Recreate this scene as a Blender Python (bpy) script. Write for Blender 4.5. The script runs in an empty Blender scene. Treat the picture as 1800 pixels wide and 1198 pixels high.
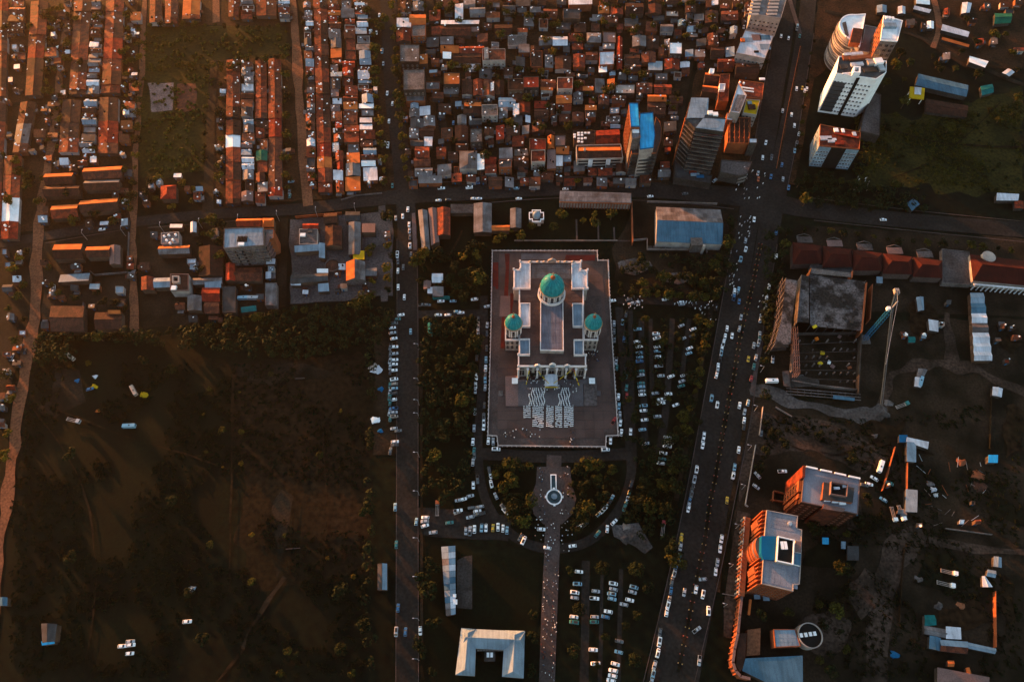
import bpy, math, random
from mathutils import Vector, noise
R = random.Random(7)
C = bpy.context.scene.collection
sc = bpy.context.scene
# ------------------------------------------------------------ camera
F, H, DEP = 1300.0, 400.0, math.radians(61.3)
SD, CD = math.sin(DEP), math.cos(DEP)
cd = bpy.data.cameras.new('camera'); cd.sensor_width = 36; cd.lens = 36*F/1800
cd.clip_start = 1; cd.clip_end = 12000
cam = bpy.data.objects.new('camera', cd); C.objects.link(cam)
cam.location = (0, 0, H); cam.rotation_euler = (math.radians(90)-DEP, 0, 0)
sc.camera = cam
# ------------------------------------------------------------ light
SUN_EL, SUN_AZ = 4.8, 315.0          # degrees; azimuth clockwise from +Y (the top of the photograph)
az, el = math.radians(SUN_AZ), math.radians(SUN_EL)
sdir = Vector((math.sin(az)*math.cos(el), math.cos(az)*math.cos(el), math.sin(el)))
w = bpy.data.worlds.new("World"); sc.world = w; w.use_nodes = True
nt = w.node_tree; bg = nt.nodes['Background']
sky = nt.nodes.new('ShaderNodeTexSky'); sky.sky_type = 'NISHITA'; sky.sun_disc = False
sky.sun_elevation = el; sky.sun_rotation = az; sky.air_density = 1.0; sky.dust_density = 1.5
nt.links.new(sky.outputs[0], bg.inputs[0]); bg.inputs[1].default_value = 0.15
sl = bpy.data.lights.new('sun', 'SUN'); sl.energy = 5.0; sl.angle = math.radians(0.6); sl.color = (1.0, 0.34, 0.08)
so = bpy.data.objects.new('sun', sl); C.objects.link(so); so.location = (0, 0, 350)
so.rotation_euler = sdir.to_track_quat('Z', 'Y').to_euler()
sc.view_settings.view_transform = 'Standard'; sc.view_settings.look = 'None'
sc.view_settings.gamma = 1; sc.view_settings.use_curve_mapping = False
sc.view_settings.exposure = 2.2
sc.cycles.use_denoising = True
sc.cycles.max_bounces = 5; sc.cycles.diffuse_bounces = 2; sc.cycles.volume_bounces = 0; sc.cycles.glossy_bounces = 2

# ------------------------------------------------------------ pixel <-> ground
def G(px, py, z=0.0):
    x = (px-900)/F; y = -(py-599)/F
    d = Vector((x, y*SD+CD, y*CD-SD))
    t = (H-z)/(-d.z)
    return Vector((d.x*t, d.y*t, z))
def PX(px, py, z=0.0):                 # pixels per metre across the view there
    a = G(px, py, z); b = G(px+1, py, z)
    return 1.0/(b-a).length
# ------------------------------------------------------------ materials
MATS = {}
def mat(name, col, col2=None, rough=0.85, metal=0.0, scale=0.3, mix=(0.4, 0.62), detail=4, fine=0.12, bump=0.0, rnd=0.0, spec=0.06, fscale=3.0, stripes=None):
    if name in MATS: return MATS[name]
    m = bpy.data.materials.new(name); m.use_nodes = True
    n = m.node_tree; N = n.nodes; Lk = n.links
    b = N['Principled BSDF']; b.inputs['Roughness'].default_value = rough; b.inputs['Metallic'].default_value = metal
    b.inputs['Specular IOR Level'].default_value = spec
    geo = N.new('ShaderNodeNewGeometry')
    def noi(s, d):
        t = N.new('ShaderNodeTexNoise'); t.inputs['Scale'].default_value = s; t.inputs['Detail'].default_value = d
        Lk.new(geo.outputs['Position'], t.inputs['Vector']); return t
    t1 = noi(scale, detail)
    rp = N.new('ShaderNodeMapRange'); rp.inputs[1].default_value = mix[0]; rp.inputs[2].default_value = mix[1]
    Lk.new(t1.outputs[0], rp.inputs[0])
    mx = N.new('ShaderNodeMix'); mx.data_type = 'RGBA'
    mx.inputs[6].default_value = (*col, 1); mx.inputs[7].default_value = (*(col2 or [c*0.75 for c in col]), 1)
    Lk.new(rp.outputs[0], mx.inputs[0]); out = mx.outputs[2]
    if stripes:
        wv = N.new('ShaderNodeTexNoise'); wv.inputs['Scale'].default_value = stripes; wv.inputs['Detail'].default_value = 1
        mp = N.new('ShaderNodeMapping'); mp.inputs['Scale'].default_value = (1, 0.12, 0.12)
        Lk.new(geo.outputs['Position'], mp.inputs[0]); Lk.new(mp.outputs[0], wv.inputs['Vector'])
        r3 = N.new('ShaderNodeMapRange'); r3.inputs[1].default_value = 0.35; r3.inputs[2].default_value = 0.65
        r3.inputs[3].default_value = 0.86; r3.inputs[4].default_value = 1.1
        Lk.new(wv.outputs[0], r3.inputs[0])
        m3 = N.new('ShaderNodeVectorMath'); m3.operation = 'SCALE'
        Lk.new(out, m3.inputs[0]); Lk.new(r3.outputs[0], m3.inputs['Scale']); out = m3.outputs[0]
    t2 = noi(fscale, 5)
    r2 = N.new('ShaderNodeMapRange'); r2.inputs[1].default_value = 0.3; r2.inputs[2].default_value = 0.7
    r2.inputs[3].default_value = 1-fine*2; r2.inputs[4].default_value = 1+fine*2
    Lk.new(t2.outputs[0], r2.inputs[0])
    fac = r2.outputs[0]
    if rnd:
        oi = N.new('ShaderNodeObjectInfo')
        r4 = N.new('ShaderNodeMapRange'); r4.inputs[3].default_value = 1-rnd; r4.inputs[4].default_value = 1+rnd
        Lk.new(oi.outputs['Random'], r4.inputs[0])
        mm = N.new('ShaderNodeMath'); mm.operation = 'MULTIPLY'
        Lk.new(r4.outputs[0], mm.inputs[0]); Lk.new(fac, mm.inputs[1]); fac = mm.outputs[0]
    sv = N.new('ShaderNodeVectorMath'); sv.operation = 'SCALE'
    Lk.new(out, sv.inputs[0]); Lk.new(fac, sv.inputs['Scale'])
    Lk.new(sv.outputs[0], b.inputs['Base Color'])
    if bump:
        bp = N.new('ShaderNodeBump'); bp.inputs['Strength'].default_value = bump; bp.inputs['Distance'].default_value = 0.3
        Lk.new(t2.outputs[0], bp.inputs['Height']); Lk.new(bp.outputs[0], b.inputs['Normal'])
    MATS[name] = m; return m
M = dict(
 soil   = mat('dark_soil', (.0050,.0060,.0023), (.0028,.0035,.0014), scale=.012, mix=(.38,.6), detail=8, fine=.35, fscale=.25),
 grass  = mat('olive_grass', (.026,.021,.004), (.009,.010,.002), scale=.03, detail=8, fine=.35, fscale=.5),
 brown  = mat('brown_field', (.0150,.0080,.0036), (.0065,.0048,.0019), scale=.02, detail=9, fine=.4, fscale=.35),
 dirt   = mat('packed_dirt', (.17,.065,.032), (.11,.045,.024), scale=.06, detail=7, fine=.2, fscale=.8),
 ddirt  = mat('dark_dirt', (.022,.0145,.009), (.0050,.0045,.0022), scale=.05, detail=8, fine=.25, fscale=.8),
 gdirt  = mat('grey_gravel', (.085,.072,.070), (.034,.029,.026), scale=.05, detail=8, fine=.25, fscale=.8),
 asph   = mat('asphalt', (.0205,.0168,.0145), (.0140,.0118,.0100), scale=.05, mix=(.42,.6), detail=9, fine=.2, fscale=.6),
 verge  = mat('earth_verge', (.038,.017,.008), (.010,.007,.003), scale=.06, detail=8, fine=.3, fscale=.7),
 pave   = mat('stone_paving', (.070,.050,.046), (.050,.036,.032), scale=.08, detail=6, fine=.15, fscale=1.2),
 ruin   = mat('ruined_slab', (.10,.085,.085), (.022,.018,.016), scale=.10, mix=(.44,.56), detail=9, fine=.3, fscale=.9),
 pave2  = mat('pink_paving', (.16,.095,.085), (.12,.075,.068), scale=.1, detail=6, fine=.12, fscale=1.5),
 pave3  = mat('grey_paving', (.10,.088,.092), (.07,.060,.064), scale=.1, detail=6, fine=.12, fscale=1.5),
 redtl  = mat('red_paving', (.11,.016,.012), (.07,.014,.010), scale=.15, fine=.2),
 yard   = mat('concrete_yard', (.085,.068,.066), (.045,.035,.032), scale=.06, detail=7, fine=.2, fscale=.8),
 kerb   = mat('kerb_stone', (.22,.17,.15), (.16,.12,.10), fine=.15),
 white  = mat('white_paint', (.80,.80,.82), (.70,.69,.70), rough=.6, scale=.25, fine=.06),
 cream  = mat('cream_plaster', (.31,.27,.245), (.22,.18,.165), scale=.2, fine=.1),
 wroof  = mat('pale_roof_sheet', (.50,.52,.58), (.36,.36,.40), rough=.5, scale=.12, fine=.08, stripes=.8),
 bluer  = mat('blue_grey_roof', (.18,.24,.30), (.13,.175,.22), rough=.5, scale=.12, fine=.08, stripes=.8),
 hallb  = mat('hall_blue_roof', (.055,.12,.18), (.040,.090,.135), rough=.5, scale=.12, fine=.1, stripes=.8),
 cyan   = mat('bright_blue_roof', (.035,.36,.66), (.028,.31,.58), rough=.5, scale=.15, fine=.05, stripes=.8),
 froof  = mat('flat_roof_felt', (.185,.19,.225), (.135,.135,.16), scale=.12, detail=7, fine=.14),
 track  = mat('track_earth', (.048,.031,.023), (.014,.010,.007), scale=.05, mix=(.38,.66), detail=9, fine=.3, fscale=.7),
 rail   = mat('pale_balustrade', (.44,.37,.35), (.34,.28,.26), fine=.1),
 ribm   = mat('pale_dome_rib', (.05,.30,.30), fine=.05),
 craneb = mat('blue_grey_crane_steel', (.040,.062,.080), fine=.05),
 padp   = mat('worn_pink_pad', (.20,.13,.12), (.10,.065,.055), scale=.12, mix=(.35,.7), detail=9, fine=.25, fscale=.8),
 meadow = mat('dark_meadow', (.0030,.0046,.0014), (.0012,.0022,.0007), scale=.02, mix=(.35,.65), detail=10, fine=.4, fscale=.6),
 stone  = mat('church_stone', (.60,.545,.54), (.47,.41,.40), scale=.4, mix=(.4,.7), detail=7, fine=.12),
 uroof  = mat('court_metal_roof', (.17,.225,.28), (.13,.175,.22), rough=.45, scale=.15, fine=.1, stripes=1.0, spec=.2),
 deepb  = mat('deep_blue_roof', (.003,.085,.20), (.003,.07,.17), rough=.5, scale=.2, fine=.05),
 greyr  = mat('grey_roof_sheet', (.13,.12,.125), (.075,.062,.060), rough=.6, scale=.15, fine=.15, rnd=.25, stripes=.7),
 dgrey  = mat('dark_grey_roof', (.052,.050,.052), (.034,.031,.030), scale=.15, fine=.15, rnd=.2, stripes=.7),
 rust   = mat('rust_red_roof', (.17,.030,.013), (.085,.020,.012), rough=.75, scale=.30, mix=(.47,.54), fine=.26, rnd=.35, stripes=.9),
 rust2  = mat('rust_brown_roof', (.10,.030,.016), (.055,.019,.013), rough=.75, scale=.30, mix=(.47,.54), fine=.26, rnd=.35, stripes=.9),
 brownr = mat('brown_roof', (.055,.022,.014), (.034,.016,.011), scale=.30, mix=(.47,.54), fine=.26, rnd=.3, stripes=.8),
 redr   = mat('red_roof', (.22,.026,.012), (.14,.018,.010), scale=.30, mix=(.47,.54), fine=.26, rnd=.2, stripes=.9),
 tile   = mat('red_tile_roof', (.042,.0085,.006), (.026,.0065,.005), scale=.15, fine=.15, stripes=1.2),
 orange = mat('orange_and_sunlit_roof', (.42,.11,.028), (.30,.075,.02), scale=.2, fine=.1, rnd=.15),  # orange roofs, and the low sun painted onto north slopes
 yellow = mat('yellow_roof', (.42,.26,.008), (.34,.20,.008), scale=.2, fine=.08),
 green  = mat('green_roof', (.012,.095,.055), (.008,.06,.04), scale=.2, fine=.1),
 conc   = mat('raw_concrete', (.12,.10,.095), (.07,.058,.053), scale=.12, detail=8, fine=.2, fscale=1),
 dconc  = mat('dark_concrete', (.048,.040,.036), (.028,.023,.020), scale=.12, detail=8, fine=.2, fscale=1),
 brick  = mat('orange_brick', (.26,.072,.028), (.18,.052,.022), scale=.2, fine=.1),
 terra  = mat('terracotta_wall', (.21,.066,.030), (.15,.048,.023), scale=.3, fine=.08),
 glass  = mat('dark_glass', (.012,.014,.018), (.02,.022,.026), rough=.15, spec=.6, fine=.02),
 glass2 = mat('dark_facade_glass', (.03,.035,.04), (.05,.05,.055), rough=.3, spec=.5, fine=.05),
 black  = mat('black_void', (.012,.011,.010), fine=.05),
 mud    = mat('mud_wall', (.075,.046,.032), (.045,.030,.022), scale=.2, fine=.15, rnd=.3),
 dome   = mat('teal_dome', (.016,.185,.20), (.010,.13,.145), rough=.45, scale=.5, fine=.08),
 gold   = mat('buff_trim', (.34,.20,.11), (.26,.15,.08), fine=.08),
 navroof= mat('nave_roof', (.13,.125,.155), (.095,.09,.11), scale=.15, fine=.1, stripes=.8),
 churchr= mat('church_brown_roof', (.085,.052,.045), (.055,.034,.030), scale=.12, detail=7, fine=.18),
 steel  = mat('galvanised_steel', (.45,.46,.48), rough=.4, metal=.6, fine=.1),
 tyre   = mat('tyre_rubber', (.015,.015,.015), fine=.05),
 wood   = mat('bark', (.07,.045,.03), fine=.2),
 water  = mat('pool_water', (.01,.03,.035), rough=.05, spec=.6, fine=.02),
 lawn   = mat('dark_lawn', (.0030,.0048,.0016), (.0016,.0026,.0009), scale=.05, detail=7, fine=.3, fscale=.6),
 orang  = mat('orange_canvas', (.65,.16,.02), fine=.05),
 yel    = mat('yellow_cloth', (.55,.38,.02), fine=.05),
 bluep  = mat('blue_sheet', (.008,.09,.20), (.006,.07,.16), fine=.1),
 tealp  = mat('teal_sheet', (.008,.11,.11), (.006,.08,.08), fine=.1),
 skin   = mat('brown_skin', (.10,.05,.03), fine=.05),
)
# ------------------------------------------------------------ mesh building
class MB:
    def __init__(s): s.v=[]; s.f=[]; s.m=[]; s.mats=[]
    def mi(s, m):
        m = M[m] if isinstance(m, str) else m
        if m not in s.mats: s.mats.append(m)
        return s.mats.index(m)
    def add(s, vs, fs, m):
        b=len(s.v); s.v += [tuple(v) for v in vs]; k=s.mi(m)
        for f in fs: s.f.append([i+b for i in f]); s.m.append(k)
    def poly(s, pts, m): s.add(pts, [list(range(len(pts)))], m)
    def prism(s, pts, z0, z1, m, top=True, bottom=False, mtop=None):
        n=len(pts)
        if area(pts)<0: pts=list(reversed(pts))
        vs=[(p[0],p[1],z0) for p in pts]+[(p[0],p[1],z1) for p in pts]
        s.add(vs, [[i,(i+1)%n,n+(i+1)%n,n+i] for i in range(n)], m)
        if top: s.add(vs[n:], [list(range(n))], mtop or m)
        if bottom: s.add(vs[:n], [list(range(n-1,-1,-1))], m)
    def box(s, c, sx, sy, sz, m, rz=0.0, z0=None):
        cs, sn = math.cos(rz), math.sin(rz); x,y,z=c
        if z0 is not None: z=z0+sz/2
        vs=[]
        for dz in (-sz/2, sz/2):
            for dx,dy in ((-sx/2,-sy/2),(sx/2,-sy/2),(sx/2,sy/2),(-sx/2,sy/2)):
                vs.append((x+dx*cs-dy*sn, y+dx*sn+dy*cs, z+dz))
        s.add(vs, [[3,2,1,0],[4,5,6,7],[0,1,5,4],[1,2,6,5],[2,3,7,6],[3,0,4,7]], m)
    def bar(s, a, b, r, m, n=4):
        a=Vector(a); b=Vector(b); d=(b-a).normalized()
        u=d.cross(Vector((0,0,1)));  u = Vector((1,0,0)) if u.length<1e-4 else u.normalized()
        v=d.cross(u); vs=[]
        for p in (a,b):
            for k in range(n):
                t=2*math.pi*(k+.5)/n; vs.append(p+(u*math.cos(t)+v*math.sin(t))*r)
        s.add(vs, [[k,(k+1)%n,n+(k+1)%n,n+k] for k in range(n)]+[list(range(n-1,-1,-1)), list(range(n,2*n))], m)
    def lathe(s, c, prof, m, n=24, cap=True):
        vs=[]; fs=[]
        for (r,z) in prof:
            for k in range(n):
                t=2*math.pi*k/n; vs.append((c[0]+r*math.cos(t), c[1]+r*math.sin(t), c[2]+z))
        for i in range(len(prof)-1):
            for k in range(n):
                fs.append([i*n+k, i*n+(k+1)%n, (i+1)*n+(k+1)%n, (i+1)*n+k])
        if cap: fs.append(list(range((len(prof)-1)*n, len(prof)*n)))
        s.add(vs, fs, m)
    def mesh(s, name, smooth=False):
        me=bpy.data.meshes.new(name); me.from_pydata(s.v, [], s.f)
        for m in s.mats: me.materials.append(m)
        me.polygons.foreach_set('material_index', s.m)
        if smooth: me.polygons.foreach_set('use_smooth', [True]*len(s.f))
        me.update(); return me
    def obj(s, name, parent=None, smooth=False, local=False):
        if parent is not None and not local:
            o=wloc(parent); s.v=[(x-o.x,y-o.y,z-o.z) for x,y,z in s.v]
        return link(name, s.mesh(name, smooth), parent)
def area(p):
    return sum(p[i][0]*p[(i+1)%len(p)][1]-p[(i+1)%len(p)][0]*p[i][1] for i in range(len(p)))/2
def link(name, data, parent=None):
    o=bpy.data.objects.new(name, data); C.objects.link(o)
    if parent is not None: o.parent=parent
    return o
def wloc(o):
    v=Vector((0,0,0))
    while o is not None: v=v+o.location; o=o.parent
    return v
SEEN={}
def fit(label):
    w=label.split()
    for drop in ('the','a','of','down','from'):
        i=len(w)-1
        while len(w)>16 and i>0:
            if w[i]==drop: del w[i]
            i-=1
    return ' '.join(w)
def tag(o, label, cat, group=None, shared=False):
    label=fit(label)
    if not shared:
        SEEN.setdefault(label,0); SEEN[label]+=1
        if SEEN[label]>1: print('DUPLABEL', label)
        nw=len(label.split())
        if nw>16 or nw<4: print('LABELLEN', nw, label)
    o['label']=label; o['category']=cat
    if group: o['group']=group
    return o
def empty(name, label, cat, loc=(0,0,0), rz=0, group=None, shared=False):
    o=bpy.data.objects.new(name, None); C.objects.link(o); o.location=loc; o.rotation_euler=(0,0,rz)
    return tag(o, label, cat, group, shared)
def structure(name, mb, kind='structure'):
    o=mb.obj(name); o['kind']=kind; return o
def copy_tree(o, loc, rz=0, name=None):
    c=o.copy(); C.objects.link(c); c.location=loc; c.rotation_euler=(0,0,rz)
    for ch in o.children:
        d=ch.copy(); C.objects.link(d); d.parent=c
        for g in ch.children:
            e=g.copy(); C.objects.link(e); e.parent=d
    return c
ORD=['first','second','third','fourth','fifth','sixth','seventh','eighth','ninth','tenth','eleventh','twelfth','thirteenth','fourteenth','fifteenth','sixteenth','seventeenth','eighteenth','nineteenth','twentieth']
def ordn(i):
    if i<20: return ORD[i]
    t=['twenty','thirty','forty','fifty','sixty'][(i+1)//10-2]; k=(i+1)%10
    return (t+'-'+ORD[k-1]) if k else {'twenty':'twentieth','thirty':'thirtieth','forty':'fortieth','fifty':'fiftieth','sixty':'sixtieth'}[t]
def pct(x,y): return '%d%% across and %d%% down the photo'%(round(x/18), round(y/11.98))
# ------------------------------------------------------------ the ground
ZC=[0]
def nextz(extra=0):
    ZC[0]+=1; return .01+.005*ZC[0]+extra
def densify(pts, step, jit, seed=0, closed=True):
    out=[]; n=len(pts)
    for i in range(n if closed else n-1):
        a=pts[i]; b=pts[(i+1)%n]; k=max(1,int((b-a).length/step))
        for j in range(k):
            p=a.lerp(b, j/k)
            if jit:
                q=Vector((p.x*.08+seed, p.y*.08, seed))
                p=p+Vector((noise.noise(q), noise.noise(q+Vector((9,4,2))),0))*jit*1.6
            out.append(p)
    if not closed: out.append(pts[-1])
    return out
def spline(pts):
    out=[]; n=len(pts)
    for i in range(n-1):
        p0=pts[max(i-1,0)]; p1=pts[i]; p2=pts[i+1]; p3=pts[min(i+2,n-1)]
        for k in range(5):
            t=k/5
            out.append(tuple(0.5*((2*b)+(-a+c)*t+(2*a-5*b+4*c-d)*t*t+(-a+3*b-3*c+d)*t**3) for a,b,c,d in zip(p0,p1,p2,p3)))
    out.append(pts[-1]); return out
def ribbon(name, pts, m, z, jit=0.0, kerb=False, smooth=True):
    z=nextz(.08 if z>.1 else 0)
    P=spline(pts) if smooth else pts
    cs=[]
    for x,y,wp in P: cs.append((G(x,y), wp/PX(x,y)))
    L=[];Rr=[]
    for i,(c,wd) in enumerate(cs):
        a=cs[max(i-1,0)][0]; b=cs[min(i+1,len(cs)-1)][0]; t=(b-a).normalized(); nn=Vector((-t.y,t.x,0))
        jl=jr=0
        if jit:
            jl=noise.noise(Vector((c.x*.07,c.y*.07,3.1)))*jit*2; jr=noise.noise(Vector((c.x*.07,c.y*.07,8.1)))*jit*2
        L.append(c+nn*(wd/2+jl)); Rr.append(c-nn*(wd/2+jr))
    mb=MB()
    n=len(L); vs=[(p.x,p.y,z) for p in L]+[(p.x,p.y,z) for p in Rr]
    mb.add(vs, [[n+i, n+i+1, i+1, i] for i in range(n-1)], m)
    o=structure(name, mb)
    if kerb:
        for side,E in ((1,L),(-1,Rr)):
            kb=MB()
            for i in range(n-1):
                a,b=E[i],E[i+1]; 
                if (b-a).length<.05: continue
                t=(b-a).normalized(); nn=Vector((-t.y,t.x,0))*side
                kb.prism([a, b, b+nn*.35, a+nn*.35] if side>0 else [b, a, a+nn*.35, b+nn*.35], z-.02, z+.14, 'kerb')
            kb.obj('kerb', o)
    return o
def patch(name, pts, m, z, jit=0.0, kind='structure'):
    z=nextz()
    W=[G(*p) for p in pts]
    W=densify(W, 3.0 if jit else 1e6, jit, seed=len(pts)+pts[0][0]*.01)
    if area(W)<0: W.reverse()
    mb=MB(); mb.poly([(p.x,p.y,z) for p in W], m)
    o=mb.obj(name)
    if kind: o['kind']=kind
    return o
g=MB(); S=2800
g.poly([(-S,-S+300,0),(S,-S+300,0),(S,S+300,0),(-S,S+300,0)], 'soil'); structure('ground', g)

# open fields and lots (each a sheet a little above the one below)
patch('field', [(250,48),(372,44),(500,45),(508,96),(445,104),(378,108),(366,200),(360,300),(300,312),(246,308),(238,200)], 'grass', .03, 3)
patch('field', [(1480,150),(1600,210),(1800,150),(1800,342),(1640,338),(1560,318),(1500,320),(1530,235)], 'grass', .03, 6)
patch('field', [(415,632),(640,628),(655,700),(650,1015),(520,1020),(440,1045),(418,960),(430,850),(405,740)], 'brown', .03, 4)
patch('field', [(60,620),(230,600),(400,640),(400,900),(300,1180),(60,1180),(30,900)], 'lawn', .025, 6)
patch('bare_earth', [(495,860),(520,870),(510,930),(496,1000),(484,1010),(488,940),(478,900)], 'ddirt', .05, 2.5)
patch('bare_earth', [(418,640),(470,630),(560,648),(600,655),(560,668),(470,672),(420,665)], 'ddirt', .05, 2.5)
patch('bare_earth', [(95,640),(140,650),(150,700),(100,735),(60,725),(90,700)], 'ddirt', .05, 2.5)
patch('bare_earth', [(262,146),(305,146),(304,196),(268,198)], 'padp', .06, 1.2)
patch('bare_earth', [(310,148),(345,146),(344,195),(312,197)], 'rust2', .06, 1.2)
# the dense quarter: trodden earth between the houses
patch('bare_earth', [(-120,-40),(245,-40),(240,200),(232,400),(60,405),(-60,425)], 'verge', .02, 1)
patch('bare_earth', [(250,-40),(520,-40),(512,48),(372,44),(250,48)], 'verge', .02, 1)
patch('bare_earth', [(372,106),(512,100),(535,350),(370,372)], 'verge', .02, 1)
patch('bare_earth', [(530,-40),(760,-40),(770,150),(800,330),(700,340),(545,350)], 'verge', .02, 1)
patch('bare_earth', [(770,-40),(1240,-40),(1200,180),(1170,325),(1000,322),(810,325)], 'verge', .022, 1)
patch('bare_earth', [(1245,-40),(1400,-40),(1350,150),(1320,320),(1185,320),(1215,180)], 'verge', .022, 1)
patch('bare_earth', [(1440,-40),(1900,-40),(1880,120),(1700,120),(1600,60),(1560,20),(1420,150)], 'verge', .022, 2)
patch('bare_earth', [(-60,440),(60,425),(55,560),(30,640),(-60,900)], 'ddirt', .02, 1)
patch('bare_earth', [(75,425),(235,400),(240,585),(75,585)], 'ddirt', .02, 1)
patch('bare_earth', [(242,400),(490,388),(492,545),(250,580)], 'ddirt', .02, 1)
patch('bare_earth', [(510,385),(690,372),(690,520),(510,535)], 'yard', .022, 1)
patch('bare_earth', [(735,360),(1110,350),(1110,440),(860,440),(745,540)], 'lawn', .024, 1)
patch('bare_earth', [(1120,350),(1300,355),(1290,530),(1080,530),(1080,440)], 'ddirt', .02, 2)
patch('bare_earth', [(1400,395),(1900,425),(1900,560),(1340,540)], 'ddirt', .02, 1)
patch('bare_earth', [(1340,560),(1560,560),(1800,560),(1900,1300),(1290,1300),(1290,900)], 'ddirt', .015, 2)
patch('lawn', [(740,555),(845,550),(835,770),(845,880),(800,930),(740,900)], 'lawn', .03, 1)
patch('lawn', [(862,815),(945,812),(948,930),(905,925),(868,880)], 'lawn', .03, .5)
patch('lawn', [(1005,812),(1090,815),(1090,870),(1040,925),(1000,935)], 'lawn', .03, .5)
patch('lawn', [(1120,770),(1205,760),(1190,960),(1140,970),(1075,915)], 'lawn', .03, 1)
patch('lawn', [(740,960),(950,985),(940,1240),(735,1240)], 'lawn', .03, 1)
patch('parking_lot', [(985,980),(1150,985),(1150,1240),(975,1240)], 'soil', .028, .5)
for pts_ in ([(1030,985,14),(1026,1240,16)],[(1058,1010,6),(1054,1240,8)],[(1092,1000,8),(1086,1240,9)]): ribbon('parking_lane',pts_,'asph',.03,.3)
patch('parking_lot', [(1090,535),(1262,525),(1240,700),(1205,830),(1120,800)], 'soil', .03, .5)
for pts_ in ([(1127,560,10),(1131,700,11),(1134,790,12)],[(1143,560,7),(1146,700,8)],[(1182,560,9),(1172,700,12),(1160,800,16)],[(1212,560,8),(1196,680,8)],[(1108,545,8),(1112,760,8)]): ribbon('parking_lane',pts_,'asph',.03,.3)
patch('parking_lot', [(660,555),(700,550),(702,800),(655,800)], 'ddirt', .035, .8)
patch('parking_lot', [(735,890),(900,905),(895,950),(735,940)], 'asph', .03, .8)
patch('dirt_yard', [(1300,720),(1480,745),(1560,800),(1520,830),(1420,790),(1330,800),(1300,890)], 'track', .04, 2)
patch('dirt_yard', [(1075,918),(1125,915),(1150,960),(1138,970),(1080,940)], 'gdirt', .04, 1.5)
patch('concrete_yard', [(815,978),(830,975),(830,1070),(803,1068),(803,985)], 'dconc', .045, 0)

# roads
asph_z=.06
ribbon('road', [(-60,440,20),(60,418,20),(235,391,22),(370,377,22),(470,371,24),(545,366,26),(640,353,28),(712,345,34),(830,338,36),(980,330,36),(1180,336,36),(1330,350,44),(1420,368,38),(1600,388,34),(1900,412,34)], 'asph', asph_z)
ribbon('road', [(680,-60,28),(690,150,29),(702,250,30),(712,345,33),(716,420,34),(717,600,36),(716,900,38),(716,1260,40)], 'asph', asph_z+.004, kerb=False)
ribbon('road', [(1392,-60,26),(1378,60,30),(1362,150,32),(1345,250,34),(1322,350,36),(1308,430,36),(1278,600,42),(1252,740,42),(1222,900,44),(1190,1050,46),(1150,1250,48)], 'asph', asph_z+.008)
ribbon('road', [(1428,-60,26),(1414,60,28),(1400,150,30),(1382,250,34),(1360,350,40),(1347,430,36),(1318,600,38),(1298,740,38),(1270,880,40),(1245,1000,42),(1195,1250,44)], 'asph', asph_z+.012)
ribbon('dirt_lane', [(750,-60,12),(755,0,12),(765,100,14),(775,200,15),(798,330,16)], 'ddirt', asph_z-.01, .4)
ribbon('dirt_lane', [(512,-60,13),(515,0,13),(522,100,14),(532,250,15),(543,362,17)], 'dirt', asph_z-.01, 1.3)
ribbon('dirt_lane', [(258,-60,9),(255,0,9),(249,130,10),(240,250,10),(235,391,11),(234,470,11),(238,590,14)], 'dirt', asph_z-.01, 1.3)
ribbon('dirt_lane', [(125,-60,12),(120,0,12),(108,110,13),(97,200,13),(83,300,13),(66,415,17),(62,540,20),(46,640,20),(28,760,17),(12,880,17),(-4,990,18),(-20,1200,18)], 'dirt', asph_z-.01, 1.3)
ribbon('dirt_lane', [(378,-60,12),(381,40,12)], 'dirt', asph_z-.01, .4)
ribbon('dirt_lane', [(376,108,12),(372,200,14),(368,290,16),(366,372,19)], 'ddirt', asph_z-.01, .5)
ribbon('lane', [(1262,-60,12),(1237,20,13),(1212,110,14),(1193,210,15),(1172,325,18)], 'ddirt', asph_z-.01, .4)
ribbon('lane', [(500,384,13),(498,460,14),(496,540,14)], 'ddirt', asph_z-.01, .4)
ribbon('lane', [(672,362,12),(675,440,11),(675,530,11)], 'yard', asph_z-.01, .4)
ribbon('lane', [(-60,190,8),(0,186,8),(100,176,8),(160,170,6)], 'ddirt', asph_z-.02, .4)
ribbon('lane', [(770,131,6),(900,129,6),(1050,128,6),(1180,120,6)], 'ddirt', asph_z-.02, .3)
ribbon('lane', [(1450,20,10),(1600,60,10),(1700,110,10),(1800,150,10)], 'ddirt', asph_z-.02, .5)
ribbon('lane', [(1630,-40,10),(1650,40,10),(1640,85,9)], 'dirt', asph_z-.015, .5)
# church precinct drive
ribbon('driveway', [(735,553,16),(850,551,16)], 'asph', asph_z)
ribbon('driveway', [(850,520,14),(851,600,14),(846,700,15),(840,780,16),(848,860,16),(875,915,17),(920,952,17),(975,964,17),(1035,950,17),(1085,900,17),(1108,840,16),(1108,770,20),(1098,650,16),(1088,540,14)], 'asph', asph_z+.004)
ribbon('driveway', [(842,797,22),(975,803,22),(1110,797,22)], 'asph', asph_z+.008)
ribbon('driveway', [(1085,528,14),(1180,530,16),(1262,540,16)], 'asph', asph_z)
ribbon('promenade', [(974,800,26),(970,975,27),(966,1060,28),(960,1240,28)], 'pave', asph_z+.016, smooth=False)
patch('promenade', [(944,820),(1002,820),(1005,850),(1013,876),(1006,903),(988,921),(955,921),(938,903),(932,876),(942,850)], 'pave', asph_z+.022)
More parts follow.
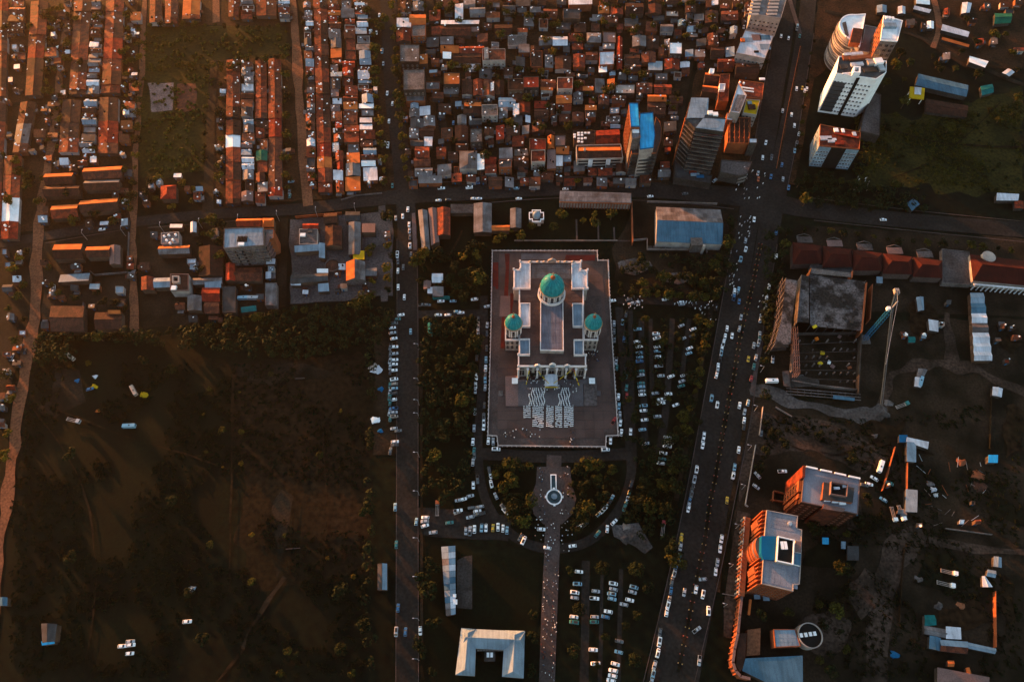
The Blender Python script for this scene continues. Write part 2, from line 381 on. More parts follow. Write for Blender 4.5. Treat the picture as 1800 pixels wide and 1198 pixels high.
# access track of the building site and the eastern dirt roads
ribbon('dirt_track', [(1545,722,26),(1556,690,20),(1566,662,16),(1590,644,18),(1640,638,20),(1690,646,28),(1740,660,22),(1800,690,16),(1900,740,14)], 'track', .05, 3)
ribbon('dirt_track', [(1318,690,18),(1348,690,26),(1400,708,22),(1470,722,22),(1530,730,30),(1550,712,20)], 'gdirt', .05, 2.6)
ribbon('dirt_track', [(1664,550,12),(1668,600,16),(1677,640,34)], 'track', .054, 1.5)
ribbon('dirt_track', [(1625,940,34),(1580,960,40),(1560,1010,38),(1550,1080,36),(1540,1240,40)], 'track', .05, 3)
ribbon('dirt_track', [(1600,945,24),(1700,960,16),(1820,975,12)], 'track', .046, 1.5)
ribbon('dirt_track', [(500,1012,5),(470,1060,6),(440,1110,6),(428,1140,5)], 'ddirt', .05, 1)
ribbon('sidewalk', [(1406,60,7),(1388,0,7)], 'pave', .05)
ribbon('sidewalk', [(1440,60,8),(1424,150,9),(1406,250,9),(1392,325,9)], 'verge', .07, .5)
ribbon('sidewalk', [(1338,590,8),(1322,690,8)], 'pave', .07, .4)
ribbon('sidewalk', [(1318,700,8),(1300,800,8),(1290,860,8),(1276,940,7),(1262,1040,7)], 'verge', .07, .5)
ribbon('sidewalk', [(1308,900,22),(1296,980,24),(1284,1060,22),(1278,1120,12)], 'track', .05, .3)
ribbon('sidewalk', [(662,40,6),(672,150,7),(683,260,7),(688,325,7)], 'verge', .07, .6)
ribbon('sidewalk', [(727,375,6),(730,440,7)], 'pave2', .07, .3)
ribbon('footpath', [(790,450,4),(806,420,4),(812,405,4)], 'verge', .07, .3)
ribbon('footpath', [(1013,386,3),(1014,422,3)], 'pave', .07)
ribbon('footpath', [(1051,386,3),(1052,422,3)], 'pave', .07)
ribbon('footpath', [(1079,400,3),(1080,422,3)], 'pave', .07)
ribbon('footpath', [(905,424,3),(1000,423,3),(1108,424,3)], 'pave', .074)
# median of the avenue, with striped kerb blocks and bollards
med=[(1408,82),(1386,190),(1366,297)]
med2=[(1336,430),(1323,500),(1308,560),(1299,600),(1290,660),(1281,700),(1270,760),(1257,840),(1246,890),(1240,940),(1228,1000),(1212,1080),(1192,1180)]
ribbon('median', [(x,y,4) for x,y in med], 'verge', .12)
ribbon('median', [(x,y,5) for x,y in med2], 'ddirt', .12)
ribbon('kerb', [(x-1.5,y,1.0) for x,y in med], 'brick', .16)

for pts in ([(1360,60),(1343,150),(1326,250),(1306,325)],[(1287,430),(1256,600),(1230,740),(1199,900),(1166,1050),(1130,1200)],[(1366,430),(1338,600),(1319,740),(1291,880),(1267,1000),(1220,1200)],[(1430,60),(1416,150),(1400,250),(1385,325)],
    [(733,420),(735,600),(735,900),(736,1200)],[(698,420),(698,600),(697,900),(696,1200)],[(860,357),(980,349),(1100,352),(1190,357),(1290,368)],[(730,322),(850,319),(1000,312),(1170,317)],[(1430,388),(1600,406),(1800,426)],[(1420,348),(1600,370),(1800,390)],[(80,428),(220,404)],[(260,401),(480,384)]):
    ribbon('kerb',[(x,y,1.3) for x,y in pts],'pave',.12)
for pts in ([(1262,470,9),(1240,600,8),(1215,740,8),(1188,880,8)],[(740,600,5),(741,900,5),(742,1190,5)]): ribbon('sidewalk',pts,'ddirt',.05,.3)
# rough ground in the eastern plots
rr_=random.Random(3)
for x,y,w_,h_,m in ((1560,760,50,30,'brown'),(1460,980,50,30,'soil'),(1480,1090,40,40,'brown'),(1660,1010,60,40,'soil'),(1700,1080,50,30,'brown'),(1620,560,30,40,'brown'),(1780,760,30,60,'brown'),(1780,900,40,30,'soil'),(1440,700,60,10,'soil'),(1400,870,20,20,'ddirt'),(1500,890,16,30,'track'),(1520,1040,30,60,'track'),(1450,1110,60,40,'track'),(1470,790,40,14,'track'),(1230,500,40,20,'brown'),(1110,470,30,16,'gdirt'),(1190,490,34,12,'gdirt'),(1170,800,20,14,'brown'),(1780,600,20,30,'brown'),(1660,1150,20,10,'brown'),(1770,1050,20,60,'brown')):
    patch('rough_ground',[(x+w_*math.cos(t/9*6.283)*rr_.uniform(.6,1.1),y+h_*math.sin(t/9*6.283)*rr_.uniform(.6,1.1)) for t in range(9)],m,0,3)

for pts in ([(640,640,2),(560,760,2),(520,860,2.5),(505,1010,2)],[(410,640,2),(408,800,3),(404,1040,2)],[(100,720,3),(200,760,2),(330,800,2),(410,830,2)],[(60,720,3),(140,840,2),(170,1000,2),(150,1180,2)],[(430,1140,2),(380,1200,3)],[(560,650,1.5),(575,900,1.5),(560,1020,1.5)],[(1340,760,2),(1450,800,2),(1540,780,2),(1640,800,2)],[(1450,920,3),(1560,940,2)],[(1500,200,2),(1640,250,2),(1800,260,2)],[(1560,320,2),(1660,270,2),(1760,180,2)]):
    ribbon('footpath',pts,'brown',.05,.8)
# ------------------------------------------------------------ building helpers
def offset(poly, d):                   # d > 0 shrinks a counter-clockwise polygon
    n=len(poly); out=[]
    for i in range(n):
        p0=Vector(poly[i-1][:2]); p1=Vector(poly[i][:2]); p2=Vector(poly[(i+1)%n][:2])
        a=(p1-p0).normalized(); b=(p2-p1).normalized()
        na=Vector((-a.y,a.x)); nb=Vector((-b.y,b.x)); k=na+nb
        k=k/max(.3,(1+na.dot(nb)))
        q=p1+k*d; out.append(Vector((q.x,q.y,0)))
    return out
def ccw(W):
    return list(reversed(W)) if area(W)<0 else list(W)
def ring(mb, W, wd, z0, z1, m):
    W=ccw(W); I=offset(W, wd); n=len(W)
    for i in range(n):
        j=(i+1)%n
        mb.add([(W[i].x,W[i].y,z0),(W[j].x,W[j].y,z0),(I[j].x,I[j].y,z0),(I[i].x,I[i].y,z0),
                (W[i].x,W[i].y,z1),(W[j].x,W[j].y,z1),(I[j].x,I[j].y,z1),(I[i].x,I[i].y,z1)],
               [[0,1,5,4],[2,3,7,6],[4,5,6,7]], m)
WIN={}
def win_mesh(fr, gl, arch=False):
    k=(fr,gl,arch)
    if k in WIN: return WIN[k]
    mb=MB()
    mb.box((0,-.03,.5), .86,.06,.86, gl)
    for x,z,sx,sz in ((-.46,.5,.08,1),(.46,.5,.08,1),(0,.04,.84,.08),(0,.96,.84,.08),(0,.5,.06,.84)):
        mb.box((x,-.07,z), sx,.14,sz, fr)
    if arch: mb.add([(-.5,-.10,1.0),(.5,-.10,1.0),(.3,-.10,1.22),(0,-.10,1.3),(-.3,-.10,1.22)], [[0,1,2,3,4]], gl)
    WIN[k]=mb.mesh('window'); return WIN[k]
def windows(root, a, b, zs, n, ww, wh, fr='cream', gl='glass', arch=False, name='window', skip=()):
    """windows in the wall that runs a -> b, seen with a at the left from outside"""
    a=Vector((a[0],a[1],0)); b=Vector((b[0],b[1],0)); d=(b-a); L=d.length; d.normalize()
    rz=math.atan2(d.y,d.x); o=wloc(root); me=win_mesh(fr,gl,arch)
    for k,z in enumerate(zs):
        for i in range(n):
            if (i,k) in skip: continue
            p=a+d*(L*(i+.5)/n)
            w_=link(name, me, root); w_.location=Vector((p.x,p.y,z))-o; w_.rotation_euler=(0,0,rz); w_.scale=(ww,1.6,wh)
def panels(root, p0, pu, pv, nu, nv, m, name='roof_panel', th=.12, gap=.10):
    u=pu-p0; v=pv-p0; du=u/nu; dv=v/nv; nrm=u.cross(v).normalized()
    if nrm.z<0: nrm=-nrm
    a=du*(gap/du.length/2); b=dv*(gap/dv.length/2)
    mb=MB(); q=[a+b, du-a+b, du+dv-a-b, dv+a-b]
    vs=[tuple(x) for x in q]+[tuple(x+nrm*th) for x in q]
    mb.add(vs, [[4,5,6,7],[0,1,5,4],[1,2,6,5],[2,3,7,6],[3,0,4,7]], m)
    if u.cross(v).z<0: mb.f=[list(reversed(f)) for f in mb.f]
    me=mb.mesh(name); o=wloc(root)
    for i in range(nu):
        for j in range(nv):
            q=link(name, me, root); q.location=p0+du*i+dv*j+nrm*R.uniform(0,.05)-o
def block(root, pts, h, wall, roof, par=.8, parm=None, pw=.35, z0=0.0, roofname='roof'):
    W=ccw([G(x,y,h) for x,y in pts]); rh=h-par
    mb=MB(); mb.prism(W, z0, rh if par else h-.1, wall, top=False); mb.obj('wall', root)
    mb=MB(); mb.poly([(p.x,p.y,rh-.02 if par else h) for p in (offset(W,.05) if par else offset(W,-.3))], roof)
    if not par: mb.prism(offset(W,-.3), h-.12, h-.02, roof, top=False)
    mb.obj(roofname, root)
    if par:
        mb=MB(); ring(mb, offset(W,-.04), pw, rh-.25, h, parm or wall); mb.obj('parapet', root)
    return [G(x,y,h) for x,y in pts]
def root_at(name, label, cat, pts, h, group=None):
    W=[G(x,y,h) for x,y in pts]; c=sum(W, Vector())/len(W)
    return empty(name, label, cat, (c.x,c.y,0), group=group)
def box_on(root, name, px, py, z, sx, sy, sz, m, rz=0):
    p=G(px,py,z+sz); mb=MB(); mb.box((p.x,p.y,0), sx,sy,sz, m, rz, z0=z); return mb.obj(name, root)
def lid(pts,h,m,name,root,th=.3):
    mb=MB(); mb.prism([G(x,y,h) for x,y in pts], h-th, h, m, bottom=True); return mb.obj(name, root)

# ------------------------------------------------------------ terrace
TZ=1.3
tp=[(865,441),(1050,441),(1051,458),(1069,458),(1073,545),(1087,766),(1066,767),(1065,786),(875,784),(873,767),(857,766),(862,600)]
W=ccw([G(x,y,TZ) for x,y in tp])
ter=empty('terrace','broad brown paved church terrace edged with a pale balustrade','terrace',(W[0].x,W[0].y,0))
mb=MB(); mb.prism(W,0,TZ-.12,'pave',top=False); mb.poly([(p.x,p.y,TZ-.12) for p in W],'pave'); mb.obj('base',ter)
mb=MB(); ring(mb, offset(W,-.02), .5, TZ+.5, TZ+.95, 'rail'); mb.obj('handrail',ter)
post=MB(); post.box((0,0,.6),.6,.6,1.3,'rail'); pm=post.mesh('post')
for i in range(len(W)):
    a,b=W[i],W[(i+1)%len(W)]; k=max(1,int((b-a).length/2.6))
    for j in range(k):
        p=a.lerp(b,j/k); q=link('post',pm,ter); q.location=Vector((p.x,p.y,TZ-.1))-wloc(ter)
# paving slabs of the terrace, each a piece
slabm={}
def inside(p, poly):
    c=False; n=len(poly)
    for i in range(n):
        a=poly[i]; b=poly[i-1]
        if (a.y>p.y)!=(b.y>p.y) and p.x<(b.x-a.x)*(p.y-a.y)/(b.y-a.y)+a.x: c=not c
    return c
Wi=offset(W,.5); xs=[p.x for p in W]; ys=[p.y for p in W]; ST=5.6
for kname in ('pave','pave','churchr'): pass
def slab(m):
    if m not in slabm:
        mb=MB(); mb.box((0,0,.05),ST-.10,ST-.10,.10,m); slabm[m]=mb.mesh('paving_slab')
    return slabm[m]
M['paveb']=mat('brown_paving',(.082,.051,.045),(.054,.036,.032),scale=.06,detail=7,fine=.15,rnd=.10)
nx=int((max(xs)-min(xs))/ST)+1; ny=int((max(ys)-min(ys))/ST)+1
for i in range(nx):
    for j in range(ny):
        c=Vector((min(xs)+(i+.5)*ST, min(ys)+(j+.5)*ST,0))
        if all(inside(c+Vector((dx,dy,0)),Wi) for dx in (-2.7,2.7) for dy in (-2.7,2.7)):
            q=link('paving_slab', slab('paveb'), ter); q.location=Vector((c.x,c.y,TZ-.11+R.uniform(0,.015)))-wloc(ter)
for pts,m in (([(865,461),(876,461),(876,508),(871,508),(871,503),(866,503)],'redtl'),([(887,446),(896,446),(893,520),(886,520),(889,470)],'redtl'),
              ([(995,448),(1046,448),(1046,458),(992,458)],'redtl'),([(916,446),(968,446),(968,456),(916,456)],'pave3'),
              ([(880,520),(897,520),(897,556),(878,556)],'pave2'),([(1026,520),(1056,520),(1058,558),(1052,558),(1040,540),(1026,534)],'pave'),
              ([(897,515),(905,515),(899,552),(897,552)],'redtl'),([(882,557),(887,557),(888,612),(880,612)],'redtl'),([(866,557),(880,557),(878,640),(864,640)],'pave')):
    mb=MB(); mb.poly([(p.x,p.y,TZ+.035) for p in ccw([G(x,y,TZ) for x,y in pts])],m); mb.obj('paving_band',ter)
# front podium with steps
pod=empty('podium','low stone podium with steps in front of the church doors','podium',tuple(G(970,690)))
for pts,m,z in (([(888,661),(911,660),(911,713),(889,713)],'pave2',2.0),([(911,672),(1025,672),(1026,713),(911,713)],'pave3',2.02),([(1026,661),(1049,662),(1050,713),(1027,713)],'yard',1.98)):
    mb=MB(); mb.prism([G(x,y,z) for x,y in pts],TZ-.2,z,m); mb.obj('platform',pod)
for k in range(4):
    mb=MB(); a=G(905,668+k*1.6,2.6-k*.15); b=G(1034,668+k*1.6,2.6-k*.15)
    mb.box(((a.x+b.x)/2,(a.y+b.y)/2,0),b.x-a.x,1.0,2.6-k*.15-TZ,'pave3',z0=TZ-.05); mb.obj('step',pod)
for x,m in ((880,'conc'),(1053,'pave3')):
    p=G(x if x<900 else 1052,691,1.6); mb=MB(); mb.box((p.x,p.y,0),2.6,3.4,.6,m,z0=TZ-.1); mb.obj('side_step',pod)

# ------------------------------------------------------------ the church
ch=empty('church','large cream church with three teal domes and a cross plan','church',tuple(G(970,560)))
HB=15.0
body=[(914,459),(1021.5,459),(1021.5,474),(1033,474),(1033,507),(1026,508),(1026,623),(1030,624),(1030,643.5),(911,643),(911,623),(912.5,622),(912.5,508),(903,507),(903,473),(914,473)]
W=ccw([G(x,y,HB) for x,y in body]); base=W
mb=MB(); mb.prism(W,TZ,HB-1.0,'cream',top=False); mb.obj('wall',ch)
mb=MB(); mb.poly([(p.x,p.y,HB-1.05) for p in offset(W,.05)],'churchr'); mb.obj('roof',ch)
mb=MB(); ring(mb,offset(W,-.15),.75,HB-1.3,HB,'stone'); mb.obj('parapet',ch)
def raised(pts,z,z0,wall,roof,par=.6,nu=0,nv=0,pm='stone',pw=.5):
    Wr=[G(x,y,z) for x,y in pts]; Wc=ccw(Wr)
    mb=MB(); mb.prism(Wc,z0,z-par,wall,top=False); mb.obj('wall',ch)
    mb=MB(); mb.poly([(p.x,p.y,z-par-.15) for p in offset(Wc,.05)],roof); mb.obj('roof',ch)
    mb=MB(); ring(mb,offset(Wc,-.03),pw,z-par-.3,z,pm); mb.obj('parapet',ch)
    if nu:
        p0,p1,p3=Wr[0],Wr[1],Wr[3]
        s=Vector((0,0,-par-.12)); a=(p1-p0).normalized()*.55; b=(p3-p0).normalized()*.55
        panels(ch,p0+s+a+b,p1+s-a+b,p3+s+a-b,nu,nv,roof,th=.08)
raised([(950,520),(990,520),(991,616),(949.5,615)],18,HB-1.05,'cream','navroof',.7,3,8)
raised([(915,460.5),(932.5,462),(932.5,507),(904,506.5),(904,474),(915,474)],15.6,HB-1.05,'stone','wroof',.6)
raised([(1004.5,462),(1020.5,460.5),(1020.5,475),(1032,475),(1032,506.5),(1005,507)],15.6,HB-1.05,'stone','wroof',.6)
raised([(914,532),(932,532),(932,573),(914,573)],16.2,HB-1.05,'stone','wroof',.9,2,4)
raised([(1006,532.5),(1024.5,532.5),(1024.5,573.5),(1007,573)],16.2,HB-1.05,'stone','bluer',.9,2,4)
raised([(913,595),(931.5,594.5),(931.5,623),(913,623)],16.2,HB-1.05,'stone','bluer',1.4)
raised([(1008.5,596),(1026,596),(1026,623.5),(1009,623.5)],16.2,HB-1.05,'stone','bluer',1.4)
for px in (914.5,916):
    pass
M['chpale']=mat('church_pale_roof',(.135,.105,.10),(.095,.065,.058),scale=.15,detail=8,fine=.2)
for q,nu,nv in (([(934,464),(1003,464),(1003,490),(934,490)],8,3),([(914,509.5),(943,509.5),(943,530),(914,530)],4,3),([(997,509.5),(1025,509.5),(1025,530),(997,530)],4,3),
                ([(934,531),(948,531),(948,622),(933,622)],2,8),([(992.5,531),(1005,531),(1007,622),(993,622)],2,8),([(913,626),(1029,626),(1029,641),(913,641)],12,2)):
    Q=[G(x,y,HB-1.0) for x,y in q]; panels(ch,Q[0],Q[1],Q[3],nu,nv,'chpale' if q[0][1]==464 else 'churchr',th=.08,gap=.14)
# ornate north gable and its scrolls, three small south gables
def gab(px,py,wd,hh,m='stone',inner=None,nm='gable'):
    p=G(px,py,HB); mb=MB(); w2=wd/2
    for y0,y1,k,mm in ((-.45,.45,1.0,m),)+(((-.62,.62,.7,inner),) if inner else ()):
        pts=[(-w2*k,0),(w2*k,0),(w2*k,hh*.55*k),(w2*.55*k,hh*.8*k),(0,hh*k),(-w2*.55*k,hh*.8*k),(-w2*k,hh*.55*k)]
        n=len(pts); vs=[(p.x+x,p.y+y0,HB-.6+z) for x,z in pts]+[(p.x+x,p.y+y1,HB-.6+z) for x,z in pts]
        mb.add(vs,[list(range(n)),list(range(2*n-1,n-1,-1))]+[[i,n+i,n+(i+1)%n,(i+1)%n] for i in range(n)],mm)
    mb.obj(nm,ch)
gab(970,460,5.2,4.2,'cream'); 
for px in (932,946,957,983,994,1007): gab(px,460.5,2.4,1.8,'cream',nm='scroll')
gab(971,643,3.8,4.4,'stone','bluer'); gab(945,643,3.4,2.8,'stone','bluer'); gab(997,643.5,3.4,2.8,'stone','bluer')
# corner pedestals along the parapet
ped=MB(); ped.box((0,0,.7),1.1,1.1,1.4,'stone'); ped.box((0,0,1.5),.6,.6,.5,'stone'); pdm=ped.mesh('pedestal')
for i,p in enumerate(base):
    q=link('pedestal',pdm,ch); q.location=Vector((p.x,p.y,HB-.5))-wloc(ch)
# doors, windows and columns
sw=[G(911,643,HB),G(1030,643.5,HB)]
windows(ch,sw[0],sw[1],[2.4],9,3.4,8.2,'cream','glass',True)  # windows enlarged so their dark glass stands for the shaded recess
windows(ch,sw[0],sw[1],[11.2],9,1.6,1.3,'cream','glass')
col=MB(); col.lathe((0,0,0),[(.75,0),(.75,.5),(.55,.6),(.5,10.5),(.8,11),(.8,11.6)],'stone',10); colm=col.mesh('column')
for i in range(8):
    p=sw[0].lerp(sw[1],(i+.0)/7); q=link('column',colm,ch); q.location=Vector((p.x,p.y-1.2,TZ+.9))-wloc(ch)
for t in (.5,.22,.78):
    p=sw[0].lerp(sw[1],t); mb=MB(); mb.box((p.x,p.y-.15,0),3.0,.35,4.4,'black',z0=TZ+.7); mb.obj('door',ch)
for i in range(len(base)):
    a,b=base[i],base[(i+1)%len(base)]
    if (b-a).length>12 and not (abs(a.x-b.x)>30 and a.y<240): windows(ch,a,b,[4.5,9.8],max(2,int((b-a).length/5)),1.5,3.0,'stone','glass',True)
# tower blocks, domes
def dome(px,py,zb,rr,drum,hd,rb,colors,cross=3.2,base_ring=False):
    c=G(px,py,zb); d=empty('dome','', 'x',(c.x,c.y,zb)); del d['label']; del d['category']
    d.parent=ch; d.location=Vector((c.x,c.y,zb))-wloc(ch)
    def sub(mb,nm,sm=False): return mb.obj(nm,d,smooth=sm,local=True)
    if base_ring:
        mb=MB(); mb.lathe((0,0,-.4),[(rb,0),(rb,1.9),(rb-.9,1.9),(rb-.9,.6)],'stone',40,cap=False); sub(mb,'ring_wall')
        mb=MB(); mb.lathe((0,0,-.4),[(rb-.95,.0),(rb-.95,.7)],'black',32); sub(mb,'gutter')
    mb=MB(); mb.lathe((0,0,-.5),[(rr*1.0,0),(rr,drum*.95+.5)],'cream',36); sub(mb,'drum')
    mb=MB(); mb.lathe((0,0,drum-.25),[(rr+.1,0),(rr+.75,.25),(rr+.75,.7),(rr+.1,.9)],'gold',36,cap=False); sub(mb,'cornice')
    prof=[(rr*1.06*math.cos(t)**.9 if t<1.5 else .5, hd*math.sin(t)) for t in [i*math.pi/2/12 for i in range(12)]]+[(.55,hd)]
    mb=MB(); mb.lathe((0,0,drum+.4),prof,'dome',48); sub(mb,'cupola',True)
    n=16; rib=MB()
    for i in range(len(prof)-1):
        (r0,z0),(r1,z1)=prof[i],prof[i+1]
        rib.bar((r0+.05,0,drum+.4+z0),(r1+.05,0,drum+.4+z1),.13 if rr>5 else .10,'ribm',4)
    rm=rib.mesh('rib')
    for k in range(n):
        q=link('rib',rm,d); q.rotation_euler=(0,0,2*math.pi*k/n)
    wm=MB(); wm.box((rr,0,0),.3,rr*.24,drum*.62,'glass',z0=drum*.18); wm.box((rr+.05,0,0),.35,rr*.32,.25,'stone',z0=drum*.82); wmm=wm.mesh('window')
    cm=MB(); cm.lathe((rr+.12,0,0),[(.34 if rr>5 else .28,0),(.3 if rr>5 else .24,drum*.9)],'stone',8); cmm=cm.mesh('column')
    n2=12 if rr>5 else 8
    for k in range(n2):
        q=link('window',wmm,d); q.rotation_euler=(0,0,2*math.pi*(k+.0)/n2-math.pi/2)
        for dd in (-.32,.32):
            q=link('column',cmm,d); q.rotation_euler=(0,0,2*math.pi*(k+.5+dd*.5)/n2-math.pi/2)
    mb=MB(); mb.lathe((0,0,drum+.4+hd-.3),[(rr*.16,0),(rr*.16,1.2),(rr*.22,1.3),(rr*.1,2.1),(.12,2.4),(.1,3)],'terra',12); sub(mb,'lantern')
    mb=MB(); z=drum+hd+2.8; mb.box((0,0,0),.28,.28,cross,'gold',z0=z); mb.box((0,0,0),cross*.6,.26,.28,'gold',z0=z+cross*.55); sub(mb,'cross')
    return d
r0=20.0/PX(970,505,26)
dome(969.5,517,18,r0,7.6,9.5,24.3/PX(969.5,516,18),None,3.6,True)
for px,bx,sx in ((902.5,(888,913),1),(1040.5,(1026,1051.5),-1)):
    pts=[(bx[0],566),(bx[1],566),(bx[1],597),(bx[0],597)]
    Wt=ccw([G(x,y,HB) for x,y in pts])
    mb=MB(); mb.prism(Wt,TZ,HB-.9,'cream',top=False); mb.obj('tower_base',ch)
    mb=MB(); mb.poly([(p.x,p.y,HB-.95) for p in Wt],'churchr'); mb.obj('roof',ch)
    mb=MB(); ring(mb,offset(Wt,-.1),.7,HB-1.2,HB,'stone'); mb.obj('parapet',ch)
    s_=sorted(Wt,key=lambda p:p.y)[:2]; s_.sort(key=lambda p:p.x)
    windows(ch,s_[0],s_[1],[4.0,9.5],3,1.5,3.2,'cream','glass',True)
    dome(px,581.5,HB-.9,4.7,9.0,6.6,5,None,2.8)
# canopy before the door, bunting, flag
cp=empty('door_canopy','pale blue arched canopy over the church door','canopy',tuple(G(969,668)))
mb=MB(); nseg=10; a=G(957.5,657,7); b=G(981,678,7); 
for i in range(nseg):
    t0=math.pi*i/nseg; t1=math.pi*(i+1)/nseg; cx=(a.x+b.x)/2; rw=(b.x-a.x)/2
    mb.add([(cx-rw*math.cos(t0),a.y,5.6+1.5*math.sin(t0)),(cx-rw*math.cos(t1),a.y,5.6+1.5*math.sin(t1)),(cx-rw*math.cos(t1),b.y,5.6+1.5*math.sin(t1)),(cx-rw*math.cos(t0),b.y,5.6+1.5*math.sin(t0))],[[0,1,2,3]],'wroof')
mb.obj('arched_roof',cp)
mb=MB(); mb.box(((a.x+b.x)/2,b.y-.05,0),b.x-a.x,.2,.9,'yel',z0=4.9); mb.obj('front_banner',cp)
for x in (a.x+.3,b.x-.3):
    for y in (a.y-.3,b.y+.3): 
        mb=MB(); mb.bar((x,y,TZ),(x,y,5.7),.14,'white',6); mb.obj('post',cp)
for i,(x0,y0,x1,y1,lb) in enumerate(((931,647,925,675,'outer yellow bunting hanging down left of the church door'),(944,649,965,674,'yellow bunting slanting from the left gable to the canopy'),(1008,647,972,674,'yellow bunting slanting from the right gable to the canopy'),(1009,650,1018,677,'outer yellow bunting hanging down right of the church door'))):
    p=G(x0,y0,13.5); q=G(x1,y1,6.8 if i in (1,2) else 2.4); mb=MB()
    for k in range(9):
        a1=p.lerp(q,k/9); b1=p.lerp(q,(k+1)/9); s1=-.9*math.sin(math.pi*k/9); s2=-.9*math.sin(math.pi*(k+1)/9)
        mb.bar((a1.x,a1.y,a1.z+s1),(b1.x,b1.y,b1.z+s2),.30 if i in (0,3) else .22,'yel' if k%3 else ('green' if k%2 else 'redr'),4)
    tag(mb.obj('bunting'),lb,'bunting','bunting on the church front')
for px,side in ((905,'left'),(1040,'right')):
    k=empty('kiosk','small white kiosk on the %s end of the church podium'%side,'kiosk',tuple(G(px,672,2)),group='kiosks on the podium')
    mb=MB(); mb.box((0,0,0),2.6,2.2,2.2,'cream',z0=.0); mb.obj('wall',k,local=True)
    mb=MB(); mb.box((0,0,0),3.5,3.6,.3,'white',z0=2.2); mb.obj('roof',k,local=True)
    mb=MB(); mb.box((0,-1.12,0),1.4,.08,1.0,'glass',z0=.9); mb.obj('counter_window',k,local=True)
# fountain and basin
fo=empty('fountain','round fountain with a long basin on the promenade','fountain',tuple(G(974,872)))
c=G(974,873,.6); r=14.3/PX(974,873)
mb=MB(); mb.lathe((c.x,c.y,0),[(r,0),(r,.9),(r-.7,.9),(r-.7,.3)],'white',36,cap=False); mb.obj('rim',fo)
mb=MB(); mb.lathe((c.x,c.y,.0),[(r-.75,0),(r-.75,.5)],'water',36); mb.obj('water',fo)
mb=MB(); mb.lathe((c.x,c.y,0),[(1.0,0),(.5,.8),(.5,1.4),(1.7,2.0),(1.6,2.15),(.3,2.0),(.25,3.0),(.8,3.3),(.1,3.4)],'bluer',20); mb.obj('centre_bowl',fo)
q=[(967.5,833),(978,833),(978.5,860),(968,860)]
Wq=ccw([G(x,y,.9) for x,y in q]); mb=MB(); ring(mb,Wq,.5,0,.9,'white'); mb.obj('basin_rim',fo)
mb=MB(); mb.poly([(p.x,p.y,.4) for p in offset(Wq,.4)],'water'); mb.obj('basin_water',fo)
for ang in (0,90,180,270):
    mb=MB(); t=math.radians(ang); mb.box((c.x+r*math.cos(t),c.y+r*math.sin(t),0),1.2,1.2,1.5,'white',z0=0); mb.obj('pedestal',fo)
# ------------------------------------------------------------ large buildings
FOOT=[]                                # pixel boxes already built on, for the filler
def foot(pts): FOOT.append((min(p[0] for p in pts),min(p[1] for p in pts),max(p[0] for p in pts),max(p[1] for p in pts)))
def floors(h, z0=1.3, st=3.4, top=2.6): 
    out=[]; z=z0
    while z<h-top: out.append(z); z+=st
    return out
def bldg(name,label,pts,h,wall,roof,par=.8,parm=None,cat='building',group=None,s=None,wst=None,e=None,st=3.4,ww=1.5,wh=1.5,fr='cream',gl='glass',fp=True):
    if fp: foot(pts)
    r=root_at(name,label,cat,pts,h,group); W=block(r,pts,h,wall,roof,par,parm)
    zs=floors(h-par,st=st)
    if s: windows(r,W[3],W[2],zs,s,ww,wh,fr,gl)
    if wst: windows(r,W[0],W[3],zs,wst,ww,wh,fr,gl)
    if e: windows(r,W[2],W[1],zs,e,ww,wh,fr,gl)
    return r,W
def slab3(mb,P,th,m):
    n=len(P); nrm=(P[1]-P[0]).cross(P[2]-P[0]).normalized()
    if nrm.z<0: P=list(reversed(P)); nrm=-nrm
    vs=[tuple(p) for p in P]+[tuple(p-Vector((0,0,th))) for p in P]
    mb.add(vs,[list(range(n)),list(range(2*n-1,n-1,-1))]+[[i,n+i,n+(i+1)%n,(i+1)%n] for i in range(n)],m)
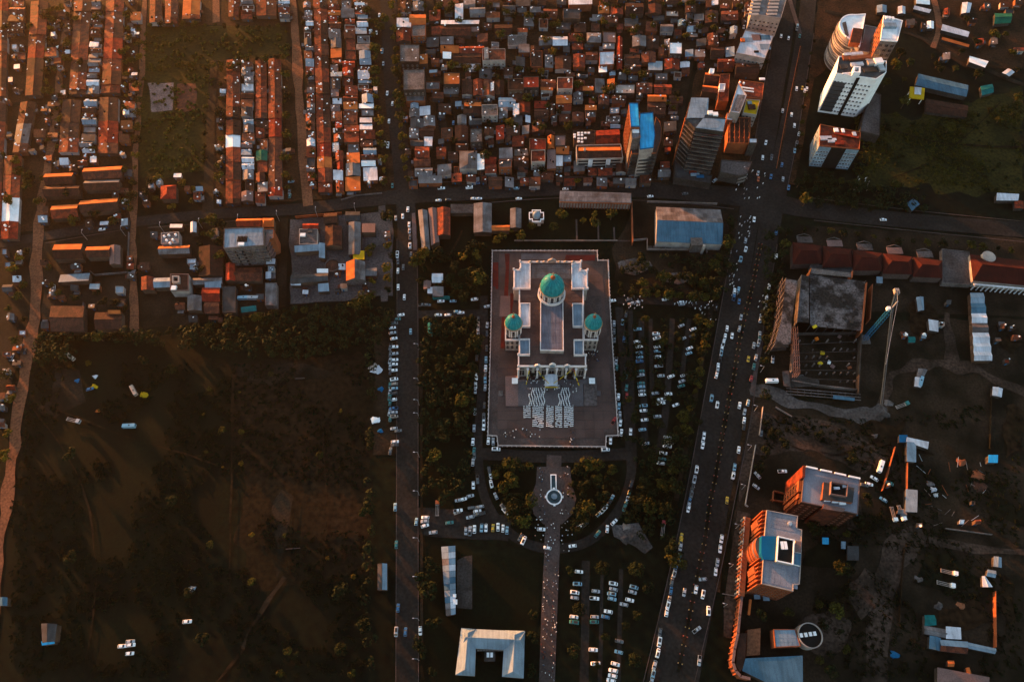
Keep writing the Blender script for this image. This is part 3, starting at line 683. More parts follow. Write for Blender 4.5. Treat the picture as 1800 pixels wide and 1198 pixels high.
def gable(root,pts,h,rh,wall,roof,hip=0.0,ax=None,mono=False,nu=0,nv=0,oh=.35,roof2=None,world=None):
    A,B,Cc,D=world or [G(x,y,h) for x,y in pts]
    if ax is None: ax=0 if (B-A).length+(Cc-D).length>(D-A).length+(Cc-B).length else 1
    if ax==1: A,B,Cc,D=D,A,B,Cc          # ridge always runs A->B
    W=ccw([A,B,Cc,D]); c=(A+B+Cc+D)/4
    mb=MB(); mb.prism(offset(W,.0),0,h-.12,wall,top=False)
    up=Vector((0,0,rh))
    def o_(p): q=p-c; q.z=0; return p+q.normalized()*oh
    if mono:
        hi=(A,B) if mono==1 else (D,Cc)
        P=[A,B,Cc,D]; P=[p+(up if p in hi else Vector((0,0,0))) for p in P]
        mr=MB(); slab3(mr,[o_(p) for p in P],.14,roof); mr.obj('roof',root)
        for i in range(4):
            a,b=P[i],P[(i+1)%4]
            mb.add([(a.x,a.y,h-.14),(b.x,b.y,h-.14),(b.x,b.y,b.z-.16),(a.x,a.y,a.z-.16)],[[0,1,2,3]],wall)
        mb.obj('wall',root); return
    m1=(A+D)/2+up; m2=(B+Cc)/2+up; dr=(m2-m1)
    m1h=m1+dr*hip; m2h=m2-dr*hip
    if hip==0:
        for a,b,m in ((A,D,m1),(Cc,B,m2)): mb.add([(a.x,a.y,h-.12),(b.x,b.y,h-.12),(m.x,m.y,m.z-.14)],[[0,1,2]],wall)
        dn=dr.normalized()*oh; m1h=m1-dn; m2h=m2+dn
    mb.obj('wall',root)
    mr=MB(); Ao,Bo,Co,Do=[o_(p) for p in (A,B,Cc,D)]
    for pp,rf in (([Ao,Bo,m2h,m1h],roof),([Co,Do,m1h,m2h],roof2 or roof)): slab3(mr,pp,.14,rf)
    if hip:
        slab3(mr,[Ao,m1h,Do],.14,roof2 or roof); slab3(mr,[Bo,Co,m2h],.14,roof2 or roof)
    mr.obj('roof',root)
    rb=MB(); rb.bar(m1h+Vector((0,0,.05)),m2h+Vector((0,0,.05)),.16,roof); rb.obj('ridge_cap',root)
    if nu and not hip:
        z=Vector((0,0,.03))
        e=dr*.01
        panels(root,Ao+z+e,Bo+z-e,m1h+z+e,nu,nv,roof,th=.06)
        panels(root,Do+z+e,Co+z-e,m1h+z+e,nu,nv,roof2 or roof,th=.06)
def gh(name,label,pts,h,rh,wall,roof,cat='building',group=None,**k):
    foot(pts); r=root_at(name,label,cat,pts,h,group); gable(r,pts,h,rh,wall,roof,**k); return r
def flatpanels(root,pts,h,m,nu,nv,dz=.0,th=.06):
    Q=[G(x,y,h+dz) for x,y in pts]; panels(root,Q[0],Q[1],Q[3],nu,nv,m,th=th)
def tanks(root,lst,z,r=.75,hh=1.5,m='white'):
    for x,y in lst:
        p=G(x,y,z+hh); mb=MB(); mb.lathe((p.x,p.y,z),[(r,0),(r,hh*.85),(r*.5,hh)],m,10); mb.obj('water_tank',root)

# blue roofed tower block
r,W=bldg('tower_block','tall terracotta tower block with two bright blue roofs above the main road',[(1106,181),(1121.5,181),(1124.5,222),(1109,222)],36.5,'terra','cyan',.5,'bluep',wst=7,s=2,ww=2.2,wh=2.0,fr='terra',gl='glass2')
flatpanels(r,[(1106.8,182),(1121,182),(1123.6,221),(1109.6,221)],36,'cyan',2,6)
P_=[(1125,199),(1148,197),(1151.5,237),(1149,259),(1125,262),(1124,230)]; foot(P_); block(r,P_,29,'cream','cyan',.5,'bluep')
flatpanels(r,[(1126,201),(1147,199),(1149,256),(1126.5,258)],28.5,'cyan',3,7)
P_=[(1109,223),(1125,223),(1126,242),(1111,244)]; block(r,P_,34,'conc','greyr',.8); 
for x in (1114.5,1120.5): box_on(r,'skylight',x,230,33.3,2.2,3.2,.5,'white')
P_=[(1109,246),(1125,242),(1125,262),(1149,260),(1153,205),(1160,213),(1163,225),(1162,246),(1154,268),(1110,270)]; foot(P_); W2=block(r,P_,24,'dconc','churchr',.9,'terra')
zs=floors(23.2); windows(r,W2[9],W2[8],zs,9,3.0,2.0,'dconc','glass2'); windows(r,W2[0],W2[9],zs,3,2.2,1.8,'terra','glass2')
for k,z in enumerate(zs):
    mb=MB(); a,b=W2[9],W2[8]; mb.box(((a.x+b.x)/2+2,(a.y+b.y)/2-.7,0),(b-a).length*.55,1.3,.9,'dgrey' if k%2 else 'dconc',z0=z-.9); mb.obj('balcony',r)
mb=MB(); a=G(1108,296,6); b=G(1120,300,6); mb.box(((a.x+b.x)/2,a.y-.2,0),(b-a).length,.3,2.4,'cyan',z0=5); mb.obj('shop_sign',r)
mb=MB(); a=W2[9]; 
for dx in (-.4,): mb.box((a.x+dx,a.y+14,0),.5,.6,36,'cream',z0=0)
mb.obj('corner_strip',r)
# cream block to its left, red roofed annex and roof tanks
r,W=bldg('office_block','long cream block with an orange lit roof strip and three window bays',[(1013,255),(1091.5,253),(1095.5,277.5),(1014,279.5)],10,'cream','rust2',.8,'cream')
rr=W; p0,p1=G(1015,257,9.3),G(1090,256,9.3)
mb=MB(); q=[G(1017,258,9.3),G(1090,257.5,9.3),G(1091,264,11.0),G(1017,265,11.0)]; slab3(mb,q,.15,'orange'); mb.obj('roof_slope',r)  # orange slope holds the sun, the brown one below its shade
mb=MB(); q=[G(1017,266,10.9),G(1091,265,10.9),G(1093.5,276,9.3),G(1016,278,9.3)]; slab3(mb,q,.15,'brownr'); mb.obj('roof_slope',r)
box_on(r,'vent',1028,262,9.5,1.4,2.4,2.4,'cream')
S0,S1=W[3],W[2]
for z in (1.0,3.8,6.6):
    for t0,t1 in ((.04,.26),(.34,.64),(.73,.95)):
        a=S0.lerp(S1,t0); b=S0.lerp(S1,t1); mb=MB(); mb.box(((a.x+b.x)/2,(a.y+b.y)/2-.05,0),(b-a).length,.16,1.7,'glass',rz=math.atan2(b.y-a.y,b.x-a.x),z0=z); mb.obj('window',r)
for t in (.30,.685):
    a=S0.lerp(S1,t); mb=MB(); mb.box((a.x,a.y-.25,0),3,.5,9.2,'wroof',z0=0); mb.obj('pilaster',r)
gh('annex','dark red roofed annex behind the long cream block',[(1048,230),(1088,228),(1089,251),(1048,252)],6,1.5,'mud','redr',roof2='rust')
r,W=bldg('annex','brown flat roofed annex crowded with white tanks',[(1008,229),(1046,229),(1046,253),(1009,254)],6.5,'mud','brownr',.4)
for x,y in ((1010,236),(1010,240),(1017,233),(1023,233),(1017,237),(1023,237),(1017,243),(1023,243),(1017,248),(1023,249),(1029,233),(1029,242),(1035,233)): box_on(r,'tank',x,y,6.1,1.7,1.2,1.0,'white')

# slatted glass tower with blue grey roofs
r,W=bldg('tower_block','high dark tower with blue grey roofs over a slatted balcony front',[(1214.7,171),(1246.4,172),(1244,202),(1276,208),(1272,232),(1222,225),(1206,209)],44,'dconc','dgrey',.5)
R3=r
for q,nu,nv in (([(1215,172),(1245.5,172.5),(1244.5,201),(1207,208)],4,4),([(1236,208),(1275,210),(1271.5,231),(1223,224.5)],6,2)):
    Q=[G(x,y,44) for x,y in q]; mb=MB(); mb.prism(Q if area(Q)>0 else Q[::-1],43.6,44.1,'bluer'); mb.obj('roof',r); 
    Qc=sum(Q,Vector())/4; Q=[p.lerp(Qc,.03) for p in Q]
    mb=MB()
    panels(r,Q[0]+Vector((0,0,.12)),Q[1]+Vector((0,0,.12)),Q[3]+Vector((0,0,.12)),nu,nv,'bluer',th=.06)
for x,y in ((1249,197),(1258,199.5)): box_on(r,'skylight',x,y,43.4,3.2,2.8,1.6,'white')
a=W[6];b=W[5];c_=W[4]
for k in range(11):
    z=3+3.7*k
    for (p,q,dy) in ((a,b,-.9),(b,c_,-1.4)):
        mb=MB(); L=(q-p).length; m_=(p+q)/2; rz=math.atan2(q.y-p.y,q.x-p.x)
        mb.box((m_.x,m_.y+dy,0),L*.98,2.2 if dy<-1 else 1.4,.45,'conc',rz=rz,z0=z); mb.box((m_.x,m_.y+dy*1.6,0),L*.98,.12,1.0,'dconc',rz=rz,z0=z+.45); mb.obj('balcony',r)
windows(r,b,c_,[z for z in floors(43,st=3.7)],8,2.6,2.2,'dconc','glass'); windows(r,a,b,[z for z in floors(43,st=3.7)],3,2.2,2.2,'dconc','glass')
windows(r,W[0],W[6],floors(43,st=3.7),5,2.0,2.0,'terra','glass')
mb=MB(); p=W[6]; mb.box((p.x-.6,p.y+.2,0),.5,.9,45,'brick',z0=0); mb.obj('corner_strip',r)  # orange strip paints the sunlit west edge of the tower
mb=MB(); p=(b+c_)/2; mb.box((p.x+3,p.y-1.2,0),14,.4,1.6,'redr',z0=39); mb.obj('sign_band',r)
r,W=bldg('podium_block','dark shop podium in front of the slatted tower',[(1186,283),(1190,252),(1212,240),(1206,300),(1252,308),(1250,322),(1186,312)],7,'dconc','dgrey',.7)
for x,y,m,sx in ((1222,306,'bluer',6),(1231,309,'bluep',5),(1218,302,'redr',5),(1240,303,'dgrey',4)): box_on(r,'roof_unit',x,y,6.4,sx,2.2,.8,m)
# neighbours of the slatted tower
gh('house','orange roofed house in the lane just north of the slatted tower',[(1240,128),(1263,131),(1264,142),(1239,140)],7,1.4,'mud','orange',roof2='rust2')
gh('house','orange and brown roofed house touching the slatted tower rear',[(1236,150),(1264,153),(1262,164),(1234,160)],7,1.4,'mud','orange',roof2='rust2')
bldg('house','rust red flat house with white water tanks beside slatted tower',[(1266,130),(1283,130),(1280,178),(1262,178)],9,'terra','rust',.5)
bldg('hut','small white roofed hut beside the orange roofs by the slatted tower',[(1265,147),(1275,147),(1274,158),(1264,158)],10.5,'white','wroof',.2)
bldg('hut','white roofed hut with a bright strip at the lane north of the slatted tower',[(1248,120),(1256,121),(1255,128),(1247,128)],9,'white','white',.2)
r,W=bldg('narrow_block','narrow block with a bright lit west wall and pale lilac roof',[(1298,146),(1313,167),(1300,199),(1283,196)],20,'cream','wroof',.4,wst=6,fr='terra')
flatpanels(r,[(1295.5,166),(1310.5,167.5),(1300,197.5),(1285,195)],19.7,'greyr',3,5)
r,W=bldg('shop_block','yellow roofed shop block facing the avenue',[(1312,174),(1336,176),(1330,202),(1306,198)],12,'cream','yellow',.3,s=4,e=4)
box_on(r,'roof_unit',1318,180,11.8,3,3,1.2,'bluer'); box_on(r,'roof_lantern',1322,187,11.7,5,4,1.4,'brownr')
r,W=bldg('shop_block','dark red roofed block with white roof trusses by the avenue',[(1300,140),(1343,146),(1340,174),(1309,170)],12,'brick','rust',.6,e=6,s=4)
for y in (153,158): 
    mb=MB(); a=G(1300,y,12.6); b=G(1325,y+3.5,12.6); mb.bar(a,b,.5,'white'); mb.obj('roof_truss',r)
tanks(r,[(1301,143.5),(1308,145)],11.2); box_on(r,'roof_unit',1340,138,11.2,4,1.6,.9,'white')
r,W=bldg('shop_block','brick block under construction with bare columns on its roof by the avenue',[(1281,206),(1320,207),(1318,252),(1279,250)],11,'brick','brownr',.4)
for i in range(5):
    for j in range(5):
        p=G(1283+8.5*i,210+9.5*j,13); mb=MB(); mb.bar((p.x,p.y,10.5),(p.x,p.y,13.2),.22,'brick'); mb.obj('column',r)
for i in range(5):
    a=G(1283+8.5*i,210,13.2); b=G(1283+8.5*i,248,13.2); mb=MB(); mb.bar(a,b,.18,'brick'); mb.obj('beam',r)
bldg('kiosk','white roofed rooftop hut beside the narrow lit block',[(1278,198),(1291,200),(1288,212),(1277,210)],14,'terra','wroof',.3)
bldg('corner_block','grey flat roofed corner block at the main crossroads',[(1268,280),(1322,284),(1314,305),(1300,309),(1266,302)],9,'dconc','yard',.6,s=6)
bldg('water_tower','dark round topped water tower behind the grey corner block',[(1317,243),(1331,243),(1331,251),(1317,251)],13,'dconc','wroof',.3)
# white and blue block near the top
r,W=bldg('office_block','pale block with a blue patched roof in the upper middle beside the avenue',[(1310,52.6),(1360,62.6),(1345,102.7),(1294,92.7)],11,'cream','wroof',.5,s=7)
for x,y,sx,sy,m in ((1313,70,9,5,'bluer'),(1345,66,8,5,'hallb'),(1330,66,7,7,'pave2'),(1345,82,8,6,'bluer')): box_on(r,'roof_patch',x,y,10.3,sx,sy,.3,m)
box_on(r,'roof_unit',1330,90,10.3,3.5,1.5,1.1,'black'); box_on(r,'roof_unit',1306,70,10.3,3,3.5,1.2,'orange')
r,W=bldg('office_block','grey block with balconies and ribbed roof edge at the photo top',[(1326,-12),(1384,-6),(1373,32),(1321,24)],18,'cream','greyr',.6,s=7)
for k in range(6):
    for sx_ in (0,1):
        x=1331+sx_*32-k*1.2; p=G(x,-6+k*6,18.4); mb=MB(); mb.box((p.x,p.y,0),8,2.2,.5,'cream',z0=17.6); mb.obj('roof_fin',r)

# the white hotel complex upper right
hot=[(1495,18),(1520,24),(1517,50),(1500,48),(1496,74)]
hr=empty('hotel_tower','round white roofed hotel tower with curved bands in the upper right','building',tuple(G(1500,50)))
cp_=G(1506,49,31); rad=29/PX(1506,49,31)
arc=[Vector((cp_.x+rad*math.cos(t)*1.02,cp_.y+rad*1.25*math.sin(t),0)) for t in [math.radians(80+ (245-80)*i/18) for i in range(19)]]
arc+= [G(1512,82,31), G(1522,24,31)]
for p in arc: p.z=0
foot([(1470,15),(1525,90)])
mb=MB(); mb.prism(ccw(arc),0,30,'cream',top=False); mb.obj('wall',hr)
mb=MB(); mb.prism(offset(ccw(arc),.1),29.5,30.2,'white'); mb.obj('roof',hr)
mb=MB(); ring(mb,ccw(arc),.6,29.8,31,'white'); mb.obj('parapet',hr)
for k in range(8):
    z=2.5+3.4*k; mb=MB(); A_=arc[:19]
    for i in range(3,18):
        a,b=A_[i],A_[i+1]; c2=Vector((cp_.x,cp_.y,0)); ao=a+(a-c2).normalized()*.9; bo=b+(b-c2).normalized()*.9
        mb.add([(a.x,a.y,z),(b.x,b.y,z),(bo.x,bo.y,z),(ao.x,ao.y,z),(a.x,a.y,z+.9),(b.x,b.y,z+.9),(bo.x,bo.y,z+.9),(ao.x,ao.y,z+.9)],[[3,2,1,0],[4,5,6,7],[2,3,7,6],[0,3,7,4],[1,5,6,2]],'cream' if k%2 else 'conc')
    mb.obj('floor_band',hr)
for i in range(4,17):
    windows(hr,arc[i],arc[i+1],floors(30),1,2.2,1.8,'conc','glass2')
bb=[(1500,49),(1518,51),(1512,76),(1494,74)]; mb=MB(); Q=ccw([G(x,y,33) for x,y in bb]); mb.prism(Q,29,33,'terra',mtop='brownr'); mb.obj('lift_house',hr)
mb=MB(); Q=ccw([G(x,y,30.9) for x,y in ((1481,40),(1487,38),(1492,62),(1488,66))]); mb.prism(Q,30.1,30.9,'dgrey'); mb.obj('roof_trough',hr)
r,W=bldg('hotel_tower','tall white roofed hotel tower with a sunlit orange west wall',[(1553.5,27),(1587,36),(1578,72),(1548,70)],47,'conc','wroof',.8,'white',s=3,wst=5,e=4,st=4,ww=2.4,wh=2.2,fr='conc')
WW=MATS.get('lit')
for x,y in ((1559,30),(1564,30.5),(1570,31.5)): box_on(r,'roof_unit',x,y,46.3,1.8,2.4,1.6,'white')
flatpanels(r,[(1551.5,50),(1577.5,50.5),(1575.5,69),(1549.5,68)],46.2,'white',3,3); box_on(r,'lift_house',1565,43,46.3,9,4,2.2,'bluer')
mb=MB(); a,b=W[0],W[3]; n_=Vector((-1,0,0)); mb.add([(a.x-.06,a.y,0),(b.x-.06,b.y,0),(b.x-.06,b.y,46),(a.x-.06,a.y,46)],[[1,0,3,2]],'terra'); mb.obj('west_sun_tint',r)  # terracotta sheet puts the sun's orange into the west wall
r,W=bldg('hotel_block','wide white hotel block with two window panels and a dark gap',[(1475,98.5),(1558.6,107),(1558,127),(1540,138.6),(1470,128.6)],36,'white','dgrey',.8,'white',wst=3)
S0,S1=W[4],W[3]
zs=floors(34,st=3.7,z0=2.0,top=3)
def along(t0,t1): return S0.lerp(S1,t0),S0.lerp(S1,t1)
a,b=along(.30,.54); windows(r,a,b,zs,3,1.6,1.8,'white','glass')
a,b=along(.60,.98); windows(r,a,b,zs,4,1.6,1.8,'white','glass')
a,b=along(.02,.28); windows(r,a,b,zs[-1:],3,1.5,2.0,'white','glass')
for t0,t1,z0,z1,m in ((.03,.34,2,29,'glass2'),(.53,.61,0,35,'black')):
    a,b=along(t0,t1); mb=MB(); mb.box(((a.x+b.x)/2,(a.y+b.y)/2-.25,0),(b-a).length,.35,z1-z0,m,rz=math.atan2(b.y-a.y,b.x-a.x),z0=z0); mb.obj('glazing' if m=='glass2' else 'gap_shade',r)  # black strip paints the shade of the gap onto the wall
for k in range(7):
    a,b=along(.03,.34); mb=MB(); mb.box(((a.x+b.x)/2,(a.y+b.y)/2-.5,0),(b-a).length,.2,.35,'dconc',rz=math.atan2(b.y-a.y,b.x-a.x),z0=3+3.7*k); mb.obj('mullion',r)
for x,y,sx,sy,hz_,m in ((1500,94,14,2.5,1.6,'wroof'),(1512,100,16,3,1.8,'terra'),(1545,106,6,5,3,'white'),(1533,108,6,4,2.4,'cream'),(1507,112,9,3,1.2,'wroof'),(1489,100,6,4,1.5,'terra'),(1483,116,5,4,1.2,'dgrey'),(1530,122,10,4,1,'dconc'),(1550,118,4,6,1.6,'steel'),(1496,128,12,1.4,1.0,'wroof')):
    box_on(r,'roof_unit',x,y,35.2,sx,sy,hz_,m,.12)
mb=MB(); Q=ccw([G(x,y,39.5) for x,y in ((1501,116),(1513,117),(1513,128),(1500,127))]); ring(mb,Q,1.0,35,39.5,'white'); mb.obj('atrium_frame',r)
mb=MB(); mb.poly([(p.x,p.y,36.5) for p in offset(Q,1)],'redr'); mb.obj('atrium_roof',r)
bldg('hotel_block','low rose roofed link block between the two hotel towers',[(1521,44),(1541,48),(1530,92),(1497,88),(1503,72),(1516,74)],26,'cream','pave2',.6,fp=False)
bldg('annex','low flat grey annex at the east foot of the white hotel block',[(1534,160),(1549,166),(1546,238),(1512,230),(1520,196)],8,'dconc','yard',.5)
r,W=bldg('hotel_block','red roofed office block with gridded windows either side of dark glass',[(1442,218),(1513,232),(1511,262),(1440.6,255.6)],20.5,'bluer','rust',.8,'terra',wst=4,st=3.2)
S0,S1=W[3],W[2]; zs=floors(19.5,st=3.2)
for t0,t1 in ((.01,.30),(.69,.99)):
    a,b=S0.lerp(S1,t0),S0.lerp(S1,t1); windows(r,a,b,zs,4,1.7,1.7,'wroof','glass')
a,b=S0.lerp(S1,.31),S0.lerp(S1,.68); mb=MB(); mb.box(((a.x+b.x)/2,(a.y+b.y)/2-.1,0),(b-a).length,.3,19.6,'black',rz=math.atan2(b.y-a.y,b.x-a.x),z0=0); mb.obj('glazing',r)
Q=[G(x,y,20.3) for x,y in ((1468,222),(1511,233),(1509,244),(1466,236))]; mb=MB(); slab3(mb,[Q[0]-Vector((0,0,.6)),Q[1]-Vector((0,0,.6)),Q[2]+Vector((0,0,.6)),Q[3]+Vector((0,0,.6))],.3,'redr'); mb.obj('roof_slope',r)
for x,y,m,sx in ((1452,242,'wroof',8),(1463,246,'wroof',6),(1470,228,'white',3),(1482,229,'white',2),(1502,235,'wroof',2.5),(1476,250,'redr',6)): box_on(r,'roof_unit',x,y,19.8,sx,3.4,.9,m)

# parish hall and long L shaped colonnade north of the church
hl=gh('hall','large parish hall with grey north and sky tinted blue south roof slopes',[(1154,364),(1266,369),(1269,429),(1154,424)],7,4.2,'cream','greyr',roof2='hallb',nu=14,nv=3)  # one roof, slopes coloured apart for sun and sky light
box_on(hl,'porch',1225,424,0,7.5,6,8.4,'conc'); box_on(hl,'chimney_stack',1238,431,0,1.5,1.5,8.8,'cream')
fr=empty('forecourt_wall','pale perimeter wall around the parish hall','wall',tuple(G(1200,440)))
def wallline(root,pts,h=2.2,th=.35,m='kerb',name='wall_panel',step=5.0,z=0):
    for i in range(len(pts)-1):
        a,b=G(*pts[i]),G(*pts[i+1]); L=(b-a).length; k=max(1,int(L/step))
        mb=MB(); rz=math.atan2(b.y-a.y,b.x-a.x); mb.box((0,0,h/2),L/k-.06,th,h,m); me=mb.mesh(name)
        for j in range(k):
            p=a.lerp(b,(j+.5)/k); q=link(name,me,root); q.location=Vector((p.x,p.y,z))-wloc(root); q.rotation_euler=(0,0,rz)
wallline(fr,[(1137,440),(1240,440),(1242,446)],2.2); wallline(fr,[(1112,424),(1137,422),(1137,440)],2.2); wallline(fr,[(1137,356),(1260,360)],2)
for k in range(9):
    p=G(1142+k*11,434,.4); mb=MB(); mb.box((p.x,p.y,0),3.4,1.6,.5,'yard' if k%2 else 'dconc',z0=.2); mb.obj('planter',fr)
r,W=bldg('colonnade','long grey roofed colonnade with a lit cream wall north of the church',[(985,336),(1109,340),(1109,356),(984,353)],7,'cream','greyr',0)
for i in range(24):
    a=W[3].lerp(W[2],(i+.5)/24); mb=MB(); mb.box((a.x,a.y-.6,0),.5,.5,6.2,'terra',z0=0); mb.obj('column',r)
a,b=W[3],W[2]; mb=MB(); mb.box(((a.x+b.x)/2,(a.y+b.y)/2-.55,0),(b-a).length,.9,.7,'brick',rz=math.atan2(b.y-a.y,b.x-a.x),z0=6.2); mb.obj('beam',r)
flatpanels(r,[(985.5,337),(1108.5,340.8),(1108.5,355.5),(985,352.5)],7.0,'greyr',16,2,.05)
wl=empty('boundary_wall','tall glowing wall running south from the colonnade','wall',tuple(G(1110,400)))
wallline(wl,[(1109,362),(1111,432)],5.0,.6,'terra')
# small chapel
cl=empty('chapel','small white cross shaped chapel with a grey dome','chapel',tuple(G(943,382)))
foot([(928,362),(960,394)])
def crosspoly(cx,cy,a,b,z):
    p=G(cx,cy,z); q=[(-a,-b),(-a,-a),(-b,-a),(-b,a),(-a,a),(-a,b),(a,b),(a,a),(b,a),(b,-a),(a,-a),(a,-b)]
    return ccw([Vector((p.x+x,p.y+y,0)) for x,y in q])
Wc=crosspoly(943,379,2.9,4.9,5); mb=MB(); mb.prism(Wc,0,4.4,'cream',top=False); mb.obj('wall',cl)
mb=MB(); mb.poly([(p.x,p.y,4.3) for p in offset(Wc,.05)],'churchr'); mb.obj('roof',cl)
mb=MB(); ring(mb,offset(Wc,-.1),.5,4.1,5.1,'white'); mb.obj('parapet',cl)
p=G(943,379,5); mb=MB(); mb.lathe((p.x,p.y,4.2),[(2.6,0),(2.6,1.8),(2.7,2.0)]+[(2.7*math.cos(t*math.pi/16),2.0+2.3*math.sin(t*math.pi/16)) for t in range(1,8)]+[(.15,4.4),(.12,5.8)],'bluer',24); mb.obj('dome',cl,smooth=False)
mb=MB(); mb.box((p.x,p.y-5.0,0),1.4,.25,2.6,'black',z0=0); mb.obj('door',cl)

# grey tower and the blocks west of the tree lined street
r,W=bldg('tower_block','grey concrete tower with a patched blue grey roof',[(394,401),(463,399),(464,431),(393,436)],21,'conc','bluer',.5,None,s=6,e=4,ww=1.6,wh=2.0,fr='dconc')
flatpanels(r,[(395,402),(413,401.5),(414,433.5),(394.5,434.5)],20.5,'bluer',2,4); flatpanels(r,[(434,400.5),(461.5,400),(462.5,430),(434.5,431.5)],20.5,'bluer',3,4)
for k in range(7): box_on(r,'vent_slat',418+k*2.5,419,20.6,.35,4.2,1.0,'black')
for x in (421,426): box_on(r,'skylight',x,428,20.6,1.8,2.0,1.2,'white')
a,b=W[3],W[2]
for k in range(5):
    for t in (.12,.34,.56,.78,.95):
        p=a.lerp(b,t); mb=MB(); mb.box((p.x,p.y-.6,0),3.2,1.2,.9,'conc',z0=3+3.4*k); mb.obj('balcony',r)
a,b=W[2],W[1]
for k in range(5):
    mb=MB(); p=a.lerp(b,.45); n=10; vs=[]
    for j in range(n+1):
        t=math.pi*j/n; vs.append((p.x+2.6*math.sin(t),p.y+5.5*math.cos(t),0))
    mb.prism([Vector(v) for v in vs],2.6+3.7*k,3.3+3.7*k,'pave2',bottom=True); mb.obj('curved_balcony',r)
bldg('stair_tower','square grey stair tower joined to the grey concrete tower',[(464.5,402),(481,402),(481,418),(464.5,424)],17,'terra','greyr',.4,fp=True)
def H_(l,pts,h,rh,roof,wall='mud',cat='house',name='house',**k): return gh(name,l,pts,h,rh,wall,roof,cat=cat,**k)
def Q4(x0,y0,x1,y1,sk=0): return [(x0,y0),(x1,y0+sk),(x1,y1+sk),(x0,y1)]
H_('orange lit tiled roof house just behind the grey tower',Q4(417,385,460,398,-1),5,2,'orange',roof2='rust')  # sunlit slope coloured orange, its shaded twin rust
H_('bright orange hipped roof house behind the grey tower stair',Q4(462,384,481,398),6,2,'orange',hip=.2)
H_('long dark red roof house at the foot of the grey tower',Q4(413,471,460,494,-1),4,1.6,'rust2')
H_('red roof wing with an orange tip below the grey tower left corner',Q4(397,464,413,493),5,1.6,'redr',ax=1)
bldg('warehouse','long blue grey flat warehouse south of the grey tower',Q4(391,503,414,549),5,'dconc','dgrey',.3)
bldg('warehouse','pale grey slab roof warehouse beside the lane with a pale edge',Q4(466,497,486,536),5,'conc','greyr',.3)
H_('teal roofed lean-to above the dark woodland edge',Q4(425,541,450,549,-3),3,.8,'tealp',mono=1,name='shed',cat='shed')
H_('grey blue roof house left of the blue grey warehouse',Q4(340,489,390,500,-2),4.5,1.2,'greyr')
H_('small blue roof house between grey roofs near the warehouse',Q4(361,494,388,505),4.5,.8,'bluer',mono=1)
H_('orange red house with pale front beside the blue grey warehouse',Q4(356,506,386,529),4.5,1.4,'redr')
H_('dark red shed roof beside the woodland under the orange red house',Q4(360,530,385,550),4,1.2,'rust2')
H_('grey roof house with a pinkish corner west of the orange red house',Q4(330,520,354,545),4.5,1.2,'greyr')
r,W=bldg('house','two court house with white framed roof light beside the lane',Q4(299,481,331,510),8,'cream','brownr',.7,'pave2')
mb=MB(); ring(mb,ccw([G(x,y,9.5) for x,y in Q4(302,484,315,496)]),.9,7,9.5,'cream'); mb.obj('court_frame',r); box_on(r,'roof_unit',305,505,7.2,3,3,1.6,'white')
H_('blue grey roof house next to the two court house',Q4(271,489,299,505,-1),5,1,'bluer')
H_('dark red narrow house at the dirt lane corner',Q4(249,487,270,509),5,1.3,'rust')
H_('long orange lit roof house near the lane in the middle left block',Q4(280,433,333,447,-2),5,1.8,'orange',roof2='greyr')  # north slope orange for sun, south slope grey for shade
r,W=bldg('house','cluttered white and blue flat house in the middle left block',Q4(283,409,314,428,-2),6,'cream','greyr',.5); tanks(r,[(288,414),(296,412),(292,421),(303,420),(308,411),(298,426)],5.6)
H_('pale lilac strip roof beside the cluttered flat house',Q4(300,394,320,401),4,.8,'wroof',mono=2,name='shed',cat='shed')
H_('slanting white panel roof north of the tower gardens',Q4(335,391,345,408),5,1,'wroof',ax=1)
H_('large dark red roof hidden among trees west of the grey tower',Q4(350,434,392,485),5,2,'brownr')
H_('red hipped roof house alone in the tree garden by the lane',Q4(283,326,309,349),5,2.2,'redr',hip=.25)
H_('orange lit long house in the first middle left yard',Q4(96,430,144,455,-1),5,2.2,'orange',roof2='brownr')  # orange and brown slopes stand for sun and shade
H_('orange lit house with a pink gable in the walled yard',Q4(153,434,193,452,-1),5,2,'orange',roof2='brownr')  # sun put into the orange slope, shade into the brown
H_('pink walled house wing beside the walled yard',Q4(193,432,211,464),4.5,1.2,'pave2',ax=1)
w_=empty('yard_wall','pale low wall closing the middle left yard','wall',tuple(G(190,480))); wallline(w_,[(160,478),(168,485),(226,480),(228,410)],2,.3,'conc')
H_('blue roofed shed across the middle left yard',[(107,483),(157,480),(156,494),(105,497)],4,1,'hallb',mono=2,name='shed',cat='shed')
H_('wide dark brown roof by the woodland in the left middle',Q4(90,538,147,582),5,1.6,'brownr')
w_=empty('yard_wall','tall pale wall east of the wide dark brown roof','wall',tuple(G(149,560))); wallline(w_,[(150,535),(147,583)],3,.8,'pave')
H_('brown roof house with white clutter by the reddish lane end',Q4(168,549,214,578),4.5,1.5,'brownr')
H_('small orange strip roof on the brown house near the reddish lane',Q4(191,546,211,551),6.5,.6,'orange',mono=1,name='shed',cat='shed')
# rows of long roofs, upper left
for i,(x0,y0,x1,y1,sk,rf,rf2,lb) in enumerate(((80,306,128,325,-2,'orange','rust2','left one of the two topmost long roofs in the two long roof rows'),(148,296,214,316,-4,'orange','rust2','sunlit orange long roof above the ribbed one near the field lane'),(150,318,210,334,-2,'greyr','brownr','grey ribbed long roof under the sunlit orange one near the field lane'),(92,362,137,384,-3,'orange','rust','left sunlit orange long roof above the road in the two row block'),(142,353,207,374,-5,'orange','brownr','right sunlit orange long roof above the road in the two row block'),(78,328,140,345,-2,'rust2','brownr','dull brown long roof in the middle of the two row block'))):  # orange north slopes carry the low sun in their colour
    H_(lb,Q4(x0,y0,x1,y1,sk),4.5,2.4,rf,roof2=rf2,name='row_house',cat='row house',group='long roofed row houses above the road')
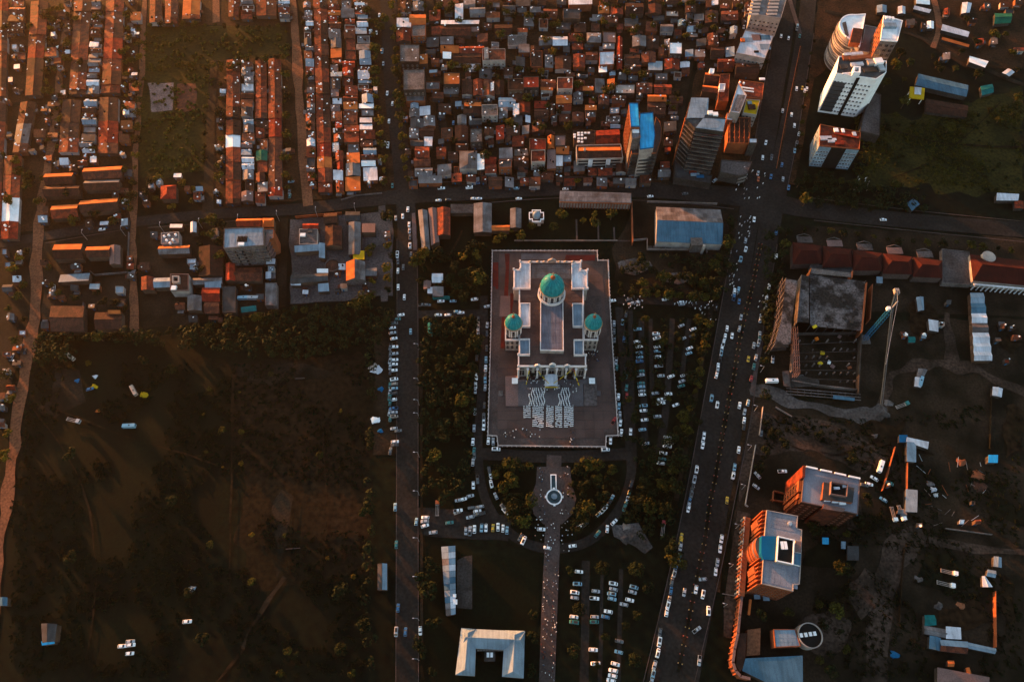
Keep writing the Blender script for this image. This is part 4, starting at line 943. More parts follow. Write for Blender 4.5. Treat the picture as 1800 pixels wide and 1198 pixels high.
# yard block between the two central streets
r,W=bldg('house','pale house with a dark skylight and red porch off the central lane',Q4(526,402,558,429),6,'cream','yard',.5); box_on(r,'roof_hatch',545,405,5.5,3,3,1.2,'dgrey'); box_on(r,'roof_unit',532,412,5.5,3.4,2.4,1,'white')
H_('orange red roof strip above the pale skylight house',Q4(533,393,559,402),6,1,'redr')
H_('brown red ribbed roof house beside the pale skylight house',Q4(572,398,600,432),5,1.6,'rust2',ax=1)
H_('orange edged roof frame house near the road in the yard block',Q4(570,376,592,392,-2),6,1.4,'brownr')
H_('pale blue strip roof of the L shaped workshop',Q4(519,433.5,561,443,-3),5,1,'bluer',mono=1,name='workshop',cat='workshop')
H_('short pale blue arm of the L shaped workshop',Q4(561.5,428,571,453),5,1,'bluer',mono=1,ax=1,name='workshop',cat='workshop')
H_('long dark grey roof across the south of the yard block',[(512,484),(576,480),(576,493),(512,498)],4.5,1.2,'dgrey',name='workshop',cat='workshop')
H_('small white roof above the long dark grey roof',Q4(558,473,576,479),4,.4,'white',mono=1,name='shed',cat='shed')
H_('pale sky blue roof by the tree edge of the yard block',[(560,500),(577,498.5),(578,511),(560,512)],4,.6,'bluer',mono=1,name='shed',cat='shed')
H_('thin white roof strip on the concrete yard by the lane',Q4(512,497,528,501),3.5,.4,'wroof',mono=1,name='shed',cat='shed')
rt=empty('round_hut','round brown walled hut behind the L shaped workshop','hut',tuple(G(584,466))); p=G(584,465,4); mb=MB(); mb.lathe((p.x,p.y,0),[(5,0),(5,3.8),(4.4,3.8),(4.4,3)],'pave',20,cap=False); mb.obj('wall',rt); mb=MB(); mb.lathe((p.x,p.y,3),[(4.4,0),(.3,1.2)],'brownr',20); mb.obj('roof',rt)
H_('long grey corrugated hall in the yard block',Q4(613,391,634,447),4.5,1,'greyr',ax=1,name='workshop',cat='workshop')
H_('pinkish square roof with two white hatches by the avenue of trees',Q4(637,393,659,409),5,.8,'pave2',mono=2)
H_('yellow flat roof shelter in the yard block',Q4(621.5,441,640,456),4.5,.5,'yellow',mono=2,name='shelter',cat='shelter')
H_('gabled hall with a sunlit orange north slope and shaded grey south slope',Q4(609,461,641,493,-1),6,3.2,'orange',roof2='greyr',wall='conc',name='workshop',cat='workshop',nu=5,nv=2)  # roof colour split: orange where sunlit, grey where shaded
H_('low grey roof beside the orange and grey gabled hall',Q4(642,471,662,484),4,.8,'greyr')
H_('grey roof at the road edge of the yard block',Q4(608,372,632,388),4.5,1,'dgrey')
H_('small orange brown lean-to east of the gabled hall',Q4(644,476,660,489),3,.5,'rust2',mono=1,name='shed',cat='shed')
# strip south of the road, west of the church
H_('long narrow grey roof along the tree lined street',[(735,370),(751,370),(756,443),(742,443)],4.5,1.2,'greyr',ax=1,name='workshop',cat='workshop')
H_('long pinkish roof next to the long narrow grey roof',[(753,367),(767,366),(772,424),(758,431)],4.5,1,'pave2',ax=1,name='workshop',cat='workshop')
H_('dark red gabled roof beside the long pinkish roof',Q4(768.5,366,791,413),5,1.6,'rust',ax=1)
H_('grey flat shed roof facing the road north of the garden',Q4(793,360,831,374),4,.6,'yard',mono=1,name='workshop',cat='workshop')
H_('grey roofs house at the garden corner west of the chapel',Q4(833,358,864,408),4.5,1.2,'greyr',ax=1)
H_('orange lit low roof west of the chapel',Q4(865,396,895,405),4,1,'orange')
H_('grey roof with a clutter of sheets beside the chapel',Q4(897,367,916,400),4.5,1,'greyr',ax=1)
H_('pale grey roof hut in the thicket west of the church terrace',Q4(760,481,778,496),4,1,'wroof',name='hut',cat='hut')
H_('flat grey shed under the pale hut west of the church terrace',Q4(761,504,779,520),4,.4,'greyr',mono=1,name='shed',cat='shed')
H_('tiny white roof beside the flat grey shed',Q4(752,505,760,515),3.5,.3,'wroof',mono=1,name='shed',cat='shed')
H_('grey hut beside the crossing west of the church',Q4(745,494,757,507),3.5,.8,'pave2',name='hut',cat='hut')
te=tag(None or (lambda mb:(mb.box((0,0,0),11,1.6,2.4,'tealp',z0=0),mb.obj('banner'))[1])(MB()),'long teal banner board north of the church side road','banner'); te.location=G(776,525); 
tt=empty('market_tent','teal pitched tent on the dark lawn west of the church','tent',tuple(G(756,578)))
gable(tt,[(752,568),(759.5,568),(760,588),(752.5,586)],2.6,1.4,'tealp','tealp',ax=1)

# terracotta office pair, lower right
r,W=bldg('office_block','grey roofed office block with a glowing orange gable wall on the left',[(1414,819.4),(1512,841),(1508,903),(1409,881)],27,'brownr','froof',.4,'pave2',s=8,fr='terra',gl='glass2')  # walls browned for the shaded south face, west bays orange for sun
OB=r; foot([(1370,815),(1520,912)])
for k in range(4):
    mb=MB(); a=G(1417+k*25,819.5+k*5.6,27.6); b=G(1437+k*25,823.7+k*5.6,27.6); mb.bar(a,b,.55,'white'); mb.obj('parapet_cap',r)
q=[(1449,846),(1503,856),(1500,882),(1446,876)]
mb=MB(); Qw=ccw([G(x,y,30) for x,y in q]); mb.prism(Qw,26.4,29.3,'terra',mtop='dgrey'); mb.obj('penthouse',r)
mb=MB(); ring(mb,ccw([G(x,y,32) for x,y in ((1462,844.5),(1491.5,850),(1490,872),(1460.5,867))]),.3,29.2,31.6,'pave2'); mb.obj('court_frame',r)
mb=MB(); mb.poly([(p.x,p.y,29.5) for p in offset(ccw([G(x,y,32) for x,y in ((1462,844.5),(1491.5,850),(1490,872),(1460.5,867))]),.5)],'black'); mb.obj('court_floor',r)
box_on(r,'roof_unit',1471,857,29.6,3,1.2,1.0,'wroof'); box_on(r,'roof_unit',1485,853.5,29.6,1.8,1.5,1.0,'wroof')
for x,y in ((1454,876),(1468,878.5),(1481,881.5)): box_on(r,'skylight',x,y,27,3.2,2.6,1.0,'white')
for x,y in ((1418,883),(1433,886),(1447,889),(1487,897),(1500,900)): box_on(r,'awning',x,y,22,4.6,2.6,.5,'hallb',-.2)
mb=MB(); Qs=ccw([G(x,y,28.5) for x,y in ((1449,885),(1487,893),(1482,899),(1446,893))]); mb.prism(Qs,0,28.3,'rust2',mtop='pave2'); mb.obj('front_bay',r)
A_,B_=G(1414,819.4,27),G(1409,881,27); A_.z=B_.z=0
def bay(t0,t1,dx,h,m,nm='west_bay'):
    p=A_.lerp(B_,t0); q=A_.lerp(B_,t1); mb=MB(); mb.prism(ccw([p+Vector((.2,0,0)),p+Vector((-dx,0,0)),q+Vector((-dx,0,0)),q+Vector((.2,0,0))]),0,h,m); mb.obj(nm,OB); return p+Vector((-dx,0,0)),q+Vector((-dx,0,0))
bay(0,.34,1.2,28.5,'rust'); w0,w1=bay(.36,.68,1.6,25,'brick'); bay(.72,.84,1.0,24,'brick'); bay(.88,.98,1.0,22,'rust2')
windows(OB,w0,w1,[3+4.3*k for k in range(5)],1,4.6,2.2,'brick','glass')
q=empty('yard_wall','thin walled forecourt left of the orange gabled office block','wall',tuple(G(1365,873))); wallline(q,[(1357,882),(1358,864),(1384,870)],2.6,.3,'terra'); wallline(q,[(1354,879),(1383,884)],2.2,.3,'terra')
# the big terracotta block with a blue roof centre
pts=[(1348,895.6),(1402.6,906),(1401.5,928),(1410,930),(1407.8,993.7),(1405.7,1026),(1395,1027),(1394.6,1038.6),(1339,1025),(1342,979),(1344,940)]
foot([(1300,890),(1412,1055)])
r=root_at('office_block','big terracotta office block with grey roof and deep blue centre','building',pts,27); BB=r
W=block(r,pts,27,'terra','froof',.5,'cream')
for q,nu,nv in (([(1349,898),(1401,908),(1400,934),(1347.5,925)],6,4),([(1344,983),(1404,996),(1402,1024),(1341,1022)],6,4)):
    flatpanels(r,q,26.5,'froof',nu,nv)
mb=MB(); Qd=ccw([G(x,y,28) for x,y in ((1339,941),(1366,942),(1365,984),(1342,982),(1338,972))]); mb.prism(Qd,23,28,'deepb'); mb.obj('blue_roof',r)
Qc=ccw([G(x,y,30.5) for x,y in ((1368,941),(1397,947.5),(1395,991.5),(1365,985))])
mb=MB(); mb.prism(Qc,26,29.4,'cream',top=False); ring(mb,Qc,.45,29.2,30.4,'white'); mb.obj('court_frame',r)
mb=MB(); mb.poly([(p.x,p.y,29.2) for p in offset(Qc,.3)],'black'); mb.obj('court_floor',r)
for x in (1375.5,1381.5): box_on(r,'skylight',x,957.5,29.3,1.4,3.8,1.0,'white')
mb=MB(); mb.prism(ccw([G(x,y,28) for x,y in ((1398,950),(1408.5,951),(1408,971),(1397.5,970))]),26,28,'white',mtop='pave2'); mb.obj('east_bay',r)
mb=MB(); mb.prism(ccw([G(x,y,28) for x,y in ((1397.5,972),(1408,973),(1407,994),(1396,991))]),26,28,'white',mtop='hallb'); mb.obj('east_bay',r)
tanks(r,[(1389,919)],26.5,1.1,1.4,'steel')
zs=floors(26)
windows(r,W[8],W[7],zs,7,1.6,1.8,'terra','glass2')
# lit west front: fins and window strips
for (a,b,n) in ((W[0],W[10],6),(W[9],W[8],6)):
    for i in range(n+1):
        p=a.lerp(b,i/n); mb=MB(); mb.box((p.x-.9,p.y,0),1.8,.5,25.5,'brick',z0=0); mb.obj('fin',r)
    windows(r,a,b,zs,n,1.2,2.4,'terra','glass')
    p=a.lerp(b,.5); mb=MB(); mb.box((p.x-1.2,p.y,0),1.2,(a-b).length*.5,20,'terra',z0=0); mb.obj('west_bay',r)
a,b=W[10],W[9]
mb=MB(); n=14; vs=[]; cx=(a.x+b.x)/2; cy=(a.y+b.y)/2; ry=(a-b).length*.5
for j in range(n+1):
    t=math.pi*j/n; vs.append(Vector((cx-3.4*math.sin(t),cy+ry*math.cos(t),0)))
mb.prism(vs,0,24,'brick',mtop='dgrey'); mb.obj('curved_front',r)
for k in range(5):
    mb=MB()
    for j in range(n):
        p,q2=vs[j],vs[j+1]; mb.bar((p.x-.2,p.y,4.6+3.9*k),(q2.x-.2,q2.y,4.6+3.9*k),.32,'cream' if k==4 else 'terra')
    mb.obj('cornice',r)
a,b=G(1312,908,9),G(1301,1046,9)
mb=MB(); mb.box(((a.x+b.x)/2+1.2,(a.y+b.y)/2,0),2.6,(a-b).length,8,'brick',rz=math.atan2((b-a).y,(b-a).x)+math.pi/2,z0=0); mb.obj('arcade',r)
for i in range(20):
    p=a.lerp(b,i/19); mb=MB(); mb.box((p.x-.6,p.y,0),.8,.8,8.6,'cream' if i%3==0 else 'terra',z0=0); mb.obj('arcade_pier',r)
for z in (3.6,8.4):
    mb=MB(); mb.bar((a.x-.6,a.y,z),(b.x-.6,b.y,z),.28,'cream'); mb.obj('arcade_rail',r)
for k,(x,y) in enumerate(((1331,1048),(1347,1051))): box_on(r,'porch_roof',x,y,3,3.2,2.2,.5,'bluer')
# lower wing, curved wall and blue roof at the bottom
cw=empty('arcade_building','low terracotta arcade building curving along the avenue at the photo bottom','building',tuple(G(1300,1120)))
line=[(1304,1046),(1300,1080),(1297,1112),(1291,1140),(1288,1163),(1293,1178),(1302,1188),(1318,1192)]
pp=[G(x,y,7) for x,y in line]
for i in range(len(pp)-1):
    a,b=pp[i],pp[i+1]; k=max(1,int((b-a).length/2.6)); rz=math.atan2(b.y-a.y,b.x-a.x)
    mb=MB(); mb.box(((a.x+b.x)/2,(a.y+b.y)/2,0),(b-a).length+.3,.8,7,'terra',rz=rz,z0=0); mb.obj('wall',cw)
    mb=MB(); mb.box(((a.x+b.x)/2,(a.y+b.y)/2,0),(b-a).length+.4,1.3,.5,'pave2',rz=rz,z0=7); mb.obj('parapet_cap',cw)
    for j in range(k):
        p=a.lerp(b,(j+.5)/k); n_=Vector((-(b-a).y,(b-a).x,0)).normalized()*-.6
        q=MB(); q.box((p.x+n_.x*-1*0-.7,p.y,0),.6,.6,6.2,'brick',z0=0); q.obj('pier',cw)
mb=MB(); mb.prism(ccw([G(x,y,6) for x,y in ((1300,1112),(1313,1112),(1309,1172),(1300,1180),(1294,1168),(1296,1140))]),0,6,'terra',mtop='brownr'); mb.obj('roof_terrace',cw)
mb=MB(); mb.prism(ccw([G(x,y,5) for x,y in ((1314,1106),(1337,1103),(1336,1150),(1312,1152))]),0,5,'brick',mtop='dirt'); mb.obj('roof_terrace',cw)
mb=MB(); mb.bar(G(1316,1080,5),G(1319,1053,5),.8,'orange'); mb.obj('garden_wall',cw)
H_('broad blue sheet roof at the bottom edge right of the curving arcade',[(1311,1157),(1409,1152),(1411,1230),(1306,1178)],6,.6,'hallb',mono=1,name='workshop',cat='workshop')
r,W=bldg('gatehouse','pale blue grey square roof joined to the round dark pavilion',[(1360,1105),(1398,1105),(1408,1135),(1363,1137)],7,'terra','bluer',.3); flatpanels(r,[(1361,1106),(1397.5,1106),(1406,1134),(1364,1136)],6.7,'bluer',5,4)
rp=empty('round_pavilion','round dark roofed pavilion with four white skylights','pavilion',tuple(G(1424,1118))); foot([(1400,1094),(1448,1142)])
p=G(1424,1116,7); rr_=21.5/PX(1424,1116,7); mb=MB(); mb.lathe((p.x,p.y,0),[(rr_,0),(rr_,7.6),(rr_-.5,7.6),(rr_-.5,6.9)],'cream',36,cap=False); mb.obj('wall',rp)
mb=MB(); mb.lathe((p.x,p.y,6.7),[(rr_-.55,0),(rr_-.55,.1)],'black',36); mb.obj('roof',rp)
for x,y in ((1408.8,1115.5),(1417,1114.6),(1425,1113.4),(1432.5,1112.5)): box_on(rp,'skylight',x,y,6.9,1.4,1.9,.8,'white',.1)
# U shaped building
ub=empty('courtyard_building','U shaped blue roofed building with pink lit north slope','building',tuple(G(864,1150))); foot([(796,1098),(925,1198)])
hE=6.0
def uw(q,**k): gable(ub,q,hE,3.6,'cream','uroof',world=[G(x,y,hE) for x,y in q],**k)
uw([(812,1104),(922,1109),(920,1143),(812,1137)],hip=.06,ax=0,nu=0)
uw([(811,1104),(837,1106),(834,1186),(801,1184)],hip=.10,ax=1)
uw([(888,1108),(922,1109),(920,1190),(883,1187)],hip=.10,ax=1)
for i in range(10):
    windows(ub,G(838+i*5,1141,hE),G(843+i*5,1141,hE),[2],1,1.2,1.6,'cream','glass')
gz=empty('gazebo','square white topped gazebo in the court of the blue roofed U','gazebo',tuple(G(861,1150)))
p=G(861,1150,4); mb=MB(); mb.box((p.x,p.y,0),4.6,5,3.2,'dgrey',z0=0); mb.obj('wall',gz); mb=MB(); mb.box((p.x,p.y,0),5.4,6,.3,'dconc',z0=3.2); mb.obj('roof',gz)
for dx in (-.9,.9): mb=MB(); mb.box((p.x+dx,p.y,0),1.3,2.2,.5,'white',z0=3.5); mb.obj('skylight',gz)
# long patched shed beside the yard
sh=empty('long_shed','long patched blue and white sheet roof shed beside the concrete yard','shed',tuple(G(788,1020))); foot([(772,955),(806,1085)])
n=11
for k in range(n):
    t0,t1=k/n,(k+1)/n
    def Lr(t): return (775.4+(784-775.4)*t, 960+(1082-960)*t)
    def Rr_(t): return (800.5+(801-800.5)*t, 958+(1079-958)*t)
    for s_ in range(2):
        def mixp(t,s): a=Lr(t);b=Rr_(t); return (a[0]+(b[0]-a[0])*s,a[1]+(b[1]-a[1])*s)
        q=[mixp(t0+.002,s_*.5+.005),mixp(t0+.002,s_*.5+.495),mixp(t1-.002,s_*.5+.495),mixp(t1-.002,s_*.5+.005)]
        z=[4.0+.15*R.random()]*4; zz=(4.0,5.0) if s_==0 else (5.0,4.4)
        P4=[G(q[0][0],q[0][1],zz[0]),G(q[1][0],q[1][1],zz[1]),G(q[2][0],q[2][1],zz[1]),G(q[3][0],q[3][1],zz[0])]
        dz=Vector((0,0,R.uniform(0,.14))); mb=MB(); slab3(mb,[v+dz for v in P4],.1,R.choice(['bluer','hallb','wroof','bluer','greyr'])); mb.obj('roof_panel',sh)
mb=MB(); mb.prism(ccw([G(x,y,3.9) for x,y in ((776.5,961),(799.5,959),(800,1078),(785,1081))]),0,3.85,'mud'); mb.obj('wall',sh)
box_on(sh,'roof_unit',799,1046,4.2,1.6,1.6,.8,'white'); box_on(sh,'roof_unit',800,1057,4.2,2.2,2.4,.8,'white')
H_('narrow lean-to shed left of the tree lined street near the bottom',Q4(664,991,680,1035),4,1,'dgrey',ax=1,roof2='bluer',name='shed',cat='shed')
H_('dark roof shed with a bright blue lower edge in the bottom left',[(73,1096),(99,1097),(96,1126),(75,1128)],5,1.4,'dgrey',ax=1,name='shed',cat='shed')
H_('short sky blue lean-to roof below the dark bottom left shed',[(75,1127),(95,1124),(95,1130),(75,1133)],4,.8,'cyan',mono=1,name='shed',cat='shed')
H_('small blue roof cut by the left edge near the bottom',Q4(0,1050,12,1063),4,.8,'hallb',name='hut',cat='hut')

# building site right of the avenue
us=empty('unfinished_building','unfinished concrete building with open slabs and scaffolding','building site',tuple(G(1460,560))); foot([(1360,465),(1540,705)])
def slabp(pts,h,m,th=.5,nm='floor_slab'):
    mb=MB(); mb.prism(ccw([G(x,y,h) for x,y in pts]),h-th,h,m,bottom=True); mb.obj(nm,us)
wing=[(1381,490),(1402,493),(1391.5,565),(1390,604),(1361,605.5),(1373,562)]
for h in (4,8,12): slabp([(x,y) for x,y in wing],h,'ruin') if h==12 else None
W12=[G(x,y,12) for x,y in wing]
for h in (4,8):
    mb=MB(); mb.prism(ccw(W12),h-.4,h,'dconc',bottom=True); mb.obj('floor_slab',us)
for t in range(12):
    a=W12[0].lerp(W12[5],t/6) if t<=6 else W12[5].lerp(W12[4],(t-6)/5)
    mb=MB(); mb.bar((a.x,a.y,0),(a.x,a.y,13),.3,'conc'); mb.obj('column',us)
    mb=MB(); mb.bar((a.x-2.2,a.y,0),(a.x-2.2,a.y,14),.09,'kerb'); mb.bar((a.x-2.2,a.y,6),(a.x,a.y,6.2),.07,'kerb'); mb.obj('scaffold_pole',us)
for z in (5,9,13):
    for a,b in ((W12[0],W12[5]),(W12[5],W12[4])):
        mb=MB(); mb.bar((a.x-2.2,a.y,z),(b.x-2.2,b.y,z),.1,'kerb'); mb.obj('scaffold_rail',us)
slabp([(1410,483),(1422,485),(1422,567),(1402,565)],10,'ruin')
slabp([(1423,481),(1521,495),(1515,581),(1424,572)],8,'ruin')
slabp([(1426,471),(1499,480),(1499,487),(1426,480)],9,'conc')
MAIN=[G(x,y,8) for x,y in ((1423,481),(1521,495),(1515,581),(1424,572))]
for i in range(7):
    for j in range(6):
        a=MAIN[0].lerp(MAIN[1],i/6); b=MAIN[3].lerp(MAIN[2],i/6); p=a.lerp(b,j/5)
        mb=MB(); mb.bar((p.x,p.y,0),(p.x,p.y,8+(R.random()<.5)*1.2),.28,'dconc'); mb.obj('column',us)
def wallbit(pts,h,m='conc',th=.4,nm='wall'):
    P_=[G(x,y,h) for x,y in pts]
    for a,b in zip(P_,P_[1:]):
        mb=MB(); mb.box(((a.x+b.x)/2,(a.y+b.y)/2,0),(b-a).length,th,h,m,rz=math.atan2(b.y-a.y,b.x-a.x),z0=0); mb.obj(nm,us)
wallbit([(1524,496),(1516,582)],10,'terra',.5); wallbit([(1534,499),(1530,560)],7,'terra',.4); wallbit([(1409,483),(1402,565)],11,'conc')  # terracotta colour gives the east walls their sunlit tone
wallbit([(1426,471),(1422,482)],10,'orange',.5); wallbit([(1499,476),(1498,487)],10,'brick',.5)
for dx in (0,4,8):
    a=G(1394+dx,574,9); b=G(1399+dx*.9,655,9); 
    for z in (3,6,9): mb=MB(); mb.bar((a.x,a.y,z),(b.x,b.y,z),.14,'pave2'); mb.obj('scaffold_rail',us)
    for t in range(9):
        p=a.lerp(b,t/8); mb=MB(); mb.bar((p.x,p.y,0),(p.x,p.y,9.4),.1,'pave2'); mb.obj('scaffold_pole',us)
wallbit([(1515,583),(1512,640),(1510,690)],5,'dconc',.6); wallbit([(1398,586),(1392,652)],5,'conc',.6); wallbit([(1399,585),(1512,583)],3,'dconc',.5); wallbit([(1392,668),(1440,676),(1509,684)],3,'conc',.6)
for i in range(9):
    for j in range(6):
        if R.random()<.3: continue
        p=G(1406+i*12.2,598+j*14,3); mb=MB(); mb.box((p.x,p.y,0),.7,.7,R.uniform(1.5,4.5),'conc',z0=0); mb.obj('column',us)
for j in range(5):
    a_=G(1402,605+j*15,2); b_=G(1508,600+j*17,2); mb=MB(); mb.bar(a_,b_,.22,'dconc'); mb.obj('ground_beam',us)
slabp([(1375,652),(1386,651),(1390,680),(1378,678)],3,'yard'); slabp([(1386,651),(1412,660),(1440,668),(1440,678),(1390,680)],2,'dconc')
for k in range(3):
    a=G(1382,682+k*5,1.5); b=G(1513,693+k*5,1.5); mb=MB(); mb.bar(a,b,.28,'conc'); mb.obj('ground_beam',us)
for k in range(11):
    a=G(1390+k*12,681+k*1,1.5); b=G(1390+k*12,693+k*1,1.5); mb=MB(); mb.bar(a,b,.24,'dconc'); mb.obj('ground_beam',us)
slabp([(1465,694),(1503,699),(1502,704),(1464,700)],2,'hallb',.4,'sheet_stack')
PL=sorted([(1417,532,'orange'),(1432,574,'yel'),(1436,595,'orang'),(1476,591,'pave2'),(1442,638,'yel'),(1458,636,'white'),(1464,643,'pave2'),(1494,645,'terra'),(1409,660,'conc'),(1446,620,'yel'),(1490,540,'dgrey'),(1483,528,'dgrey'),(1497,565,'dconc'),(1485,560,'dgrey')])
for i,(x,y,m) in enumerate(PL):
    p=G(x,y,1 if y>585 else 8.4); mb=MB(); mb.box((0,0,0),R.uniform(1.6,3),R.uniform(1.2,2.4),R.uniform(.7,1.4),m,rz=R.random()*3,z0=0); o=mb.obj('material_pile'); o.location=(p.x,p.y,.02 if y>585 else 8.0)
    tag(o,{'orange':'orange tarped','yel':'yellow','orang':'deep orange','pave2':'pinkish','white':'white','terra':'terracotta','conc':'grey','dgrey':'dark grey','dconc':'dull grey'}[m]+' pile of materials, %s from left on the building site'%ordn(i),'pile','piles of materials on the building site')
# tower crane
crn=empty('tower_crane','tall blue tower crane with a long pale jib over the building site','crane',tuple(G(1568,541,38).xy)+(0,))
p0=G(1568,541,38); p0=Vector((p0.x,p0.y,0))
def lattice(a,b,wd,m,n,nm,ch_=.16):
    a=Vector(a);b=Vector(b); d=(b-a).normalized(); u=d.cross(Vector((0,0,1))); u=Vector((1,0,0)) if u.length<.1 else u.normalized(); v=d.cross(u).normalized()
    mb=MB(); cs=[u*wd/2+v*wd/2,u*wd/2-v*wd/2,-u*wd/2-v*wd/2,-u*wd/2+v*wd/2]
    for c in cs: mb.bar(a+c,b+c,ch_,m)
    for i in range(n):
        s=a.lerp(b,i/n); e=a.lerp(b,(i+1)/n)
        for k in range(4): mb.bar(s+cs[k],e+cs[(k+1)%4],ch_*.6,m)
    mb.obj(nm,crn)
lattice(p0,p0+Vector((0,0,37)),2.0,'bluep',14,'mast',.16)
je=G(1549,712,38.5); jc=G(1577,511,38.5)
lattice(p0+Vector((0,0,38.5)),je,.9,'craneb',40,'jib',.10); lattice(p0+Vector((0,0,38.5)),jc,1.3,'craneb',6,'counter_jib',.2)
mb=MB(); mb.box((jc.x,jc.y,0),2.6,3.4,2.2,'cream',z0=36.6); mb.obj('counterweight',crn)
mb=MB(); mb.box((p0.x-1.8,p0.y,0),1.8,1.8,2.2,'white',z0=36.2); mb.obj('cab',crn)
mb=MB(); mb.bar(p0+Vector((0,0,38)),p0+Vector((0,0,45)),.4,'steel'); mb.bar(p0+Vector((0,0,45)),je.lerp(p0+Vector((0,0,38.5)),.4),.09,'steel'); mb.bar(p0+Vector((0,0,45)),jc,.09,'steel'); mb.obj('tie_mast',crn)
mb=MB(); mb.box((p0.x,p0.y,0),6,6,1,'conc',z0=0); mb.obj('footing',crn)
# school row and red hall on the right
for i in range(5):
    x0=1394+i*53; y0=424+i*6.5
    lb=['westmost red hipped school block beside the avenue','second red hipped school block east of the avenue','middle red hipped block of the school row','fourth red hipped school block, left of the eastmost one','eastmost red hipped block of the school row by the paved court'][i]
    r=H_(lb,[(x0,y0+2),(x0+50,y0+8),(x0+50,y0+38),(x0,y0+40-i)],6,3.4,'tile',wall='pave',hip=.22,name='school_block',cat='school block',group='red hipped school blocks')
    p=G(x0+22,y0+2,5); mb=MB(); mb.box((p.x,p.y+2.5,0),10,5,.4,'pave2' if i%2 else 'yard',z0=4.4); mb.obj('porch_roof',r)
    mb=MB(); mb.bar((p.x-4.5,p.y+6,4.2),(p.x,p.y+6.4,5.8),.22,'conc'); mb.bar((p.x+4.5,p.y+6,4.2),(p.x,p.y+6.4,5.8),.22,'conc'); mb.obj('porch_gable',r)
r=H_('long red tiled hall with a pillared front at the right edge',[(1706,447),(1830,462),(1830,504),(1711,493)],7,4,'tile',wall='cream',hip=.1,name='school_hall',cat='hall')
a=G(1711,493,7); b=G(1830,504,7)
for i in range(14):
    p=a.lerp(b,(i+.5)/14); mb=MB(); mb.lathe((p.x,p.y-2.2,0),[(.45,0),(.35,5.6),(.5,5.8)],'wroof',8); mb.obj('column',r)
mb=MB(); mb.box(((a.x+b.x)/2,(a.y+b.y)/2-2.2,0),(b-a).length,.9,.8,'wroof',rz=math.atan2(b.y-a.y,b.x-a.x),z0=5.8); mb.obj('architrave',r)
p=G(1738,451,9); mb=MB(); mb.lathe((p.x,p.y,0),[(4.2,0),(4.2,9.4),(0.2,9.6)],'cream',20); mb.obj('round_bay',r)
bldg('gate_building','grey stepped block between the school row and the red hall',[(1656,437),(1704,442),(1708,500),(1657,497)],4,'conc','yard',.4)
bldg('canopy_block','grey canopy with an orange end west of the school yard',[(1425,465),(1498,470),(1499,484),(1426,478)],5,'conc','dgrey',.3,fp=False)
for k in range(7):
    x=1547+k*16; y=477+k*1.7
    q=empty('market_stall','white roofed stall, %s from the west in the row behind the school'%ordn(k),'stall',tuple(G(x,y)),group='white roofed stalls behind the school')
    mb=MB(); mb.box((0,0,0),4.4,2.2,2.2,'dconc',z0=0); mb.obj('counter',q,local=True); mb=MB(); mb.box((0,0,0),5.0,3.0,.2,R.choice(['wroof','greyr','wroof']),rz=-.1,z0=2.3); mb.obj('roof',q,local=True)

